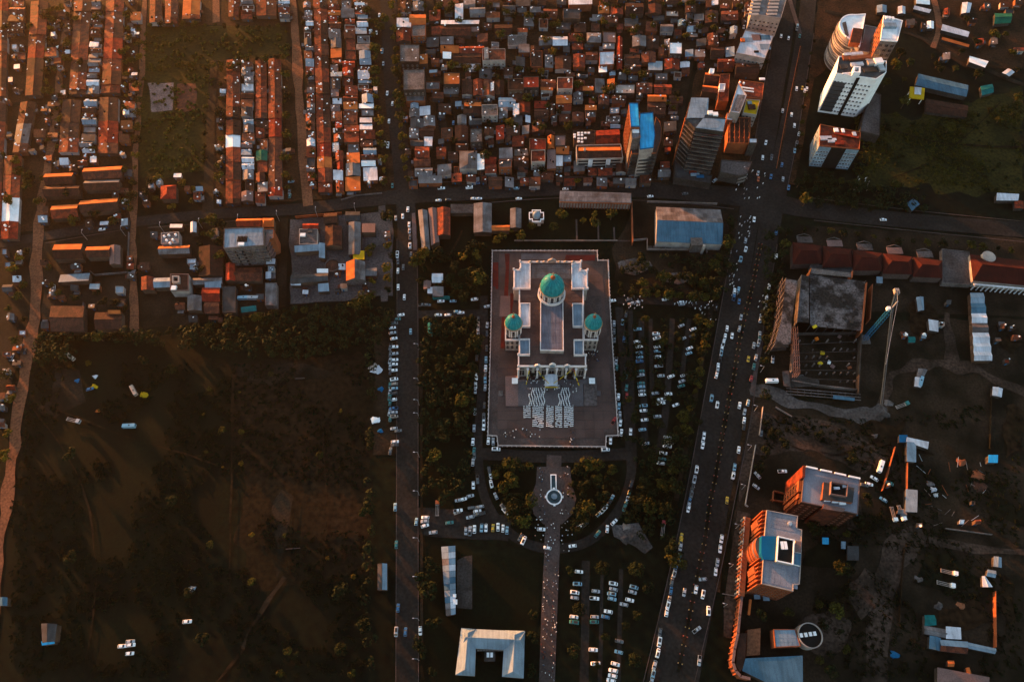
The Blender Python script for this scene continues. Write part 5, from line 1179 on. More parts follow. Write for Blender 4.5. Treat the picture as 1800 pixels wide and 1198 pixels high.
# right side: sheds, roofs, yards
def LST(rows):
    for lb,pts,h,rh,rf,k in rows:
        h=h*.68; k.setdefault('wall','dconc')
        nm=k.pop('name','shed'); ct=k.pop('cat','shed'); H_(lb,pts,h,rh*.8,rf,name=nm,cat=ct,**k)
LST([
('long blue grey roof workshop alone on the upper right field',[(1615,130),(1701.6,150),(1698,170),(1610,150)],6,1.2,'hallb',dict(name='workshop',cat='workshop',nu=9,nv=1)),
('brown roof house below the long blue workshop roof',[(1629,174),(1701,186),(1698,206),(1627,196)],4,1.2,'brownr',dict(name='house',cat='house')),
('long white strip roof in the upper right',[(1657,44),(1703,57),(1701,65),(1655,53)],5,.6,'wroof',dict(mono=1)),
('thin orange wall roof below the long white strip',[(1657,66),(1703,79),(1702,83),(1656,70)],3.5,.4,'orange',dict(mono=1)),
('bright white tilted roof at the field edge in the upper right',[(1705,99),(1737,108),(1730,120),(1703,110)],5,1,'white',dict(mono=2)),
('green roof house at the upper right corner',[(1749,24),(1778,24),(1776,40),(1748,42)],5,1.6,'green',dict(name='house',cat='house')),
('white ragged roof near the top right',[(1692,5),(1708,6),(1704,22),(1690,24)],4,.8,'wroof',{}),
('white roof cut by the top edge at the right',[(1610,-6),(1632,-4),(1634,8),(1611,6)],5,.6,'white',{}),
('long pale roof just below the top edge white roof',[(1608,11),(1636,18),(1633,23),(1606,16)],4,.5,'wroof',dict(mono=1)),
('small white square roof by the dirt track in the upper right',Q4(1630,38,1641,50),4,.6,'white',{}),
('teal and white roof east of the blue workshop',[(1724,152),(1744,148),(1746,162),(1726,168)],4,.8,'tealp',{}),
('pale diamond roof near the right edge of the upper field',[(1762,128),(1772,121),(1783,127),(1774,134)],4,.6,'wroof',{}),
('pale hipped roof near the lane above the hotel towers',Q4(1542,10,1558,22),4,1,'bluer',{}),
('small white roof right of the pale hipped one above the hotels',Q4(1579,12,1591,24),4,.8,'wroof',{}),
('white sheet roof long shed beside the east school yard',[(1753,340),(1790,342),(1789,352),(1752,352)],5,.6,'wroof',dict(mono=1)),
('red patched shed right of the white sheet long shed',Q4(1784,354,1799,366),4,1,'rust',{}),
('blue diamond roof hut south of the brown field',[(1593,358),(1605,350),(1616,359),(1603,370)],4,.8,'hallb',dict(name='hut',cat='hut')),
('tall white roof workshop under the school stalls',[(1611,523),(1623,522),(1624,544),(1614,546)],4,.8,'bluer',dict(ax=1)),
('square pale blue roof in the yard right of the crane',[(1632,562),(1649,564),(1649,582),(1634,580)],5,.5,'wroof',dict(mono=1)),
('small blue cabin below the school stalls',Q4(1541,487,1551,497),4,.5,'bluer',dict(name='cabin',cat='cabin',mono=1)),
('teal cabin near the crane east side',Q4(1597,592,1608,601),3.5,.5,'tealp',dict(name='cabin',cat='cabin')),
('white square shed beside the eastern dirt track',[(1746,680),(1762,683),(1760,697),(1745,694)],4,.6,'wroof',{}),
('pale lower patch roof by the dirt bend',[(1609,663),(1621,665),(1618,680),(1608,678)],4,.6,'wroof',{}),
('grey upper patch roof by the dirt bend',[(1615,648),(1630,650),(1622,664),(1612,662)],4,.6,'greyr',{}),
('pale blue wing of the L roof workshop in the lower right',[(1594,777),(1610,778),(1610,811),(1594,810)],5,.5,'bluer',dict(ax=1,mono=1,name='workshop',cat='workshop')),
('white top wing of the L roof workshop in the lower right',[(1595,768.5),(1631.5,776.5),(1630,788),(1594,776)],5,.4,'wroof',dict(mono=1,name='workshop',cat='workshop')),
('deep blue shed left of the L roof workshop',Q4(1581,765,1594,776),4.5,.5,'bluep',dict(mono=1)),
('tall pale blue roof shed along the brick wall',[(1593,860),(1612,862),(1611,899),(1592,898)],5,.6,'bluer',dict(ax=1,mono=2)),
('saturated blue square tower roof in the lower right yard',Q4(1738,800,1753,812),6,.5,'cyan',dict(mono=1,name='cabin',cat='cabin')),
('sky blue cabin in the dark yard right of the big office',Q4(1446,945,1456,955),3,.3,'cyan',dict(name='cabin',cat='cabin',mono=1)),
('pale cabin next to the grey container in the dark yard',Q4(1479,952,1486,963),3,.3,'bluer',dict(name='cabin',cat='cabin',mono=1)),
('dark grey flat roof shed in the yard right of the big office',Q4(1490,960,1509,983),3.5,.3,'dgrey',dict(mono=1)),
('pale square roof at the right edge of the truck yard',[(1748,978),(1760,980),(1760,996),(1747,994)],4,.5,'bluer',{}),
('short pale roof below the square roof by the truck yard',[(1737,1001),(1750,1003),(1749,1014),(1735,1011)],4,.5,'bluer',{}),
('bent white roof above the orange yard wall',[(1727,1013),(1732,1013),(1744,1030),(1728,1030)],4,.4,'wroof',{}),
('teal grey end roof of the bottom right shed cluster',[(1626,1081),(1642,1081),(1645,1097),(1626,1099)],4.5,.8,'tealp',{}),
('dark grey roof of the bottom right shed cluster',[(1625,1099),(1664,1106),(1662,1120),(1626,1113)],4.5,.8,'greyr',{}),
('pale square roof of the bottom right shed cluster',[(1663,1101),(1687,1103),(1689,1122),(1664,1121)],5,.6,'wroof',dict(mono=1)),
('blue left roof of the bottom right shed cluster',[(1635,1117),(1653,1121),(1652,1142),(1634,1138)],4.5,.6,'hallb',{}),
('blue and rust patched roof of the bottom right shed cluster',[(1654,1124),(1700,1127),(1699,1148),(1653,1143)],4.5,1.2,'bluer',dict(roof2='rust2')),
('long low strip roof closing the bottom right yard',[(1700,1128),(1750,1139),(1748,1148),(1700,1138)],4,.6,'bluer',{}),
('wide pinkish roof cut by the bottom edge at the right',[(1648,1173),(1737,1190),(1737,1230),(1648,1230)],5,.8,'pave2',dict(mono=1,name='warehouse',cat='warehouse')),
('small orange hut above the pinkish bottom roof',Q4(1667,1161,1676,1170),4,.6,'orange',dict(name='hut',cat='hut')),
('bright orange slanted sheet by the pinkish bottom roof',[(1698,1174),(1704,1173),(1708,1186),(1702,1187)],4,.5,'orange',dict(name='shelter',cat='shelter')),
])
cy=root_at('fuel_canopy','yellow canopy with a pale centre left of the blue workshop','canopy',[(1600,153),(1626,153),(1625,174),(1599,172)],6)
foot([(1598,151),(1627,175)])
lid([(1600,152),(1626,155),(1624,175),(1598,172)],6,'yellow','roof',cy,.6); lid([(1608,153),(1620,154),(1619,166),(1608,165)],6.6,'wroof','roof_light',cy,.5)
for x,y in ((1602,156),(1623,157),(1602,170),(1622,172)): p=G(x,y,6); mb=MB(); mb.bar((p.x,p.y,0),(p.x,p.y,5.5),.3,'white'); mb.obj('post',cy)
for i,(y0,y1,rf) in enumerate(((515,532,'bluer'),(533,550,'hallb'),(551,567,'wroof'),(568,584,'greyr'),(585,602,'wroof'),(603,617,'wroof'),(618,633,'wroof'))):
    t=(y0-515)/118; xl=1706+7*t; xr=1728+15*t
    H_(['topmost patched blue white','second patched blue','third bright pale','fourth grey ribbed','fifth pale ribbed','sixth pale','lowest pale'][i]+' roof in the stepped shed column near right edge',[(xl,y0),(xr,y0),(xr+2,y1),(xl+1,y1)],4,.7,rf,name='shed',cat='shed',group='stepped column of pale sheds')
for lb,pts,h,m in (('pale straight fence along the avenue beside the dark yard',[(1340,716),(1334,765)],2,'cream'),('long pale fence from the avenue bend down to the office yard',[(1327,783),(1318,835),(1309,888),(1314,891)],2,'cream'),
    ('slanting pale beam fence beside the grey track',[(1362,716),(1391,733)],1.6,'kerb'),('sunlit orange leaning fence of the lower right yard',[(1571,787),(1563,815),(1556,840),(1548,864)],2.6,'brick'),  # fence in orange brick, its sunlit tone put into the colour
    ('lit brick wall from the L roof down to the pale blue shed',[(1592,800),(1591,860),(1589,900)],3,'terra'),('orange lit wall east of the truck yard',[(1745,1040),(1746,1138)],3,'brick'),
    ('faint wall on the west side of the truck yard',[(1588,962),(1583,1020),(1579,1095)],2.2,'ddirt'),('faint fence down the dark field from the white square shed',[(1742,690),(1738,790)],1.6,'ddirt'),
    ('low wall along the yard above the eastern dirt road',[(1660,929),(1742,940)],1.8,'conc'),('thin pale wall beside the small bar in the brown field',[(519,666),(536,665)],1.2,'pave'),
    ('second short pale wall in the brown field near the lower path',[(503,965),(528,963)],1.2,'pave'),('stone wall along the dark lawn north of the church',[(904,424),(1085,424)],1.4,'kerb'),
    ('wall along the east side of the church terrace garden',[(1069,460),(1071,520)],2,'wroof'),('twin pale barrier across the avenue pavement',[(1269,1043),(1296,1048)],1.2,'kerb'),
    ('pale low wall by the row houses at the central street corner',[(600,353),(625,345),(672,341)],1.6,'conc'),('orange lit wall on the road side of the yard block',[(520,384),(602,377)],2.6,'brick')):
    w_=empty('fence' if 'fence' in lb else 'wall',lb,'fence' if 'fence' in lb else 'wall',tuple(G(*pts[0]))); wallline(w_,pts,h,.3,m)
# ------------------------------------------------------------ the dense quarter: rows of houses
COLW={'rust':'rust red','rust2':'brown','brownr':'dark brown','redr':'red','greyr':'grey','dgrey':'dark grey','orange':'orange','wroof':'pale','bluer':'blue grey','white':'white','yard':'pale grey','pave2':'pinkish','hallb':'blue','green':'green','churchr':'brown','conc':'concrete','cyan':'bright blue','yellow':'yellow'}
dish=MB(); dish.lathe((0,0,0),[(.05,0),(.45,.08),(.62,.22)],'white',8,cap=False); dish.lathe((0,0,.02),[(.62,.21),(.45,.06),(.05,.02)],'white',8,cap=False); dish.bar((0,0,-.5),(0,0,.05),.05,'steel')
DISH=dish.mesh('satellite_dish')
tk=MB(); tk.lathe((0,0,0),[(.62,0),(.62,1.1),(.35,1.3)],'white',10); TANK=tk.mesh('water_tank')
tk=MB(); tk.lathe((0,0,0),[(.62,0),(.62,1.1),(.35,1.3)],'black',10); TANKB=tk.mesh('water_tank')
lean=MB(); lean.box((0,0,0),3.2,2.2,2.0,'mud',z0=0); lean.add([(-1.8,-1.3,2.0),(1.8,-1.3,2.0),(1.8,1.3,2.5),(-1.8,1.3,2.5),(-1.8,-1.3,1.9),(1.8,-1.3,1.9),(1.8,1.3,2.4),(-1.8,1.3,2.4)],[[0,1,2,3],[0,4,5,1],[1,5,6,2],[2,6,7,3],[3,7,4,0]],'greyr'); LEAN=lean.mesh('lean_to')
lean=MB(); lean.box((0,0,0),2.4,2.0,1.9,'mud',z0=0); lean.add([(-1.4,-1.2,2.4),(1.4,-1.2,2.4),(1.4,1.2,1.95),(-1.4,1.2,1.95),(-1.4,-1.2,2.3),(1.4,-1.2,2.3),(1.4,1.2,1.85),(-1.4,1.2,1.85)],[[0,1,2,3],[0,4,5,1],[1,5,6,2],[2,6,7,3],[3,7,4,0]],'rust2'); LEAN2=lean.mesh('lean_to')
door=MB(); door.box((0,-.04,1.0),.9,.08,2.0,'bluep'); door.box((.3,-.1,1.0),.08,.06,.12,'steel'); DOORM=door.mesh('door')
def clutter(root,W,h,n,big=False):
    o=wloc(root); c=sum(W,Vector())/len(W)
    for _ in range(n):
        a,b=R.choice(W),R.choice(W); p=c.lerp(a.lerp(b,R.random()),R.uniform(.2,.85))
        k=R.random()
        q=link('satellite_dish' if k<.72 else 'water_tank', DISH if k<.72 else (TANK if k<.9 else TANKB), root)
        q.location=Vector((p.x,p.y,h+(.55 if k<.72 else .1)))-o; s=R.uniform(.65,1.25); q.scale=(s,s,s); q.rotation_euler=(R.uniform(.1,.5) if k<.72 else 0,0,R.uniform(0,6))
    
def annex(root,W,side=None):
    o=wloc(root); i=R.randrange(4); a,b=W[i],W[(i+1)%4]; c=sum(W,Vector())/4
    m_=a.lerp(b,R.uniform(.3,.7)); d=(m_-c); d.z=0; m2=m_+d.normalized()*1.2
    q=link('lean_to',R.choice([LEAN,LEAN2]),root); q.location=Vector((m2.x,m2.y,0))-o; q.rotation_euler=(0,0,math.atan2((b-a).y,(b-a).x)); s=R.uniform(.8,1.3); q.scale=(s,s,R.uniform(.9,1.15))
def wallpart(root,W):
    i=R.randrange(4)
    q=link('door',DOORM,root); W_=ccw(W); s=sorted(range(4),key=lambda k:(W_[k].y+W_[(k+1)%4].y))[0]; a,b=W_[s],W_[(s+1)%4]; p=a.lerp(b,R.uniform(.3,.7)); q.location=Vector((p.x,p.y,0))-wloc(root); q.rotation_euler=(0,0,math.atan2((b-a).y,(b-a).x))
KM={'g':'gabled','m':'sloping','f':'flat','h':'hipped'}
def house(label,pts,rf,kind='g',h=None,name='house',cat='house',group=None,extra=2,wall=None,rf2=None,ax=None):
    h=h or R.uniform(2.8,3.8); wall=wall or R.choice(['mud','mud','cream','dconc','terra'])
    if kind=='f':
        foot(pts); r=root_at(name,label,cat,pts,h,group); W=block(r,pts,h,wall,rf,R.uniform(.3,.6),None,.25)
        if h>6.5:
            Wc=ccw(W); s=sorted(range(4),key=lambda k:(Wc[k].y+Wc[(k+1)%4].y))[0]
            windows(r,Wc[s],Wc[(s+1)%4],floors(h,1.2,3.1,2.2),max(2,int((Wc[s]-Wc[(s+1)%4]).length/3)),1.3,1.4,'cream','glass')
    elif kind=='m': r=gh(name,label,pts,h,R.uniform(.5,1.1),wall,rf,cat=cat,group=group,mono=R.choice([1,2,2]))
    else: r=gh(name,label,pts,h,R.uniform(.55,.85) if ax==1 else R.uniform(.9,1.7),wall,rf,cat=cat,group=group,hip=.2 if kind=='h' else 0,roof2=rf2,ax=ax)
    W=[G(x,y,h) for x,y in pts]
    hz_=h+.3 if kind=='f' else h+.9
    clutter(r,W,h-.1 if kind=='f' else hz_,R.choice([0,1,2,3,5][:extra+3]))
    if R.random()<.6 and kind!='f': annex(r,W)
    wallpart(r,W)
    return r
PAL=['rust']*6+['rust2']*4+['brownr']*3+['greyr']*3+['redr']*2+['dgrey','wroof','orange','pave2']
def column(desc, x0a,x1a,ya, x0b,x1b,yb, pal=None, seg=None, dirr='top', fixed={}, gap=.5):
    """a row of houses down the picture between y=ya and yb; the edges run x0a->x0b and x1a->x1b"""
    mixed = seg is not None and seg[0]<13
    pal=pal or RED; seg=seg or (22,44)
    y=ya; k=0; main=R.choice(['rust','rust','rust2'])
    while y<yb-6:
        L=R.uniform(*seg)*(.75+.4*(y/340)); y2=min(y+L,yb)
        if yb-y2<7: y2=yb
        def ex(xa,xb,yy): t=(yy-ya)/(yb-ya); return xa+(xb-xa)*t
        j0,j1=R.uniform(-.6,.6),R.uniform(-.8,.8); g=gap
        if mixed:
            wd=x1a-x0a; sh=R.uniform(0,.32)*wd
            if R.random()<.5: j0+=sh
            else: j1-=sh
            g=R.uniform(.5,3.5)
        pts=[(ex(x0a,x0b,y)+j0,y),(ex(x1a,x1b,y)+j1,y+R.uniform(-.6,.6)),(ex(x1a,x1b,y2-g)+j1,y2-g),(ex(x0a,x0b,y2-g)+j0,y2-g)]
        rf=fixed.get(k) or (R.choice(pal) if mixed or R.random()<.45 else main)
        kd=R.choice('ggmmf') if mixed else 'g'
        house('%s %s house, %s from %s in %s'%(COLW[rf],KM[kd],ordn(k),dirr,desc),pts,rf,kd,name='row_house',cat='house',group=desc,extra=2,ax=None if mixed else 1,rf2=R.choice([None,None,'rust2','brownr']) if rf in('rust','rust2') else None)
        y=y2; k+=1
RED=['rust']*7+['rust2']*4+['redr']*2+['brownr']*2+['greyr']
MIX=['greyr','rust','rust2','brownr','wroof','greyr','dgrey','bluer','pave2']
column('the row at the left photo edge',-6,14,2,-4,10,170)
column('the second row from the left edge',20,50,0,12,42,60,seg=(12,20)); column('the shorter row by the leftmost dirt lane',55,84,3,44,72,168)
column('the row cut by the left edge',-8,10,182,-10,6,268); column('the row above the long roofs left of the lane',36,62,180,22,46,268); column('the low row beside the leftmost dirt lane',8,38,275,2,30,420,pal=RED+['white','bluer']); column('the row hugging the left edge above the road',-10,4,280,-12,0,410)
column('the west row between the two left dirt lanes',131,160,2,122,150,166,pal=RED); column('the clutter row between the two left dirt lanes',163,183,2,152,173,166,seg=(8,14),pal=MIX); column('the east row between the two left dirt lanes',187,218,2,178,211,164,pal=RED)
column('the lower west row between the left dirt lanes',110,142,176,104,136,268,pal=RED+['greyr']); column('the lower middle row between the left dirt lanes',146,170,176,140,166,270,seg=(8,16),pal=MIX); column('the lower east row between the left dirt lanes',176,208,172,172,206,270,pal=RED)
column('the row above the grass field',264,284,0,263,284,40,pal=RED); column('the second row above the grass field',290,312,0,290,312,42,pal=RED+['greyr']); column('the orange row above the grass field',322,352,0,320,350,34,pal=['orange','rust','redr']); 
column('the short row right of the grey lane top',402,420,0,402,418,30,pal=['orange','redr']); column('the clutter row above the field hedge',424,446,0,424,446,34,seg=(8,13),pal=MIX); column('the short row with a white end above the hedge',450,486,0,450,486,28,pal=RED,fixed={1:'wroof'}); column('the row left of the long dirt lane top',490,509,0,490,509,36,seg=(9,15),pal=MIX)
column('the first row of the double block',399,421,106,398,422,206,seg=(20,34),pal=RED); column('the second row of the double block',425,445,110,424,446,206,seg=(10,22),pal=MIX); column('the third row of the double block',449,468,106,450,470,208,seg=(16,28),pal=RED+['brownr']); column('the fourth row of the double block',472,493,104,472,496,208,seg=(22,40),pal=['redr','rust','orange'])
column('the first row of the lower double block',398,422,212,397,423,358,seg=(18,34),pal=RED,fixed={1:'white'}); column('the second row of the lower double block',425,446,210,425,446,356,seg=(9,18),pal=MIX+['orange']); column('the third row of the lower double block',451,471,212,450,470,358,seg=(12,22),pal=RED+['greyr','green']); column('the fourth row of the lower double block',473,495,205,472,496,345,seg=(26,46),pal=['rust','redr','rust2'])
column('the row right of the long dirt lane',533,549,5,541,556,330,seg=(9,17),pal=MIX); column('the first long row by the trees',551,574,0,560,584,338,seg=(16,30),pal=['redr','rust','orange','rust','rust']); column('the second long row by the trees',577,598,0,587,604,338,seg=(11,22),pal=MIX+['orange','redr']); column('the third long row by the trees',600,622,0,606,634,336,seg=(12,26),pal=['redr','rust','rust','rust2','wroof','greyr','orange']); column('the row under the street trees',624,645,5,637,664,320,seg=(9,18),pal=['wroof','bluer','greyr','rust','white','brownr','rust2','white'])
# single houses of the middle blocks: x0,y0,x1,y1,height,roof,kind
TOWN='''698,32,722,48,5,wroof,m;720,26,748,43,5,orange,g;724,44,748,64,7,conc,f;697,51,722,73,4,rust,g;703,78,737,108,9,conc,f;731,97,751,113,5,orange,m;709,122,746,158,12,conc,f;714,161,746,178,6,greyr,f;722,180,735,190,4,bluer,g;738,188,756,203,4,wroof,m;720,192,737,206,4,greyr,g;722,208,744,224,4,dgrey,g;745,205,764,222,4,greyr,g;720,226,736,244,4,greyr,m;738,224,762,240,4,brownr,g;722,246,744,256,4,dgrey,g;730,258,754,276,5,rust,g;746,241,760,256,4,wroof,m;728,278,756,292,4,rust2,g;730,296,760,310,4,greyr,g;736,311,776,322,4,greyr,m;704,4,722,22,4,brownr,g;726,4,744,20,4,greyr,g;
776,36,842,44,5,wroof,m;777,45,828,62,4,rust2,g;828,46,842,56,5,pave2,f;775,82,806,93,5,orange,m;808,82,850,94,4,rust,g;779,93,793,104,6,white,m;795,95,845,112,4,brownr,g;848,86,888,106,9,rust2,f;851,84,858,102,10,cream,f;780,128,808,148,9,orange,f;812,140,830,166,4,brownr,g;832,141,848,168,4,rust,g;850,142,869,168,4,rust2,g;862,146,868,160,5,wroof,m;871,142,886,166,4,brownr,g;893,138,920,158,8,brownr,f;836,160,860,169,3.5,greyr,m;815,177,846,200,4,brownr,g;817,180,845,188,5,orange,m;847,184,874,203,7,conc,f;877,172,906,188,4,bluer,g;877,190,892,208,4,greyr,m;800,222,822,248,4,rust2,g;827,226,847,250,8,conc,f;852,226,868,240,4,brownr,g;872,222,886,246,4,redr,m;808,266,838,296,6,greyr,h;839,271,851,298,5,white,m;853,276,872,288,4,redr,g;853,290,872,304,4,rust,g;878,262,900,278,4,greyr,m;877,281,899,294,8,dgrey,f;802,252,822,264,4,brownr,g;
826,14,852,24,4,greyr,g;800,8,814,34,4,wroof,m;870,44,900,62,4,brownr,g;893,62,925,80,3.5,conc,f;
1000,-4,1040,10,6,wroof,m;990,15,1020,32,6,dgrey,f;1052,10,1070,24,4,orange,g;1074,12,1094,26,4,rust,g;1062,28,1086,40,4,rust2,m;1100,6,1130,24,4,brownr,g;1171,19,1192,28,5,cream,f;1192,36,1205,46,4,hallb,g;1140,8,1162,24,4,rust2,g;1205,6,1222,22,4,brownr,g;948,66,970,80,4,greyr,g;972,65,997,80,4,wroof,g;912,78,930,92,4,greyr,m;930,82,948,96,4,brownr,g;1032,58,1056,74,5,greyr,h;1060,56,1082,74,5,pave2,f;1060,76,1080,87,4,greyr,m;1054,91,1080,114,7,wroof,f;1053,117,1066,127,4,white,m;1084,66,1094,122,4,redr,g;1112,64,1135,82,5,greyr,g;1137,64,1158,86,4,brownr,g;1177,74,1199,94,8,white,f;1158,84,1174,98,4,rust2,g;933,90,953,118,5,brownr,f;976,100,1004,122,4,brownr,g;958,98,972,120,4,greyr,m;1008,96,1028,118,4,rust,g;1030,92,1050,106,4,rust2,g;1098,96,1124,112,4,brownr,g;1128,92,1152,110,4,rust2,g;1140,108,1164,124,4,bluer,m;1098,114,1126,126,4,brownr,g;1168,104,1194,122,4,rust,g;
920,135,947,154,9,redr,f;951,140,976,155,4,rust2,g;951,153,971,159,5,orange,m;980,136,1007,156,9,rust,f;1012,142,1028,160,4,rust,g;1025,152,1043,160,5,orange,m;1008,164,1024,178,3.5,greyr,g;1046,140,1062,164,4,greyr,m;978,168,1004,182,5,orange,g;978,183,1004,195,4,rust,g;1068,140,1080,158,4,orange,m;1082,148,1116,164,5,cream,f;1119,146,1146,164,4,rust2,g;1150,148,1180,164,4,rust,g;900,158,920,176,4,brownr,g;912,180,932,198,4,rust,g;940,178,962,190,4,redr,g;940,192,964,206,4,brownr,g;1029,185,1048,194,6,orange,m;1029,195,1048,207,5,conc,f;1072,189,1089,200,6,bluer,f;1066,204,1090,214,3.5,conc,f;1139,167,1170,178,5,orange,g;1139,180,1170,200,4,brownr,g;902,184,912,202,4,wroof,m;966,184,976,202,4,brownr,g;1052,168,1070,184,4,rust2,g;1076,168,1100,182,4,brownr,g;1006,198,1026,214,4,rust2,g;1128,212,1140,222,4,brownr,g;
931,243,960,262,9,redr,f;934,264,958,284,9,rust,f;904,262,928,274,4,conc,f;904,276,928,292,4,brownr,g;963,240,974,262,6,orange,g;976,238,994,256,8,pave2,f;962,264,976,296,6,pave2,m;978,258,1000,270,6,orange,m;977,272,990,292,7,wroof,f;990,274,1003,284,4,bluer,m;890,220,914,236,4,brownr,g;918,222,930,236,4,greyr,m;936,216,956,232,4,rust2,g;
1168,70,1176,88,4,greyr,m;1244,60,1262,80,4,rust2,g;1250,84,1272,98,4,brownr,g;1276,84,1290,100,4,bluer,m;1262,104,1290,120,4,rust,g;1222,88,1238,100,4,greyr,m;1240,20,1262,40,4,brownr,g;1268,20,1296,36,4,rust2,g;1284,48,1296,60,5,bluer,g;1294,112,1334,128,6,brownr,g;1310,6,1320,24,4,rust2,g'''
TL=[e_.split(',') for e_ in TOWN.replace('\n','').split(';') if e_]
TL.sort(key=lambda t:(int((float(t[1])+float(t[3]))/2//28),float(t[0])))
bk=None
for t in TL:
    x0,y0,x1,y1,h_=map(float,t[:5]); rf,kd=t[5:]; sk=R.uniform(-1.2,1.2); b_=int((y0+y1)/2//28)
    if b_!=bk: bk=b_; k=0
    COLW.setdefault(rf,'cream')
    house('%s %s house, %s from left in the %s band of the middle blocks'%(COLW[rf],KM[kd],ordn(k),ordn(b_)),[(x0,y0),(x1,y0+sk),(x1+R.uniform(-1,1),y1+sk),(x0,y1)],rf,kd,h=h_,group='houses of the middle blocks',extra=2); k+=1
# small sheds, shacks and lean-tos that fill the yards
def clear(x,y,w_,h_): 
    return all(not (x+w_>a-1 and x-w_<c+1 and y+h_>b-1 and y-h_<d+1) for a,b,c,d in FOOT)
def inpoly(x,y,P_):
    c=False
    for i in range(len(P_)):
        a=P_[i]; b=P_[i-1]
        if (a[1]>y)!=(b[1]>y) and x<(b[0]-a[0])*(y-a[1])/(b[1]-a[1])+a[0]: c=not c
    return c
SHK=[]
def fill(where, poly, n, pal=MIX, size=(3.5,7), h=(2.6,3.6)):
    xs=[p[0] for p in poly]; ys=[p[1] for p in poly]; got=0; mine=[]
    for _ in range(n*14):
        if got>=n: break
        x=R.uniform(min(xs),max(xs)); y=R.uniform(min(ys),max(ys))
        if not inpoly(x,y,poly): continue
        a,b=R.uniform(*size)*1.15,R.uniform(*size)*.85
        if not clear(x,y,a,b): continue
        sk=R.uniform(-1,1); rf=R.choice(pal); kd=R.choice('gmmmf'); hh_=R.uniform(*h)
        r=house('shack placeholder label here %d'%len(SHK),[(x-a,y-b),(x+a,y-b+sk),(x+a,y+b+sk),(x-a,y+b)],rf,kd,h=hh_,name='shack',cat='shack',group='small shacks and sheds in the yards',extra=0); got+=1; SHK.append(r); mine.append((int(y//40),x,r,rf,kd))
    mine.sort(key=lambda t:(t[0],t[1])); bk=None; bn=-1
    for b_,x,r,rf,kd in mine:
        if b_!=bk: bk=b_; k=0; bn+=1
        r['label']=fit('small %s %s shack, %s from left in the %s band %s'%(COLW[rf],KM[kd],ordn(k),ordn(bn),where)); k+=1
SMALL=['greyr','rust2','brownr','rust','dgrey','bluer','brownr','rust2','dgrey','wroof']
fill('in the left edge yards',[(0,430),(55,435),(50,560),(30,640),(0,840)],16,SMALL)
fill('in the middle left yards',[(78,428),(234,405),(238,580),(78,580)],14,SMALL)
fill('in the yards by the grey tower',[(250,395),(488,388),(488,545),(255,575)],16,SMALL)
fill('between the long roofs above the road',[(75,282),(225,275),(226,392),(72,402)],16,SMALL)
fill('beside the grass field',[(250,312),(360,305),(360,362),(246,372)],8,SMALL)
fill('of the middle block infill',[(700,0),(1220,0),(1190,200),(1165,320),(805,322),(720,325)],70,['brownr','rust2','rust','brownr','dgrey','greyr'],(6,11),(3,4))
fill('of the far left infill',[(0,0),(245,0),(230,275),(0,290)],14,['brownr','rust2','rust'],(5,9),(2.8,3.6))
fill('in the clutter of the middle blocks',[(700,60),(1220,60),(1190,200),(1165,320),(805,322),(720,325)],90,SMALL)
fill('near the top edge of the middle blocks',[(700,-8),(1235,-8),(1225,60),(700,60)],45,SMALL,(4,8))
fill('in the alleys by the tree lined street',[(535,0),(650,0),(672,335),(548,335)],16,SMALL,(2.2,3.6))
fill('by the avenue near the top',[(1240,0),(1320,0),(1290,130),(1225,130)],10,SMALL)
fill('in the upper right yards',[(1560,0),(1800,0),(1800,120),(1660,100)],12,SMALL+['green'])
fill('between the double block rows',[(383,110),(500,108),(512,345),(376,360)],12,SMALL,(2.5,4))
fill('in the yard block',[(512,388),(690,372),(688,520),(512,530)],8,SMALL,(3,5))
fill('by the upper left lanes',[(0,0),(245,0),(230,275),(0,290)],44,SMALL,(2.5,4.5))
fill('east of the building site',[(1580,510),(1700,515),(1690,600),(1590,610)],4,SMALL,(2.5,4.5))
fill('in the lower right yards',[(1540,830),(1740,840),(1740,930),(1600,930)],6,SMALL,(2.5,4))
fill('at the right edge',[(1750,500),(1800,505),(1800,640),(1755,640)],5,SMALL,(3,5))
# ------------------------------------------------------------ vehicles
def paint(nm,c,rough=.35): return mat(nm,c,c,rough=rough,spec=.5,fine=.02)
PAINT={'white':paint('car_white',(.75,.76,.78)),'silver':paint('car_silver',(.30,.32,.35)),'grey':paint('car_grey',(.08,.085,.09)),'black':paint('car_black',(.02,.02,.022)),
'pale blue':paint('car_pale_blue',(.17,.32,.42)),'blue':paint('car_blue',(.02,.10,.22)),'teal':paint('car_teal',(.015,.12,.12)),'beige':paint('car_beige',(.28,.22,.18)),'red':paint('car_red',(.28,.012,.01)),'yellow':paint('car_yellow',(.42,.26,.01)),'orange':paint('car_orange',(.45,.08,.01))}
M.update({'p_'+k:v for k,v in PAINT.items()})
def profile_body(stn, m, n_cross=None):
    """loft of (x, half width, z bottom, z top) stations into one closed body"""
    mb=MB(); vs=[]; n=8
    for x,hw,zb,zt in stn:
        ch=min(.12,(zt-zb)*.25)
        vs+=[(x,-hw+ch*.4,zb),(x,-hw,zb+ch),(x,-hw,zt-ch*1.3),(x,-hw+ch*1.4,zt),(x,hw-ch*1.4,zt),(x,hw,zt-ch*1.3),(x,hw,zb+ch),(x,hw-ch*.4,zb)]
    fs=[]
    for i in range(len(stn)-1):
        for k in range(n): fs.append([i*n+k,(i+1)*n+k,(i+1)*n+(k+1)%n,i*n+(k+1)%n])
    fs.append(list(range(n))); fs.append(list(range(len(vs)-1,len(vs)-1-n,-1)))
    fs=[f[::-1] for f in fs]
    mb.add(vs,fs,m); return mb
VEH={}
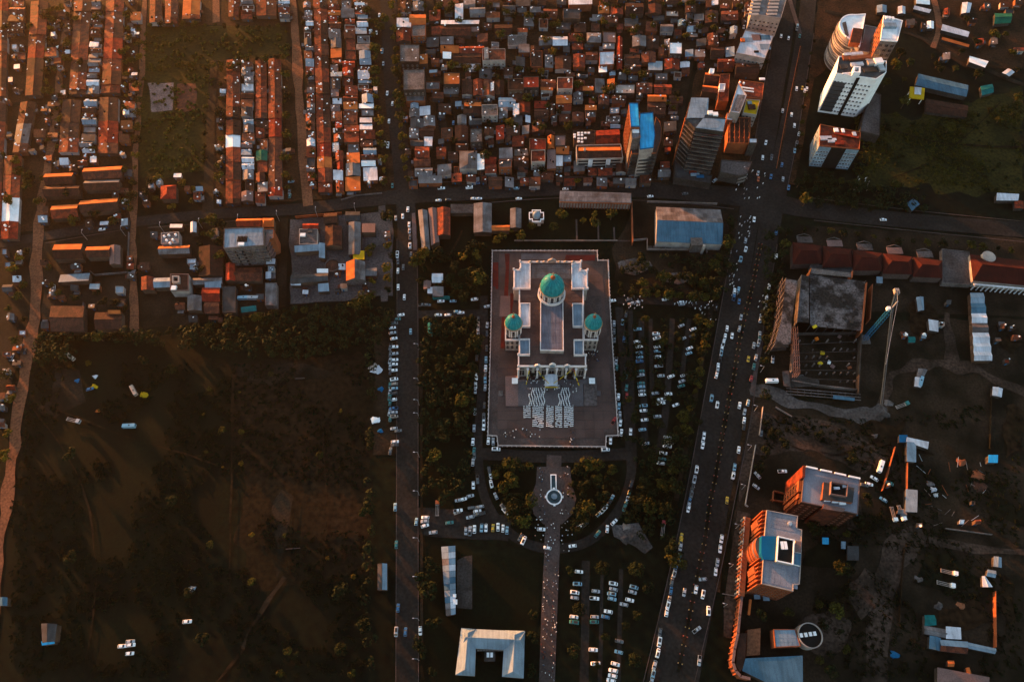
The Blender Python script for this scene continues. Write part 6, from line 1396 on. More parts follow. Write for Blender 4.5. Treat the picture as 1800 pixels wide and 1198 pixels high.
def vehicle(kind,color):
    key=(kind,color)
    if key in VEH: return VEH[key]
    m='p_'+color; parts=[]
    if kind in('car','taxi'):
        mb=profile_body([(-2.15,.72,.42,.78),(-2.05,.82,.3,.92),(-1.2,.85,.28,.96),(.9,.85,.28,.95),(1.9,.82,.3,.82),(2.15,.7,.4,.66)],m)
        # roof and pillars
        mb.add([(-1.35,-.60,1.40),(.35,-.60,1.42),(.35,.60,1.42),(-1.35,.60,1.40),(-1.35,-.64,1.33),(.35,-.64,1.35),(.35,.64,1.35),(-1.35,.64,1.33)],[[0,1,2,3],[0,4,5,1],[1,5,6,2],[2,6,7,3],[3,7,4,0]],m)
        body=mb
        parts.append(('windscreen',lambda q:q.add([(1.05,-.74,.93),(1.05,.74,.93),(.35,.62,1.36),(.35,-.62,1.36)],[[0,1,2,3]],'glass')))
        parts.append(('rear_window',lambda q:q.add([(-1.95,.70,.93),(-1.95,-.70,.93),(-1.35,-.62,1.36),(-1.35,.62,1.36)],[[0,1,2,3]],'glass')))
        def sides(q):
            q.add([(-1.95,-.72,.93),(1.05,-.76,.93),(.35,-.64,1.36),(-1.35,-.64,1.34)],[[0,1,2,3]],'glass'); q.add([(1.05,.76,.93),(-1.95,.72,.93),(-1.35,.64,1.34),(.35,.64,1.36)],[[0,1,2,3]],'glass')
        parts.append(('side_window',sides)); L_=1.32
    elif kind=='van':
        mb=profile_body([(-2.3,.80,.45,1.75),(-2.2,.88,.35,1.95),(1.1,.88,.35,1.98),(1.75,.86,.35,1.25),(2.25,.80,.4,1.0),(2.35,.7,.5,.85)],m); body=mb
        parts.append(('windscreen',lambda q:q.add([(1.80,-.74,1.28),(1.80,.74,1.28),(1.14,.70,2.0),(1.14,-.70,2.0)],[[0,1,2,3]],'glass')))
        def sides(q):
            q.box((-.5,-.885,1.45),2.9,.03,.45,'glass'); q.box((-.5,.885,1.45),2.9,.03,.45,'glass')
        parts.append(('side_window',sides))
        parts.append(('roof_rack',lambda q:q.box((-.7,0,2.02),1.9,1.2,.08,'dgrey'))); L_=1.45
    elif kind=='pickup':
        mb=profile_body([(-2.5,.86,.55,1.02),(-2.4,.88,.45,1.06),(.2,.88,.42,1.08),(1.3,.88,.42,1.08),(2.3,.84,.45,.98),(2.5,.75,.55,.8)],m)
        mb.add([(-.55,-.62,1.70),(.55,-.62,1.72),(.55,.62,1.72),(-.55,.62,1.70),(-.55,-.66,1.62),(.55,-.66,1.64),(.55,.66,1.64),(-.55,.66,1.62)],[[0,1,2,3],[0,4,5,1],[1,5,6,2],[2,6,7,3],[3,7,4,0]],m); body=mb
        parts.append(('cargo_bed',lambda q:q.box((-1.6,0,1.075),1.6,1.45,.03,'black')))
        parts.append(('windscreen',lambda q:q.add([(1.2,-.76,1.07),(1.2,.76,1.07),(.55,.64,1.66),(.55,-.64,1.66)],[[0,1,2,3]],'glass')))
        def sides(q):
            q.add([(-.7,-.78,1.07),(1.2,-.78,1.07),(.55,-.65,1.65),(-.55,-.65,1.65)],[[0,1,2,3]],'glass'); q.add([(1.2,.78,1.07),(-.7,.78,1.07),(-.55,.65,1.65),(.55,.65,1.65)],[[0,1,2,3]],'glass'); q.add([(-.7,.76,1.07),(-.7,-.76,1.07),(-.55,-.64,1.65),(-.55,.64,1.65)],[[0,1,2,3]],'glass')
        parts.append(('side_window',sides)); L_=1.5
    elif kind=='bus':
        mb=profile_body([(-3.6,1.0,.5,2.6),(-3.5,1.08,.4,2.75),(3.3,1.08,.4,2.75),(3.6,1.0,.5,2.3)],m); body=mb
        def sides(q):
            q.box((0,-1.085,1.95),6.2,.03,.6,'glass'); q.box((0,1.085,1.95),6.2,.03,.6,'glass'); q.box((3.55,0,1.9),.12,1.7,.7,'glass')
        parts.append(('side_window',sides)); parts.append(('roof_hatch',lambda q:q.box((0.4,0,2.78),.9,.8,.08,'dgrey'))); L_=2.3
    elif kind=='truck':
        mb=MB(); mb.box((-1.2,0,.95),6.4,.25,.3,'cream'); mb.box((-1.2,.8,1.05),6.2,.22,.22,'cream'); mb.box((-1.2,-.8,1.05),6.2,.22,.22,'cream'); mb.box((-4.3,0,1.08),.3,2.1,.3,'cream'); mb.box((1.6,0,1.3),.4,2.1,.7,'cream'); body=mb
        def cab(q): q.box((2.9,0,1.7),1.9,2.1,2.0,m); 
        parts.append(('cab',cab)); parts.append(('windscreen',lambda q:q.box((3.87,0,2.1),.05,1.8,.8,'glass'))); L_=2.6
    for xx in (-L_,L_):
        for yy in (-.78,.78):
            b0=len(body.v); body.bar((xx,yy-.1,.32),(xx,yy+.1,.32),.32,'tyre',10)
    me=body.mesh('vehicle'); pm_=[]
    for nm,fn in parts:
        q=MB(); fn(q); pm_.append((nm,q.mesh(nm)))
    VEH[key]=(me,pm_); return VEH[key]
NV={'car':('car','parked_car'),'taxi':('taxi','taxi'),'van':('van','minivan'),'pickup':('pickup','pickup_truck'),'bus':('minibus','minibus'),'truck':('truck','flatbed_truck')}
NCAR=[0]
def put(kind,color,px,py,ang,label,group=None,z=.36,dist=None):
    """ang: direction of the bonnet in the picture, degrees, 0 = right, 90 = up"""
    p=G(px,py,z); t=math.radians(ang); q=G(px+4*math.cos(t),py-4*math.sin(t),z); d=q-p
    me,pm_=vehicle(kind,color); cat,nm=NV[kind]
    o=link(nm,me); o.location=p; o.rotation_euler=(0,0,math.atan2(d.y,d.x)); tag(o,label,cat,group); NCAR[0]+=1
    s=R.uniform(.96,1.06); o.scale=(s,s,s)
    for n_,m_ in pm_: link(n_,m_,o)
    return o
CC=['white']*9+['silver']*6+['pale blue']*3+['grey']*3+['blue']*2+['black']*2+['beige']+['teal']
def line(desc, pts, ang, end='north', kinds=None, colors=None, jit=4, flip=.4, word=None):
    """vehicles at the given picture points, each labelled by its colour and its place in the line"""
    for i,(x,y) in enumerate(pts):
        kd='car'; r=R.random()
        if r<.12: kd='van'
        elif r<.20: kd='pickup'
        c=R.choice(CC)
        if kinds and i in kinds: kd=kinds[i]
        if colors and i in colors: c=colors[i]
        a=(ang[i] if isinstance(ang,list) else ang)+R.uniform(-jit,jit)+(180 if R.random()<flip else 0)
        w_=NV[kd][0]
        put(kd,c,x,y,a,'%s %s, %s from %s in %s'%(c,w_,ordn(i),end,desc),desc)
Z3=lambda l,ox=600,oy=600:[(ox+a/3.994,oy+b/3.994) for a,b in l]
line('the parking row left of the tree lined street',Z3([(420,1015),(395,1045),(372,1075),(360,1105),(360,1140),(370,1180)],600,300)+Z3([(375,40),(375,88),(375,132),(373,162),(370,205),(372,270),(372,300),(372,332),(368,370),(365,410),(368,472),(370,500),(373,530),(370,612),(400,628),(378,705),(375,728)]),8,'top')
line('the outer parking column left of the tree lined street',Z3([(345,40),(345,90),(345,140),(344,180),(345,215),(342,310),(345,350),(342,395),(344,430),(340,500),(345,540),(345,770)]),80,'top',colors={k:R.choice(['grey','teal','black','silver']) for k in range(12)})
line('the kerb line right of the street below the crossroads',Z3([(468,275),(477,380),(480,425),(483,470),(483,530),(490,590)],600,300),88,'top',colors={0:'white',1:'white'})
line('the left lane cars below the crossroads',Z3([(383,335),(432,322),(395,595),(398,640),(398,705),(436,680),(400,820),(443,890)],600,300),88,'top')
line('the slow lane down the tree lined street',[(695,891),(697,957),(700,1068),(697,1110),(713,1110),(739,1108),(722,583)],88,'top',colors={0:'pale blue',1:'teal',6:'pale blue'})
line('the upper road left of the colonnade',[(771,353),(788,352),(776,332),(825,331),(838,323),(833,350),(842,350),(912,350),(907,332),(994,333)],3,'left',kinds={3:'van'},colors={3:'white',5:'white',9:'white'})
line('the upper part of the tree lined street',[(672,92),(674,113),(681,165),(690,183),(684,214),(676,253),(682,257),(662,59),(667,28),(690,327)],85,'top',colors={9:'teal'})
line('the diagonal lane east of that street',[(767,76),(770,88),(787,188),(797,217),(766,40),(769,40)],85,'top',kinds={0:'van'},colors={0:'white'})
line('the west line along the church terrace wall',Z3([(1025,1085),(1023,1145),],600,300)+Z3([(1020,50),(1016,130),(1013,190),(1012,235),(1010,270),(1010,325),(1004,450),(1000,530),(1000,560),(1000,600)]),87,'top')
line('the far side of the west church drive',Z3([(963,1045),(962,1085),(960,1130)],600,300)+Z3([(952,120),(948,250),(943,310),(940,345),(938,495),(932,610),(924,705),(932,770),(934,800),(924,850),(957,970),(927,1010)]),88,'top')
line('the pair at the lower left terrace corner',[(858.5,775),(867,776)],88,'left'); line('the lone spot below the left terrace corner',[(872,790)],2,'left',kinds={0:'van'},colors={0:'white'})
line('the spots at the lower right terrace corner',[(1073,775),(1064,791)],[88,2],'top',colors={1:'white'},kinds={1:'van'})
line('the church side road west',Z3([(682,1015),(748,1015),(815,992),(840,1000),(935,905),(1026,955),(700,918),(785,918),(570,945),(605,945)],600,300),3,'left')
line('the east line along the church terrace wall',Z3([(716,1075),(716,1130),(718,1185)],900,300)+Z3([(730,140),(735,185),(747,390),(750,455),(757,515),(760,572),(767,640)],900,600),87,'top',colors={9:'white'})
line('the first parking column east of the church',Z3([(775,1065),(785,1185),(800,1010)],900,300)+Z3([(795,185),(800,240),(803,325),(805,383),(832,635)],900,600),86,'top',colors={6:'red'})
line('the main parking column east of the church',Z3([(880,5),(892,38),(893,82),(895,112),(893,143),(905,210),(900,238),(905,295),(907,320),(912,350),(914,376),(922,455),(922,487),(930,552),(915,620),(938,718)],900,600),5,'top')
line('the third parking column east of the church',Z3([(880,1115),(1010,1150),(1015,1180)],900,300)+Z3([(1018,40),(1020,70),(1022,110),(1028,175),(1045,243),(1005,365),(1097,370),(1048,410),(1045,435),(1020,528)],900,600),5,'top',colors={9:'white',10:'white'})
line('the fourth parking column east of the church',Z3([(1188,1090),(1200,1180),(1270,1115),(1265,1160)],900,300)+Z3([(1245,50),(1240,85),(1205,240),(1192,280),(1187,315),(1148,447),(1115,247)],900,600),20,'top')
line('the slanted group at the foot of the east parking',Z3([(1090,675),(1100,710),(1088,738),(1062,785),(1055,825),(1043,855)],900,600),-8,'top',kinds={2:'van'},colors={1:'beige',2:'white',3:'white'})
line('the market end of the east parking road',Z3([(705,915),(820,908),(835,935),(850,930),(875,925),(1075,905),(1185,925),(1190,940)],900,300),10,'left')
line('the drive east of the fountain',Z3([(838,1000),(820,1072),(812,1100),(795,1150),(790,1168)],900,600),72,'top',colors={3:'teal',4:'teal'})
line('the curb arc right of the fountain lawn',Z3([(700,1100),(683,1132),(660,1160),(640,1185)],900,600)+Z3([(612,18),(510,95),(482,105)],900,898),[62,55,50,45,42,35,25],'top')
line('the curb arc at the foot of the fountain lawn',Z3([(60,185),(82,207),(248,258),(425,245),(205,128),(600,160),(668,125),(716,78)],900,898),[60,65,-8,5,0,50,88,45],'left',colors={1:'white',2:'white',6:'white',7:'white'})
line('the drive left of the fountain lawn',Z3([(1040,912),(1047,940),(1053,1002),(1085,1085),(1140,1170)],600,600)+[(888,899)],[-80,-75,-75,-65,-55,-50],'top')
line('the upper rank of the small lot left of the fountain',Z3([(825,1115),(855,1108),(905,1085),(915,1168),(955,1165),(975,1160),(820,1188),(955,1192)]),10,'left')
line('the slanted rank of the small lot left of the fountain',Z3([(590,45),(587,72),(588,103),(645,150),(760,82),(815,10),(905,43),(960,22),(985,20),(527,75)],600,898),[3,3,15,10,12,20,12,12,12,80],'left',colors={4:'teal'})
line('the bottom rank of the small lot left of the fountain',Z3([(875,140),(903,140),(935,128),(985,118),(1016,118),(1065,118),(1100,112),(1135,122),(1163,135)],600,898),88,'left',colors={5:'yellow',4:'white',6:'white',3:'pale blue'},jit=3)
line('the left column of the south parking lot',Z3([(470,425),(458,512),(440,572),(440,608),(435,742),(435,780)],900,898),-4,'top',kinds={1:'van'},colors={0:'white',1:'pale blue'})
line('the second column of the south parking lot',Z3([(588,562),(578,612),(580,742),(577,778),(570,972),(585,1070)],900,898),-4,'top',kinds={1:'pickup'})
line('the third column of the south parking lot',Z3([(710,510),(712,548),(698,582),(702,615),(675,705),(655,742),(752,912),(748,988),(725,1072),(710,1118),(705,1155),(695,1188)],900,898),-12,'top',colors={2:'pale blue'})
line('the right column of the south parking lot',Z3([(855,535),(845,568),(825,624),(785,655)],900,898),-15,'top')
line('the line along the left kerb of the avenue above the bend',Z3([(440,495),(440,555),(405,625),(390,838),(362,848),(357,892),(395,920),(408,1030),(397,1112),(310,1110),(297,1165),(345,1160)],1200,300),80,'top')
line('the parked line on the left kerb of the avenue beside the lot',Z3([(285,12),(275,45),(268,85),(262,125),(247,175),(245,200),(236,240),(200,400),(240,447),(148,660),(143,690),(140,730),(95,900)],1200,600),80,'top',kinds={12:'van',8:'van'},colors={7:'pale blue',8:'white'})
line('the parked line on the left kerb further down the avenue',Z3([(80,968),(75,998),(68,1025),(60,1055),(57,1085),(48,1115),(42,1150),(40,1175)],1200,600)+Z3([(1275,965),(1265,1010),(1258,1050),(1250,1090),(1243,1130),(1240,1165)],900,600)[:0]+Z3([(1187,180),(1185,210),(1182,250),(1170,330),(1150,380),(1138,435),(1122,495),(1115,558),(1103,625),(1095,652),(1085,710),(1038,850),(1033,918),(1022,995),(1000,1080),(987,1150),(980,1190)],900,898),78,'top',colors={8:'yellow',9:'yellow'})
line('the right carriageway near the crossroads',Z3([(527,22),(530,62),(618,45),(703,62),(742,122),(500,345),(655,437),(655,605),(605,815),(588,888),(580,960),(543,1050),(540,1150),(537,1190)],1200,300),82,'top',colors={1:'orange',2:'blue',4:'blue',6:'blue',11:'silver'},kinds={1:'taxi',11:'van'})
line('the right kerb of the avenue by the track entrance',Z3([(498,30),(530,15),(460,125),(513,115),(498,178),(480,262),(457,432),(398,450),(433,495),(430,555),(428,600),(392,762),(363,882),(352,942),(310,1115)],1200,600),80,'top',kinds={2:'taxi',14:'taxi',12:'car',13:'van'},colors={2:'yellow',5:'red',14:'yellow',6:'pale blue',13:'white'})
line('the line on the right kerb beside the big office',Z3([(272,195),(262,265),(243,360),(230,425),(140,478),(92,550),(140,585),(178,700),(97,832),(115,1048),(10,570)],1200,898),[84,84,82,82,8,84,82,86,40,86,80],'top',colors={0:'white',1:'white',3:'white',5:'white',6:'white'},kinds={6:'van'})
line('the avenue traffic near the photo top',Z3([(805,185),(800,208),(820,258),(742,272),(798,627),(870,627),(838,622),(763,808),(783,885),(700,782),(797,1018),(785,1062),(560,1110),(620,1112),(695,1160),(582,1005),(815,943),(690,258),(855,640),(428,195)],1200,0),82,'top',kinds={6:'taxi'},colors={6:'yellow',4:'white',5:'white'})
line('the road at the far right',[(1552,387),(1204,341),(1143,346),(1256,318)],[2,5,8,40],'right',colors={0:'white'})
line('the yard beside the dark fence',Z3([(523,940),(513,1020),(697,913),(630,130),(550,645)],1200,600),[-50,-35,0,85,85],'top',colors={0:'silver',1:'silver',4:'grey',3:'silver'})
line('the yard of the terracotta offices',[(1536,841),(1527,851),(1518,853),(1552,878),(1546,821),(1562,850)],[-30,-12,-12,-30,75,-15],'top',kinds={4:'bus'},colors={0:'white',1:'white',3:'pale blue',4:'white'})
line('the courtyard south of the grey tower',Z3([(515,900),(582,900)],300,300),0,'left',kinds={0:'bus',1:'bus'},colors={0:'pale blue',1:'silver'})
line('the left lanes and lots',[(118,265),(180,404),(38,610),(45,618),(22,628),(113,312),(96,505),(510,345),(509,338),(512,320)],[60,5,50,80,70,80,88,80,80,5],'top',colors={1:'white'})
for i,(x,y) in enumerate(((1667,1006),(1661,1027))): put('truck','white',x,y,-14,['upper','lower'][i]+' white cab truck with a bare pale chassis in the dark yard','trucks in the dark yard')
put('bus','white',1355.5,671,0,'white minibus parked across the forecourt beside the building site')
put('truck','orange',769,893,88,'orange tipper truck parked on the small lot left of the fountain'); put('truck','red',1165,928,84,'red orange truck parked near the avenue below the east parking')
put('truck','teal',1585,713,20,'teal truck by the bend of the grey track'); put('bus','pale blue',1616,672,75,'pale blue bus at the dirt bend below the patched roofs')
put('pickup','red',1079,740,60,'orange red pickup by the east terrace wall').name='pickup_truck'
put('truck','white',1569,905,-75,'white truck with bare chassis below the brick walled yard'); put('truck','white',1583,903,-70,'second white truck with bare chassis beside the brick walled yard')
put('bus','beige',237,688,-62,'beige bus standing in the dark field at the left'); put('truck','silver',132,740,-14,'silver truck body stranded in the dark field near the lane'); put('bus','pale blue',229,750,2,'pale blue truck bed vehicle in the dark field'); put('bus','beige',125,628,-38,'pinkish bus in the dark field beside the lane')
put('taxi','blue',159,684,15,'bright blue car beside the orange tarp in the left field')
for x,y,c in ((216,1135,'white'),(230,1127,'silver'),(231,1133,'white'),(229,1148,'white'),(330,1092,'white')): put('car',c,x,y,5,'%s car in the bottom left clearing, %s'%(c,{1135:'the left of the cluster',1127:'the top of the cluster',1133:'in the middle of the cluster',1148:'the lowest of the cluster',1092:'alone to the right'}[y]),'cars in the bottom left clearing')
# ------------------------------------------------------------ trees
def leafmat(nm,c1,c2):
    m=mat(nm,c1,c2,rough=.9,scale=.6,fine=.3,rnd=.3,fscale=1.5,spec=.1); return m
M['leafd']=leafmat('dark_foliage',(.0095,.0135,.0030),(.0055,.0080,.002)); M['leafo']=leafmat('olive_foliage',(.045,.040,.005),(.020,.021,.004)); M['leafy']=leafmat('ochre_foliage',(.10,.062,.006),(.05,.036,.005))
def tree_mesh(seed,rad,ht,m,nclump=9,leaves=46,flat=.75):
    r=random.Random(seed); mb=MB(); cl=[]
    for i in range(nclump):
        a=r.uniform(0,6.28); d=rad*math.sqrt(r.random())*.68; z=ht*.62+r.uniform(-.18,.28)*ht*(1-d/rad*.5)
        cl.append((d*math.cos(a),d*math.sin(a),z,rad*r.uniform(.30,.48)))
    vs=[];fs=[]
    for cx,cy,cz,cr in cl:
        for _ in range(leaves):
            t=r.uniform(0,6.28); u=r.uniform(-.5,1); s=math.sqrt(max(0,1-u*u)); q=cr*r.uniform(.72,1.08)
            p=Vector((cx+q*s*math.cos(t),cy+q*s*math.sin(t),cz+q*u*flat))
            n=Vector((s*math.cos(t)+r.uniform(-.6,.6),s*math.sin(t)+r.uniform(-.6,.6),u+r.uniform(-.4,.6))).normalized()
            a=n.cross(Vector((r.uniform(-1,1),r.uniform(-1,1),r.uniform(-1,1)))).normalized(); b=n.cross(a); w_=r.uniform(.28,.55)
            k=len(vs); vs+=[p+a*w_,p+b*w_*.8,p-a*w_,p-b*w_*.8]; fs.append([k,k+1,k+2,k+3])
    mb.add(vs,fs,m)
    tk_=MB(); tk_.lathe((0,0,0),[(.32,0),(.22,ht*.3),(.15,ht*.62)],'wood',7)
    for cx,cy,cz,cr in cl[:6]: tk_.bar((0,0,ht*.32),(cx*.85,cy*.85,cz),.08,'wood',4)
    return mb.mesh('crown'),tk_.mesh('trunk')
TREES={m:[tree_mesh(100+i+hash(m)%1 *0+{'leafd':0,'leafo':20,'leafy':40}[m],R.uniform(2.6,4.2),R.uniform(6,9),m,nclump=R.randint(7,12)) for i in range(4)] for m in('leafd','leafo','leafy')}
TD={'leafd':'dark green','leafo':'olive green','leafy':'ochre green'}
NT=[0]
TQ=[]
def tree(x,y,m,desc,s=1.0,group=None): TQ.append((s*PX(x,y),x,y,m,desc,s,group,R.choice(TREES[m]),R.uniform(0,6.28),R.uniform(.85,1.15)))
def plant_all(limit=292):
    q=sorted(TQ,key=lambda t:-t[0]); nb=0
    rest=[]
    for k,(k_,x,y,m,desc,s,group,(cr,tr),rz,sz) in enumerate(q):
        top=G(x,y,5*s); loc=Vector((top.x,top.y,0)); bush='bush' in desc
        if not bush and NT[0]>=limit: rest.append((cr,tr,loc,rz,s,sz)); continue
        if not bush: NT[0]+=1
        nm='bush' if bush else 'tree'
        o=empty(nm,'%s %s %s'%(TD[m],nm,desc.replace('bushes','the bushes')),nm,(loc.x,loc.y,0),rz,group or 'trees')
        o.scale=(s,s,s*sz); link('crown',cr,o); link('trunk',tr,o)
    mb=MB()
    for cr,tr,loc,rz,s,sz in rest:
        cs,sn=math.cos(rz)*s,math.sin(rz)*s
        for me in (cr,tr):
            mb.add([(loc.x+v.co.x*cs-v.co.y*sn,loc.y+v.co.x*sn+v.co.y*cs,v.co.z*s*sz) for v in me.vertices],[list(f.vertices) for f in me.polygons],me.materials[0])
    if mb.v: o=mb.obj('distant_trees'); o['kind']='stuff'
def trow(desc,pts,mm,s=(.8,1.2),jit=2):
    for i,(x,y) in enumerate(pts): tree(x+R.uniform(-jit,jit),y+R.uniform(-jit,jit),R.choice(mm),'%s from top in %s'%(ordn(i),desc),R.uniform(s[0]*.8,s[1]*1.15),desc)
def lerp_pts(P_,n):
    out=[]; seg=[math.dist(P_[i],P_[i+1]) for i in range(len(P_)-1)]; T=sum(seg)
    for k in range(n):
        d=T*(k+.5)/n
        for i,sg in enumerate(seg):
            if d<=sg or i==len(seg)-1: t=d/sg; out.append((P_[i][0]+(P_[i+1][0]-P_[i][0])*t,P_[i][1]+(P_[i+1][1]-P_[i][1])*t)); break
            d-=sg
    return out
trow('the left kerb row of the tree lined street',lerp_pts([(645,5),(655,60),(660,150),(668,215),(672,260),(678,330)],15),['leafo','leafy','leafo'])
trow('the right kerb row of the tree lined street',lerp_pts([(690,0),(695,90),(702,180),(708,250),(716,325)],17),['leafo','leafy','leafo'])
trow('the verge left of the long dirt lane',lerp_pts([(503,110),(504,180),(505,220),(508,330)],6),['leafo','leafy','leafd'],(.7,1))
trow('the verge right of the long dirt lane',lerp_pts([(536,20),(540,120),(545,220),(550,330)],7),['leafo','leafd'],(.6,.9))
trow('the verge left of the central lane',lerp_pts([(226,15),(222,100),(218,200)],9),['leafo','leafy'],(.7,1))
trow('the verge east of the leftmost lane',lerp_pts([(108,20),(90,160),(86,260),(45,330)],8),['leafo','leafd'],(.6,.95))
trow('the hedge along the grass field foot',lerp_pts([(255,118),(330,112),(380,118),(470,102),(508,100)],16),['leafo','leafo','leafd'],(.6,1))
trow('the hedge along the grass field head',lerp_pts([(255,40),(330,42),(390,45),(500,46)],13),['leafo','leafd'],(.5,.8))
trow('the hedge down the field side',lerp_pts([(360,110),(362,200),(358,290)],8),['leafo','leafd'],(.5,.8))
trow('the garden by the red hipped house',[(262,318),(275,312),(320,318),(340,330),(272,350),(300,362),(335,352),(255,338)],['leafo','leafy','leafd'],(.7,1))
trow('the thicket west of the grey tower',[(352,390),(372,388),(388,395),(355,410),(372,412),(350,425),(384,425),(358,445),(386,450),(392,470),(350,470),(368,385)],['leafd','leafo'],(.8,1.15))
trow('the courtyard of the yard block',[(682,374),(684,380),(652,430),(650,446),(646,440),(683,432),(687,445),(680,470),(682,490),(683,510),(656,492),(655,520),(640,524)],['leafo','leafy','leafd'],(.8,1.2))
trow('the thicket beside the church terrace',[(735,455),(745,448),(757,446),(728,460),(800,470),(815,450),(828,440),(790,490),(805,500),(820,480),(835,470),(828,500),(840,490),(795,515),(815,520),(838,445),(846,430),(744,470),(738,492),(830,430)],['leafd','leafo','leafd','leafo','leafy'],(.9,1.4))
trow('the lawn by the chapel',[(900,404),(934,396),(972,397),(1024,388),(1047,388),(1047,373),(915,412),(884,412),(1075,378),(990,372),(870,420)],['leafo','leafy'],(.7,1))
trow('the verge right of the street beside the dark lawn',lerp_pts([(742,590),(742,760),(748,880)],9),['leafd'],(.7,1.1))
trow('the grove on the dark lawn left of the church',[(826,604),(836,612),(815,622),(838,598),(790,630),(770,650),(764,708),(808,819),(780,760),(812,700),(775,600),(800,740),(822,560),(750,640),(785,840),(765,800),(828,650),(800,580)],['leafd','leafd','leafo'],(.9,1.4))
trow('the left half of the fountain lawn',[(880,822),(895,815),(912,812),(930,818),(905,890),(898,905),(925,895),(935,880),(885,855),(900,840),(920,915),(872,835)],['leafo','leafd','leafo'],(.8,1.2))
trow('the right half of the fountain lawn',[(1015,820),(1030,818),(1050,815),(1075,825),(1080,850),(1060,870),(1035,890),(1020,905),(1030,850),(1050,840),(1012,925)],['leafd','leafd','leafo'],(.8,1.2))
trow('the strips between the east parking columns',[(1105,618),(1107,644),(1108,657),(1150,680),(1160,675),(1106,700),(1115,730),(1114,770),(1132,600),(1135,560),(1180,610),(1190,640),(1165,600),(1230,560),(1240,590),(1225,610),(1175,700),(1200,690),(1215,660),(1205,730),(1190,760),(1160,745)],['leafd','leafo','leafd'],(.7,1.1))
trow('the grove between the east parking and the avenue',[(1203,810),(1200,822),(1180,830),(1190,850),(1165,850),(1191,852),(1150,810),(1175,870),(1185,900),(1170,890),(1150,860),(1130,850),(1140,890),(1180,960),(1190,985),(1120,880),(1210,775),(1225,740)],['leafd','leafo','leafd','leafd'],(.9,1.3))
trow('the hedge in front of the parish hall',lerp_pts([(1118,450),(1150,480),(1230,490),(1275,440),(1290,400),(1285,380)],18),['leafd','leafd','leafo'],(.8,1.2))
trow('the bare ground south of the parish hall',[(1237,495),(1240,505),(1245,515),(1180,515),(1150,505),(1220,520),(1100,470),(1090,500),(1260,500),(1275,480),(1290,470),(1130,500)],['leafd','leafo','leafd'],(.8,1.1))
trow('the verge right of the avenue above the crossroads',lerp_pts([(1432,60),(1420,130),(1412,200),(1406,270)],9),['leafo','leafd'],(.5,.8))
trow('the round garden east of the crossroads',[(1405,320),(1420,312),(1440,308),(1460,310),(1480,318),(1500,322),(1515,330),(1410,340),(1418,352),(1440,356),(1470,358),(1500,362),(1530,368),(1545,330),(1560,345),(1575,325)],['leafd','leafd','leafo'],(.7,1.1))
trow('the verge right of the avenue below the crossroads',lerp_pts([(1385,400),(1378,450),(1365,520),(1352,590),(1345,640)],13),['leafd','leafo','leafd'],(.8,1.1))
trow('the planted strip before the school',lerp_pts([(1400,400),(1480,408),(1560,418),(1640,425),(1720,430),(1790,440)],16),['leafd','leafo'],(.5,.9))
trow('the dark yard beside the avenue',[(1350,740),(1362,760),(1345,790),(1335,820),(1380,780),(1400,750),(1440,760),(1500,800),(1350,560),(1345,690)],['leafd'],(.8,1.1))
trow('the yards south of the terracotta offices',[(1430,930),(1465,925),(1490,935),(1510,915),(1525,870),(1530,885),(1480,1000),(1490,1000),(1440,1060),(1470,1070),(1500,1040),(1385,1075),(1340,1080),(1450,1095),(1480,1110),(1440,1160),(1460,1150),(1490,1140),(1465,1180)],['leafd','leafo','leafd'],(.7,1.1))
trow('the upper right field edge',lerp_pts([(1530,240),(1590,215),(1700,225),(1790,200)],12)+[(1575,110),(1590,180),(1560,215),(1640,100),(1690,90),(1720,130),(1790,120),(1750,60)],['leafd','leafo','leafd'],(.7,1.2))
trow('the far right yards',[(1560,40),(1585,90),(1600,110),(1560,145),(1700,30),(1720,70),(1780,90),(1790,170),(1740,190),(1575,200),(1590,140),(1680,120),(1770,60),(1650,110),(1655,120),(1690,230),(1560,260)],['leafd','leafo'],(.7,1.1))
trow('the left edge gardens',[(30,450),(45,440),(20,470),(40,500),(30,520),(15,540),(40,560),(25,600),(10,660),(20,700),(12,760),(8,800)],['leafd','leafo','leafy'],(.8,1.1))
trow('the middle left yards',[(84,470),(90,500),(100,515),(130,520),(180,530),(200,530),(170,515),(215,540),(120,560),(225,470)],['leafd','leafo'],(.7,1))
trow('the middle blocks',[(765,20),(775,10),(890,20),(905,22),(940,38),(955,30),(970,42),(930,28),(840,120),(895,215),(905,220),(888,210),(1000,220),(945,215),(955,222),(1015,70),(1180,150),(1188,165),(1175,180),(1185,190),(1190,175),(1110,55),(1150,45),(1100,130),(800,115),(1040,230),(880,60),(1230,45),(1250,30),(860,215),(912,100),(830,210),(1205,60),(1215,35),(1085,45),(1130,130)],['leafo','leafy','leafo','leafd'],(.7,1.1))
trow('the gardens by the two avenue towers',[(1270,110),(1310,115),(1335,125),(1345,110),(1300,10),(1275,60),(1255,50)],['leafo','leafd'],(.7,1))
trow('the dark lawn around the U shaped building',[(760,990),(750,1040),(760,1090),(745,1150),(740,1130),(936,1080),(935,1120),(930,1180),(760,1180),(742,1020)],['leafd'],(.9,1.3))
trow('the planted islands of the south parking',[(1000,1000),(1060,1000),(1120,1000),(1020,1070),(1065,1120),(1120,1080),(1010,1140),(1050,1170),(1115,1160),(1140,1030),(1100,1100)],['leafd'],(.8,1.1))
trow('bushes lit on the dark left field',[(477,659),(420,690),(367,682),(358,727),(392,757),(424,757),(364,795),(393,822),(424,815),(444,938),(443,1021),(504,1143),(491,1183),(369,957),(574,981),(620,1013),(155,637),(172,722),(500,940),(620,1180),(600,720),(560,800)],['leafy','leafy','leafo'],(.35,.6))
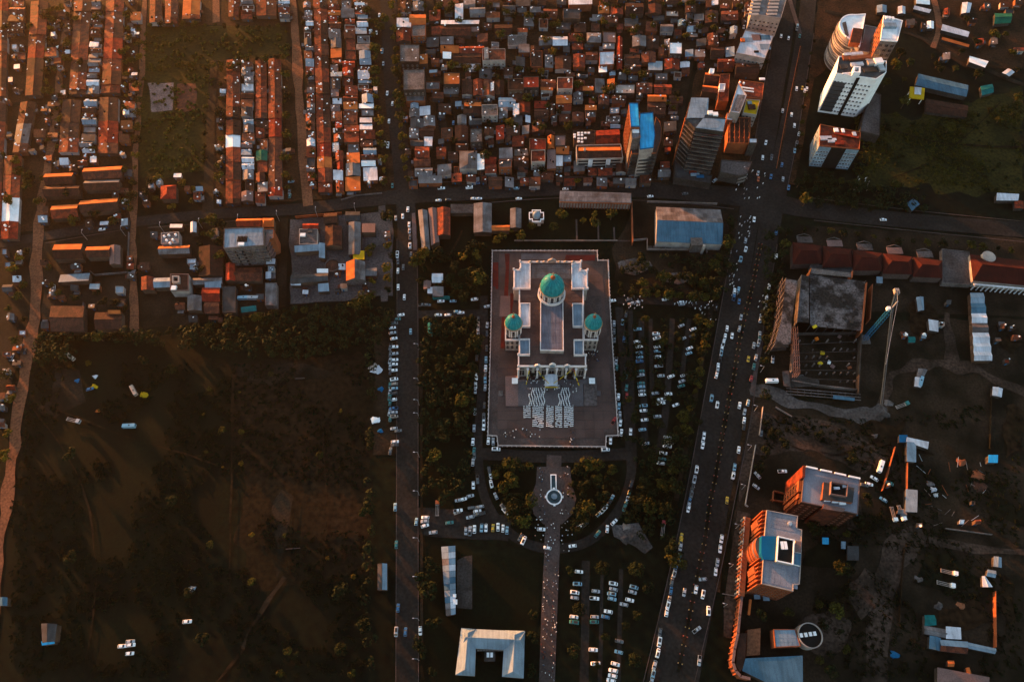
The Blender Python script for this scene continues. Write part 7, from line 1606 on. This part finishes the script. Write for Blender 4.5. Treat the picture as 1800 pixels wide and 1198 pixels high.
trow('the scatter of lone trees on the dark left land',[(250,632),(300,650),(120,800),(300,880),(120,980),(330,1040),(350,1120),(600,1140),(520,1150),(640,1100),(640,900),(645,780),(600,1040)],['leafd'],(.8,1.3))
for nm_,pp in (('the left gap of the far rows',lerp_pts([(93,5),(84,90),(78,170)],9)),('the alley between the left rows',lerp_pts([(122,10),(112,150),(98,270)],10)),('the far central verge',lerp_pts([(246,40),(240,200),(236,300),(228,380)],14)),
  ('the gap left of the double block',lerp_pts([(388,110),(386,230),(384,350)],10)),('the alley of the double block',lerp_pts([(500,120),(501,210),(504,340)],9)),('the band under the orange strips',lerp_pts([(785,114),(900,118),(960,126)],9)),('the gardens right of the street',lerp_pts([(712,10),(716,60),(700,115),(706,165)],7)),
  ('the upper garden strip',[(660+R.uniform(0,560),R.uniform(-5,58)) for _ in range(34)]),('the yards of the middle blocks',[(R.uniform(780,1170),R.uniform(60,318)) for _ in range(46)]),('the left edge gardens higher up',[(R.uniform(0,240),R.uniform(0,400)) for _ in range(40)]),
  ('the north thicket edge',lerp_pts([(60,592),(250,588),(400,566),(500,548),(650,536)],34)),('the strip behind the market end',lerp_pts([(1080,515),(1270,520)],9)),('the verge left of the avenue lot',lerp_pts([(1245,560),(1225,680),(1205,760)],12))):
    trow(nm_,pp,['leafo','leafd','leafo','leafy'] if 'thicket' not in nm_ else ['leafd','leafd','leafo'],(.6,1.05))
plant_all()
# woodland that reads as one dark mass: one sheet of leaf clumps
def wood(nm,polys,dens,m='leafd',zr=(2.5,6.5),cr=(1.6,2.8)):
    r=random.Random(5); vs=[];fs=[]
    for P_ in polys:
        W=[G(x,y,3) for x,y in P_]; A_=abs(area(W)); xs=[p.x for p in W]; ys=[p.y for p in W]; n=int(A_*dens); got=0
        while got<n:
            x=r.uniform(min(xs),max(xs)); y=r.uniform(min(ys),max(ys))
            got+=0 
            if not inside(Vector((x,y,0)),W): continue
            got+=1
            q=noise.noise(Vector((x*.05,y*.05,0)))
            if q<-.28: continue
            cz=r.uniform(*zr)*(1+q*.8); c_=r.uniform(*cr)*(1+q*.4)
            for _ in range(16):
                t=r.uniform(0,6.28); u=r.uniform(-.2,1); s=math.sqrt(1-u*u); p=Vector((x+c_*s*math.cos(t),y+c_*s*math.sin(t),cz+c_*u*.8))
                n_=Vector((s*math.cos(t)+r.uniform(-.5,.5),s*math.sin(t)+r.uniform(-.5,.5),u+.2)).normalized(); a=n_.cross(Vector((r.uniform(-1,1),r.uniform(-1,1),.3))).normalized(); b=n_.cross(a); w_=r.uniform(.5,.95); k=len(vs)
                vs+=[p+a*w_,p+b*w_*.8,p-a*w_,p-b*w_*.8]; fs.append([k,k+1,k+2,k+3])
    mb=MB(); mb.add(vs,fs,m); o=mb.obj(nm); o['kind']='stuff'; print(nm,len(fs)); return o
wood('woodland',[[(60,590),(250,585),(400,565),(500,545),(650,535),(652,600),(560,630),(420,628),(250,600),(150,640),(60,640)],
 [(655,545),(690,545),(655,640),(640,640)]],.085)
wood('undergrowth',[[(655,560),(690,552),(660,640),(652,800),(660,1180),(640,1190),(640,1015)],[(745,560),(840,558),(830,760),(838,860),(790,890),(745,870)],[(1130,780),(1200,770),(1180,960),(1120,900)],[(1345,400),(1375,400),(1350,600),(1338,600)],[(1400,300),(1560,330),(1640,350),(1640,375),(1410,350)]],.075,'leafd',(1.5,5.5),(1.3,2.6))
wood('parking_trees',[[(1116,560),(1122,560),(1126,790),(1119,790)],[(1134,560),(1139,560),(1142,700),(1137,700)],[(1156,560),(1172,560),(1162,700),(1152,720),(1146,760),(1143,700)],[(1190,560),(1204,560),(1186,700),(1184,640)],[(1222,560),(1250,550),(1225,700),(1208,760),(1185,770),(1206,660)],[(1090,560),(1101,560),(1106,770),(1096,770)],[(862,815),(944,812),(942,850),(930,900),(905,920),(872,880)],[(1005,812),(1088,815),(1088,865),(1040,920),(1003,925)],[(750,440),(855,430),(855,520),(748,500)],[(1112,450),(1290,445),(1280,520),(1090,515)],[(1120,772),(1140,778),(1150,965),(1080,905),(1110,860)]],.06,'leafd',(1.2,4.5),(1.2,2.4))
wood('scrub',[[(252,50),(370,48),(505,50),(505,92),(380,104),(362,200),(356,295),(260,300),(245,200)]],.05,'leafo',(.1,.9),(.7,1.4))
wood('thicket',[[(1500,240),(1600,230),(1800,170),(1800,335),(1640,335),(1500,312)]],.022,'leafd',(.2,1.2),(.7,1.5))

def tufts(nm,P_,n,m,seed):
    r=random.Random(seed); W=[G(x,y,0) for x,y in P_]; xs=[p.x for p in W]; ys=[p.y for p in W]; vs=[];fs=[];k=0
    while k<n:
        x=r.uniform(min(xs),max(xs)); y=r.uniform(min(ys),max(ys))
        if not inside(Vector((x,y,0)),W): continue
        k+=1
        if noise.noise(Vector((x*.03,y*.03,seed)))<-.1: continue
        for _ in range(5):
            t=r.uniform(0,3.14); w_=r.uniform(.3,.9); h_=r.uniform(.2,.8); cx=x+r.uniform(-1,1); cy=y+r.uniform(-1,1); b=len(vs)
            vs+=[(cx-w_*math.cos(t),cy-w_*math.sin(t),.3),(cx+w_*math.cos(t),cy+w_*math.sin(t),.3),(cx+w_*.7*math.cos(t),cy+w_*.7*math.sin(t)+.3,.3+h_),(cx-w_*.7*math.cos(t),cy-w_*.7*math.sin(t)+.3,.3+h_)]; fs.append([b,b+1,b+2,b+3])
    mb=MB(); mb.add(vs,fs,m); o=mb.obj(nm); o['kind']='stuff'
tufts('grass_tufts',[(60,640),(400,640),(640,640),(645,1190),(20,1190),(20,900)],5200,'leafd',4)
tufts('rough_grass',[(1340,730),(1560,740),(1790,700),(1795,1190),(1440,1190),(1420,920),(1330,860)],3200,'leafd',9)
tufts('rough_grass',[(1500,150),(1620,215),(1795,180),(1795,335),(1500,315)],1800,'leafo',6)
# ------------------------------------------------------------ people
def person_mesh(pose,robe,seed):
    me=bpy.data.meshes.new('person'); r=random.Random(seed)
    if pose=='stand':
        V=[(0,0,.95),(0,.0,1.2),(0,0,1.42),(0,0,1.52),(0,.02,1.66),(-.2,0,1.40),(-.27,.02,1.12),(-.25,.12,.88),(.2,0,1.40),(.27,.02,1.12),(.25,.08,.86),(-.10,0,.88),(-.12,.06,.48),(-.12,.0,.06),(-.12,.12,.04),(.10,0,.88),(.12,-.06,.48),(.12,-.12,.06),(.12,0,.04)]
        Rr=[.17,.16,.17,.065,.115,.085,.06,.05,.085,.06,.05,.12,.085,.06,.045,.12,.085,.06,.045]
    else:
        V=[(0,0,.18),(0,.0,.42),(0,.03,.66),(0,.06,.78),(0,.09,.92),(-.2,.03,.64),(-.27,.12,.42),(-.14,.28,.34),(.2,.03,.64),(.27,.12,.42),(.14,.28,.34),(-.13,.02,.16),(-.24,.36,.2),(.0,.42,.1),(-.02,.46,.08),(.13,.02,.16),(.24,.36,.2),(.02,.34,.1),(.04,.4,.08)]
        Rr=[.22,.2,.2,.075,.12,.10,.07,.05,.10,.07,.05,.14,.10,.06,.05,.14,.10,.06,.05]
    E=[(0,1),(1,2),(2,3),(3,4),(2,5),(5,6),(6,7),(2,8),(8,9),(9,10),(0,11),(11,12),(12,13),(13,14),(0,15),(15,16),(16,17),(17,18)]
    me.from_pydata(V,E,[]); o=bpy.data.objects.new('tmp',me); C.objects.link(o)
    sk=o.modifiers.new('skin','SKIN'); 
    for i,sv in enumerate(me.skin_vertices[0].data): sv.radius=(Rr[i],Rr[i]*(.8 if i<3 else 1)); sv.use_root=(i==0)
    dg=bpy.context.evaluated_depsgraph_get(); ev=o.evaluated_get(dg); m2=bpy.data.meshes.new_from_object(ev)
    C.objects.unlink(o); bpy.data.objects.remove(o)
    m2.materials.clear(); m2.materials.append(M[robe]); m2.materials.append(M['skin']); m2.materials.append(M['tyre'])
    for p in m2.polygons:
        c=p.center; p.use_smooth=True; top=1.53 if pose=='stand' else .80
        if c.z>top+.12: p.material_index=2 if robe!='white' else 0
        elif c.z>top: p.material_index=1
        elif pose=='stand' and c.z<.5: p.material_index=2 if c.z<.12 else 1
    m2.name='person'; return m2
ROBES=['white','white','wroof','bluep','dgrey','redr','cream','tyre']
ST={rb:person_mesh('stand',rb,i) for i,rb in enumerate(set(ROBES))}
SI={rb:person_mesh('sit',rb,i) for i,rb in enumerate(('white','wroof','cream'))}
NP=[0]
EXTRA=MB()
def person(x,y,z,label,group,sit=False,rz=None,rb=None,pt=None):
    if NP[0]>=300:
        me=(SI if sit else ST)[rb or 'white'];p=pt if pt is not None else G(x,y,z); rz=0 if rz is None else rz; cs,sn=math.cos(rz),math.sin(rz)
        EXTRA.add([(p.x+v.co.x*cs-v.co.y*sn,p.y+v.co.x*sn+v.co.y*cs,z+v.co.z) for v in me.vertices],[list(f.vertices) for f in me.polygons],rb or 'white'); return
    NP[0]+=1
    p=pt if pt is not None else G(x,y,z); rb=rb or R.choice(ROBES); o=link('person',(SI if sit else ST)[rb]); o.location=(p.x,p.y,z); o.rotation_euler=(0,0,R.uniform(0,6.28) if rz is None else rz)
    tag(o,label,'person',group,shared=True)
# on the promenade
WN={'white':'white','wroof':'pale grey','bluep':'blue','dgrey':'dark grey','redr':'red','cream':'cream','tyre':'black'}
for i in range(120):
    y=970+ (1198-970)*R.random(); t=(y-975)/(1240-975); cx=970-10*t; x=cx+R.choice([-1,1])*R.uniform(3,13); rb=R.choice(ROBES)
    person(x,y,.40,'walker in %s clothes on the paved promenade'%(WN[rb]),'people walking on the promenade',rb=rb)
for i in range(50):
    y=R.uniform(820,910); s=R.choice([-1,1]); x=973+s*R.uniform(12,26); rb=R.choice(ROBES)
    person(x,y,.40,'visitor in %s clothes beside the fountain basin'%(WN[rb]),'visitors round the fountain',rb=rb)
for i in range(14):
    x=R.uniform(1000,1012); y=R.uniform(752,788); rb=R.choice(ROBES); person(x,y,TZ,'person in %s clothes climbing to the terrace'%(WN[rb]),'people near the terrace steps',rb=rb)
for i in range(26):
    x=R.uniform(1033,1052); y=R.uniform(615,636); rb=R.choice(ROBES); person(x,y,TZ,'person in %s clothes waiting on the east terrace'%(WN[rb]),'people beside the east tower',rb=rb)
# rows of seated worshippers in white
blocks=[(920,933,714.5,734,7),(936,955.5,714.5,749.5,12),(960,973,714.5,749.5,12),(976,988,714.5,749.5,12),(991.5,1008,714.5,749.5,12)]
for bi,(x0,x1,y0,y1,n) in enumerate(blocks):
    for k in range(n):
        a=G(x0,y0+(y1-y0)*k/(n-1),TZ); b=G(x1,y0+(y1-y0)*k/(n-1),TZ); m_=max(3,int((b-a).length/.62))
        for j in range(m_):
            if R.random()<.06: continue
            p=a.lerp(b,(j+.5)/m_)+Vector((R.uniform(-.08,.08),R.uniform(-.1,.1)+.35*math.sin(j*.5+bi),0))
            person(0,0,TZ,'worshipper in white seated in the rows on the church terrace','worshippers seated in rows',sit=True,rz=R.uniform(-.2,.2),rb='white',pt=p)
for x0,x1,cols in ((931,956,7),(983,1000,5)):
    for c_ in range(cols):
        xx=x0+(x1-x0)*c_/(cols-1)
        for j in range(16):
            y=712-1.9*j
            if abs(c_-cols/2)>cols/2-1 and y<692: continue
            if y<683 and R.random()<.5: continue
            xw=xx+1.3*math.sin(y*.35+c_)
            p=G(xw,y,2.02); person(0,0,2.02,'worshipper in white standing on the podium','worshippers on the podium',sit=j%2==0,rb='white',pt=p)
for x0,x1,y0,y1,n,z in ((925,1020,655,690,60,TZ+.9),(885,950,752,770,20,TZ),(1225,1260,530,570,26,.4),(1298,1320,380,420,26,.4),(1180,1225,528,545,18,.4),(1290,1345,300,350,22,.4),(1500,1530,310,345,14,.2),(940,1010,912,975,40,.4),(1280,1300,440,520,24,.4),(1330,1345,520,560,14,.4),(1090,1130,520,545,26,.4)):
    for _ in range(n):
        rb=R.choice(['white','white','cream','wroof','tyre']); person(R.uniform(x0,x1),R.uniform(y0,y1),z,'x','x',rb=rb if rb in SI or rb in ST else 'white')
if EXTRA.v:
    o=EXTRA.obj('crowd'); o['kind']='stuff'
# ------------------------------------------------------------ median posts, lamps, wires
bm=MB(); bm.box((0,0,0),.5,.5,.9,'kerb',z0=0); bm.box((0,0,0),.3,.3,.3,'yellow',z0=.9); BM1=bm.mesh('bollard')
bm=MB(); bm.box((0,0,0),.5,.5,.9,'redr',z0=0); bm.box((0,0,0),.3,.3,.3,'kerb',z0=.9); BM2=bm.mesh('bollard')
k=0
for side in (-1,1):
    P_=[G(x,y) for x,y in med2]; d=0
    for i in range(len(P_)-1):
        a,b=P_[i],P_[i+1]; L=(b-a).length; t=(b-a)/L; n_=Vector((-t.y,t.x,0))
        while d<L:
            p=a+t*d+n_*side*1.0; q=link('bollard',BM1 if k%2 else BM2); q.location=(p.x,p.y,.45); q.rotation_euler=(0,0,math.atan2(t.y,t.x))
            tag(q,'%s block on the %s edge of the avenue median'%('cream' if k%2 else 'red','left' if side<0 else 'right'),'bollard','kerb blocks on the avenue median',shared=True); k+=1; d+=4.4
        d-=L
lp=MB(); lp.lathe((0,0,0),[(.14,0),(.09,8)],'steel',8); LPM=lp.mesh('pole'); lp=MB(); lp.bar((0,0,7.9),(1.8,0,8.4),.07,'steel'); lp.box((2.1,0,8.4),.9,.35,.14,'wroof'); LAM=lp.mesh('lamp_head')
def lamp(x,y,ang,label):
    p=G(x,y); o=empty('street_lamp',label,'street lamp',(p.x,p.y,0),math.radians(ang),'street lamps'); link('pole',LPM,o); link('lamp_head',LAM,o)
for i,y in enumerate((615,675,712,735,803,870,951,1018,1090,1160)): lamp(737,y,180,'%s street lamp from the top along the right kerb of the tree lined street'%ordn(i))
for i,(x,y) in enumerate(lerp_pts([(1345,620),(1300,900),(1270,1100)],7)): lamp(x-3,y,170,'%s street lamp from the top on the right pavement of the avenue'%ordn(i))
for i,(x,y) in enumerate(lerp_pts([(1330,150),(1300,330)],4)): lamp(x-6,y,0,'%s street lamp from the top on the left kerb of the upper avenue'%ordn(i))
for i,(x,y) in enumerate(lerp_pts([(120,455-30),(660,372)],8)): lamp(x,y,90,'%s street lamp from the left along the upper road'%ordn(i))
# heaps, tarps and odd things lying about
def heap(x,y,m,label,s=2.0,hh_=.8,cat='heap'):
    p=G(x,y); r=random.Random(int(x*7+y)); mb=MB(); n=9; prof=[]
    vs=[];fs=[]
    for j,(rr_,z) in enumerate(((1,0),(.8,.5),(.45,.85),(.1,1))):
        for k_ in range(n):
            t=6.283*k_/n; q=rr_*s*(1+.28*math.sin(k_*2.3+x)+.2*r.uniform(-1,1)); vs.append((p.x+q*math.cos(t),p.y+q*math.sin(t)*.8,z*hh_+.05))
    for j in range(3):
        for k_ in range(n): fs.append([j*n+k_,j*n+(k_+1)%n,(j+1)*n+(k_+1)%n,(j+1)*n+k_])
    fs.append(list(range(3*n,4*n))); mb.add(vs,fs,m); tag(mb.obj('heap' if cat=='heap' else 'tarpaulin'),label,cat)
for x,y,m,l,s in ((165,679,'yellow','yellow orange tarp beside the blue car in the left field',2.2),(136,669,'bluep','dull blue tarp in the left field',1.6),(168,662,'wroof','white tarp cross folded in the left field',1.8),(252,694,'yellow','dark yellow net spread beside the beige bus',2.6),(172,722,'orange','small orange tarp in the left field',1.2),
 (670,684,'bluep','bright blue tarp by the outer parking column',2.2),(669,757,'bluep','second blue tarp by the outer parking column',1.8),(660,738,'white','white tent top beside the outer parking column',3.0),(663,650,'wroof','pale sheet heap beside the outer parking column',3.4),(657,645,'cream','cream cloth heap beside the outer parking column',3.0),
 (1017,728,'green','green prayer mat pile right of the seated rows',3.0),(1572,1150,'bluep','dark blue tarp on the dirt road at the bottom right',2.4),(339,1034,'bluer','pale blue sheet lying in the bottom left land',2.0),(1650,1065,'gdirt','grey gravel heap in the truck yard',2.6),(1615,1018,'gdirt','pale rubble heap left of the trucks',2.4),(1690,1065,'dirt','earthen heap below the two trucks',2.6),
 (1555,728,'gdirt','broken grey heap at the foot of the crane track',3.2),(1560,708,'conc','pale rubble bank beside the crane track',3.0),(1538,766,'conc','pale heap south of the grey track bend',2.2),(1640,860,'wroof','white scrap heap in the ruined lot',2.0),(1645,870,'steel','silver scrap heap in the ruined lot',1.8),(1635,850,'greyr','grey scrap heap in the ruined lot',2.4),
 (1718,835,'terra','reddish rubble in the ruined lot near the blue tower',4.0),(1722,855,'brownr','brown rubble in the ruined lot below the reddish one',4.4),(1690,812,'terra','reddish broken wall heap in the ruined lot',3.0),(1100,925,'kerb','pale rubble heap below the east drive',2.6),(1098,947,'gdirt','gravel heap at the foot of the east drive',3.0),(1112,943,'gdirt','wide gravel heap right of the east drive foot',3.4)): heap(x,y,m,l,s,.9,'tarpaulin' if any(w_ in l for w_ in('tarp','net','tent','cloth','mat','sheet')) else 'heap')
for k in range(26):
    x,y=R.uniform(1600,1740),R.uniform(810,935); a=G(x,y,.3); t=R.uniform(0,3.1); L=R.uniform(2,7)
    mb=MB(); mb.bar(a,a+Vector((L*math.cos(t),L*math.sin(t),.2)),.14,R.choice(['kerb','conc','terra','steel'])); tag(mb.obj('beam'),'loose pale beam lying in the ruined lot','beam','loose beams in the ruined lot',shared=True)
print('cars',NCAR,'trees',NT,'people',NP)
# ------------------------------------------------------------ evening haze
hz=MB(); hz.box((0,300,0), 6000,6000,431,'white',z0=-1.0)
ho=hz.obj('haze'); ho['kind']='stuff'
hm=bpy.data.materials.new('evening_air'); hm.use_nodes=True; n=hm.node_tree
n.nodes.remove(n.nodes['Principled BSDF'])
pv=n.nodes.new('ShaderNodeVolumePrincipled'); pv.inputs['Color'].default_value=(.96,.80,.58,1)
pv.inputs['Density'].default_value=.000025; pv.inputs['Anisotropy'].default_value=.8
n.links.new(pv.outputs[0], n.nodes['Material Output'].inputs['Volume'])
ho.data.materials.clear(); ho.data.materials.append(hm)
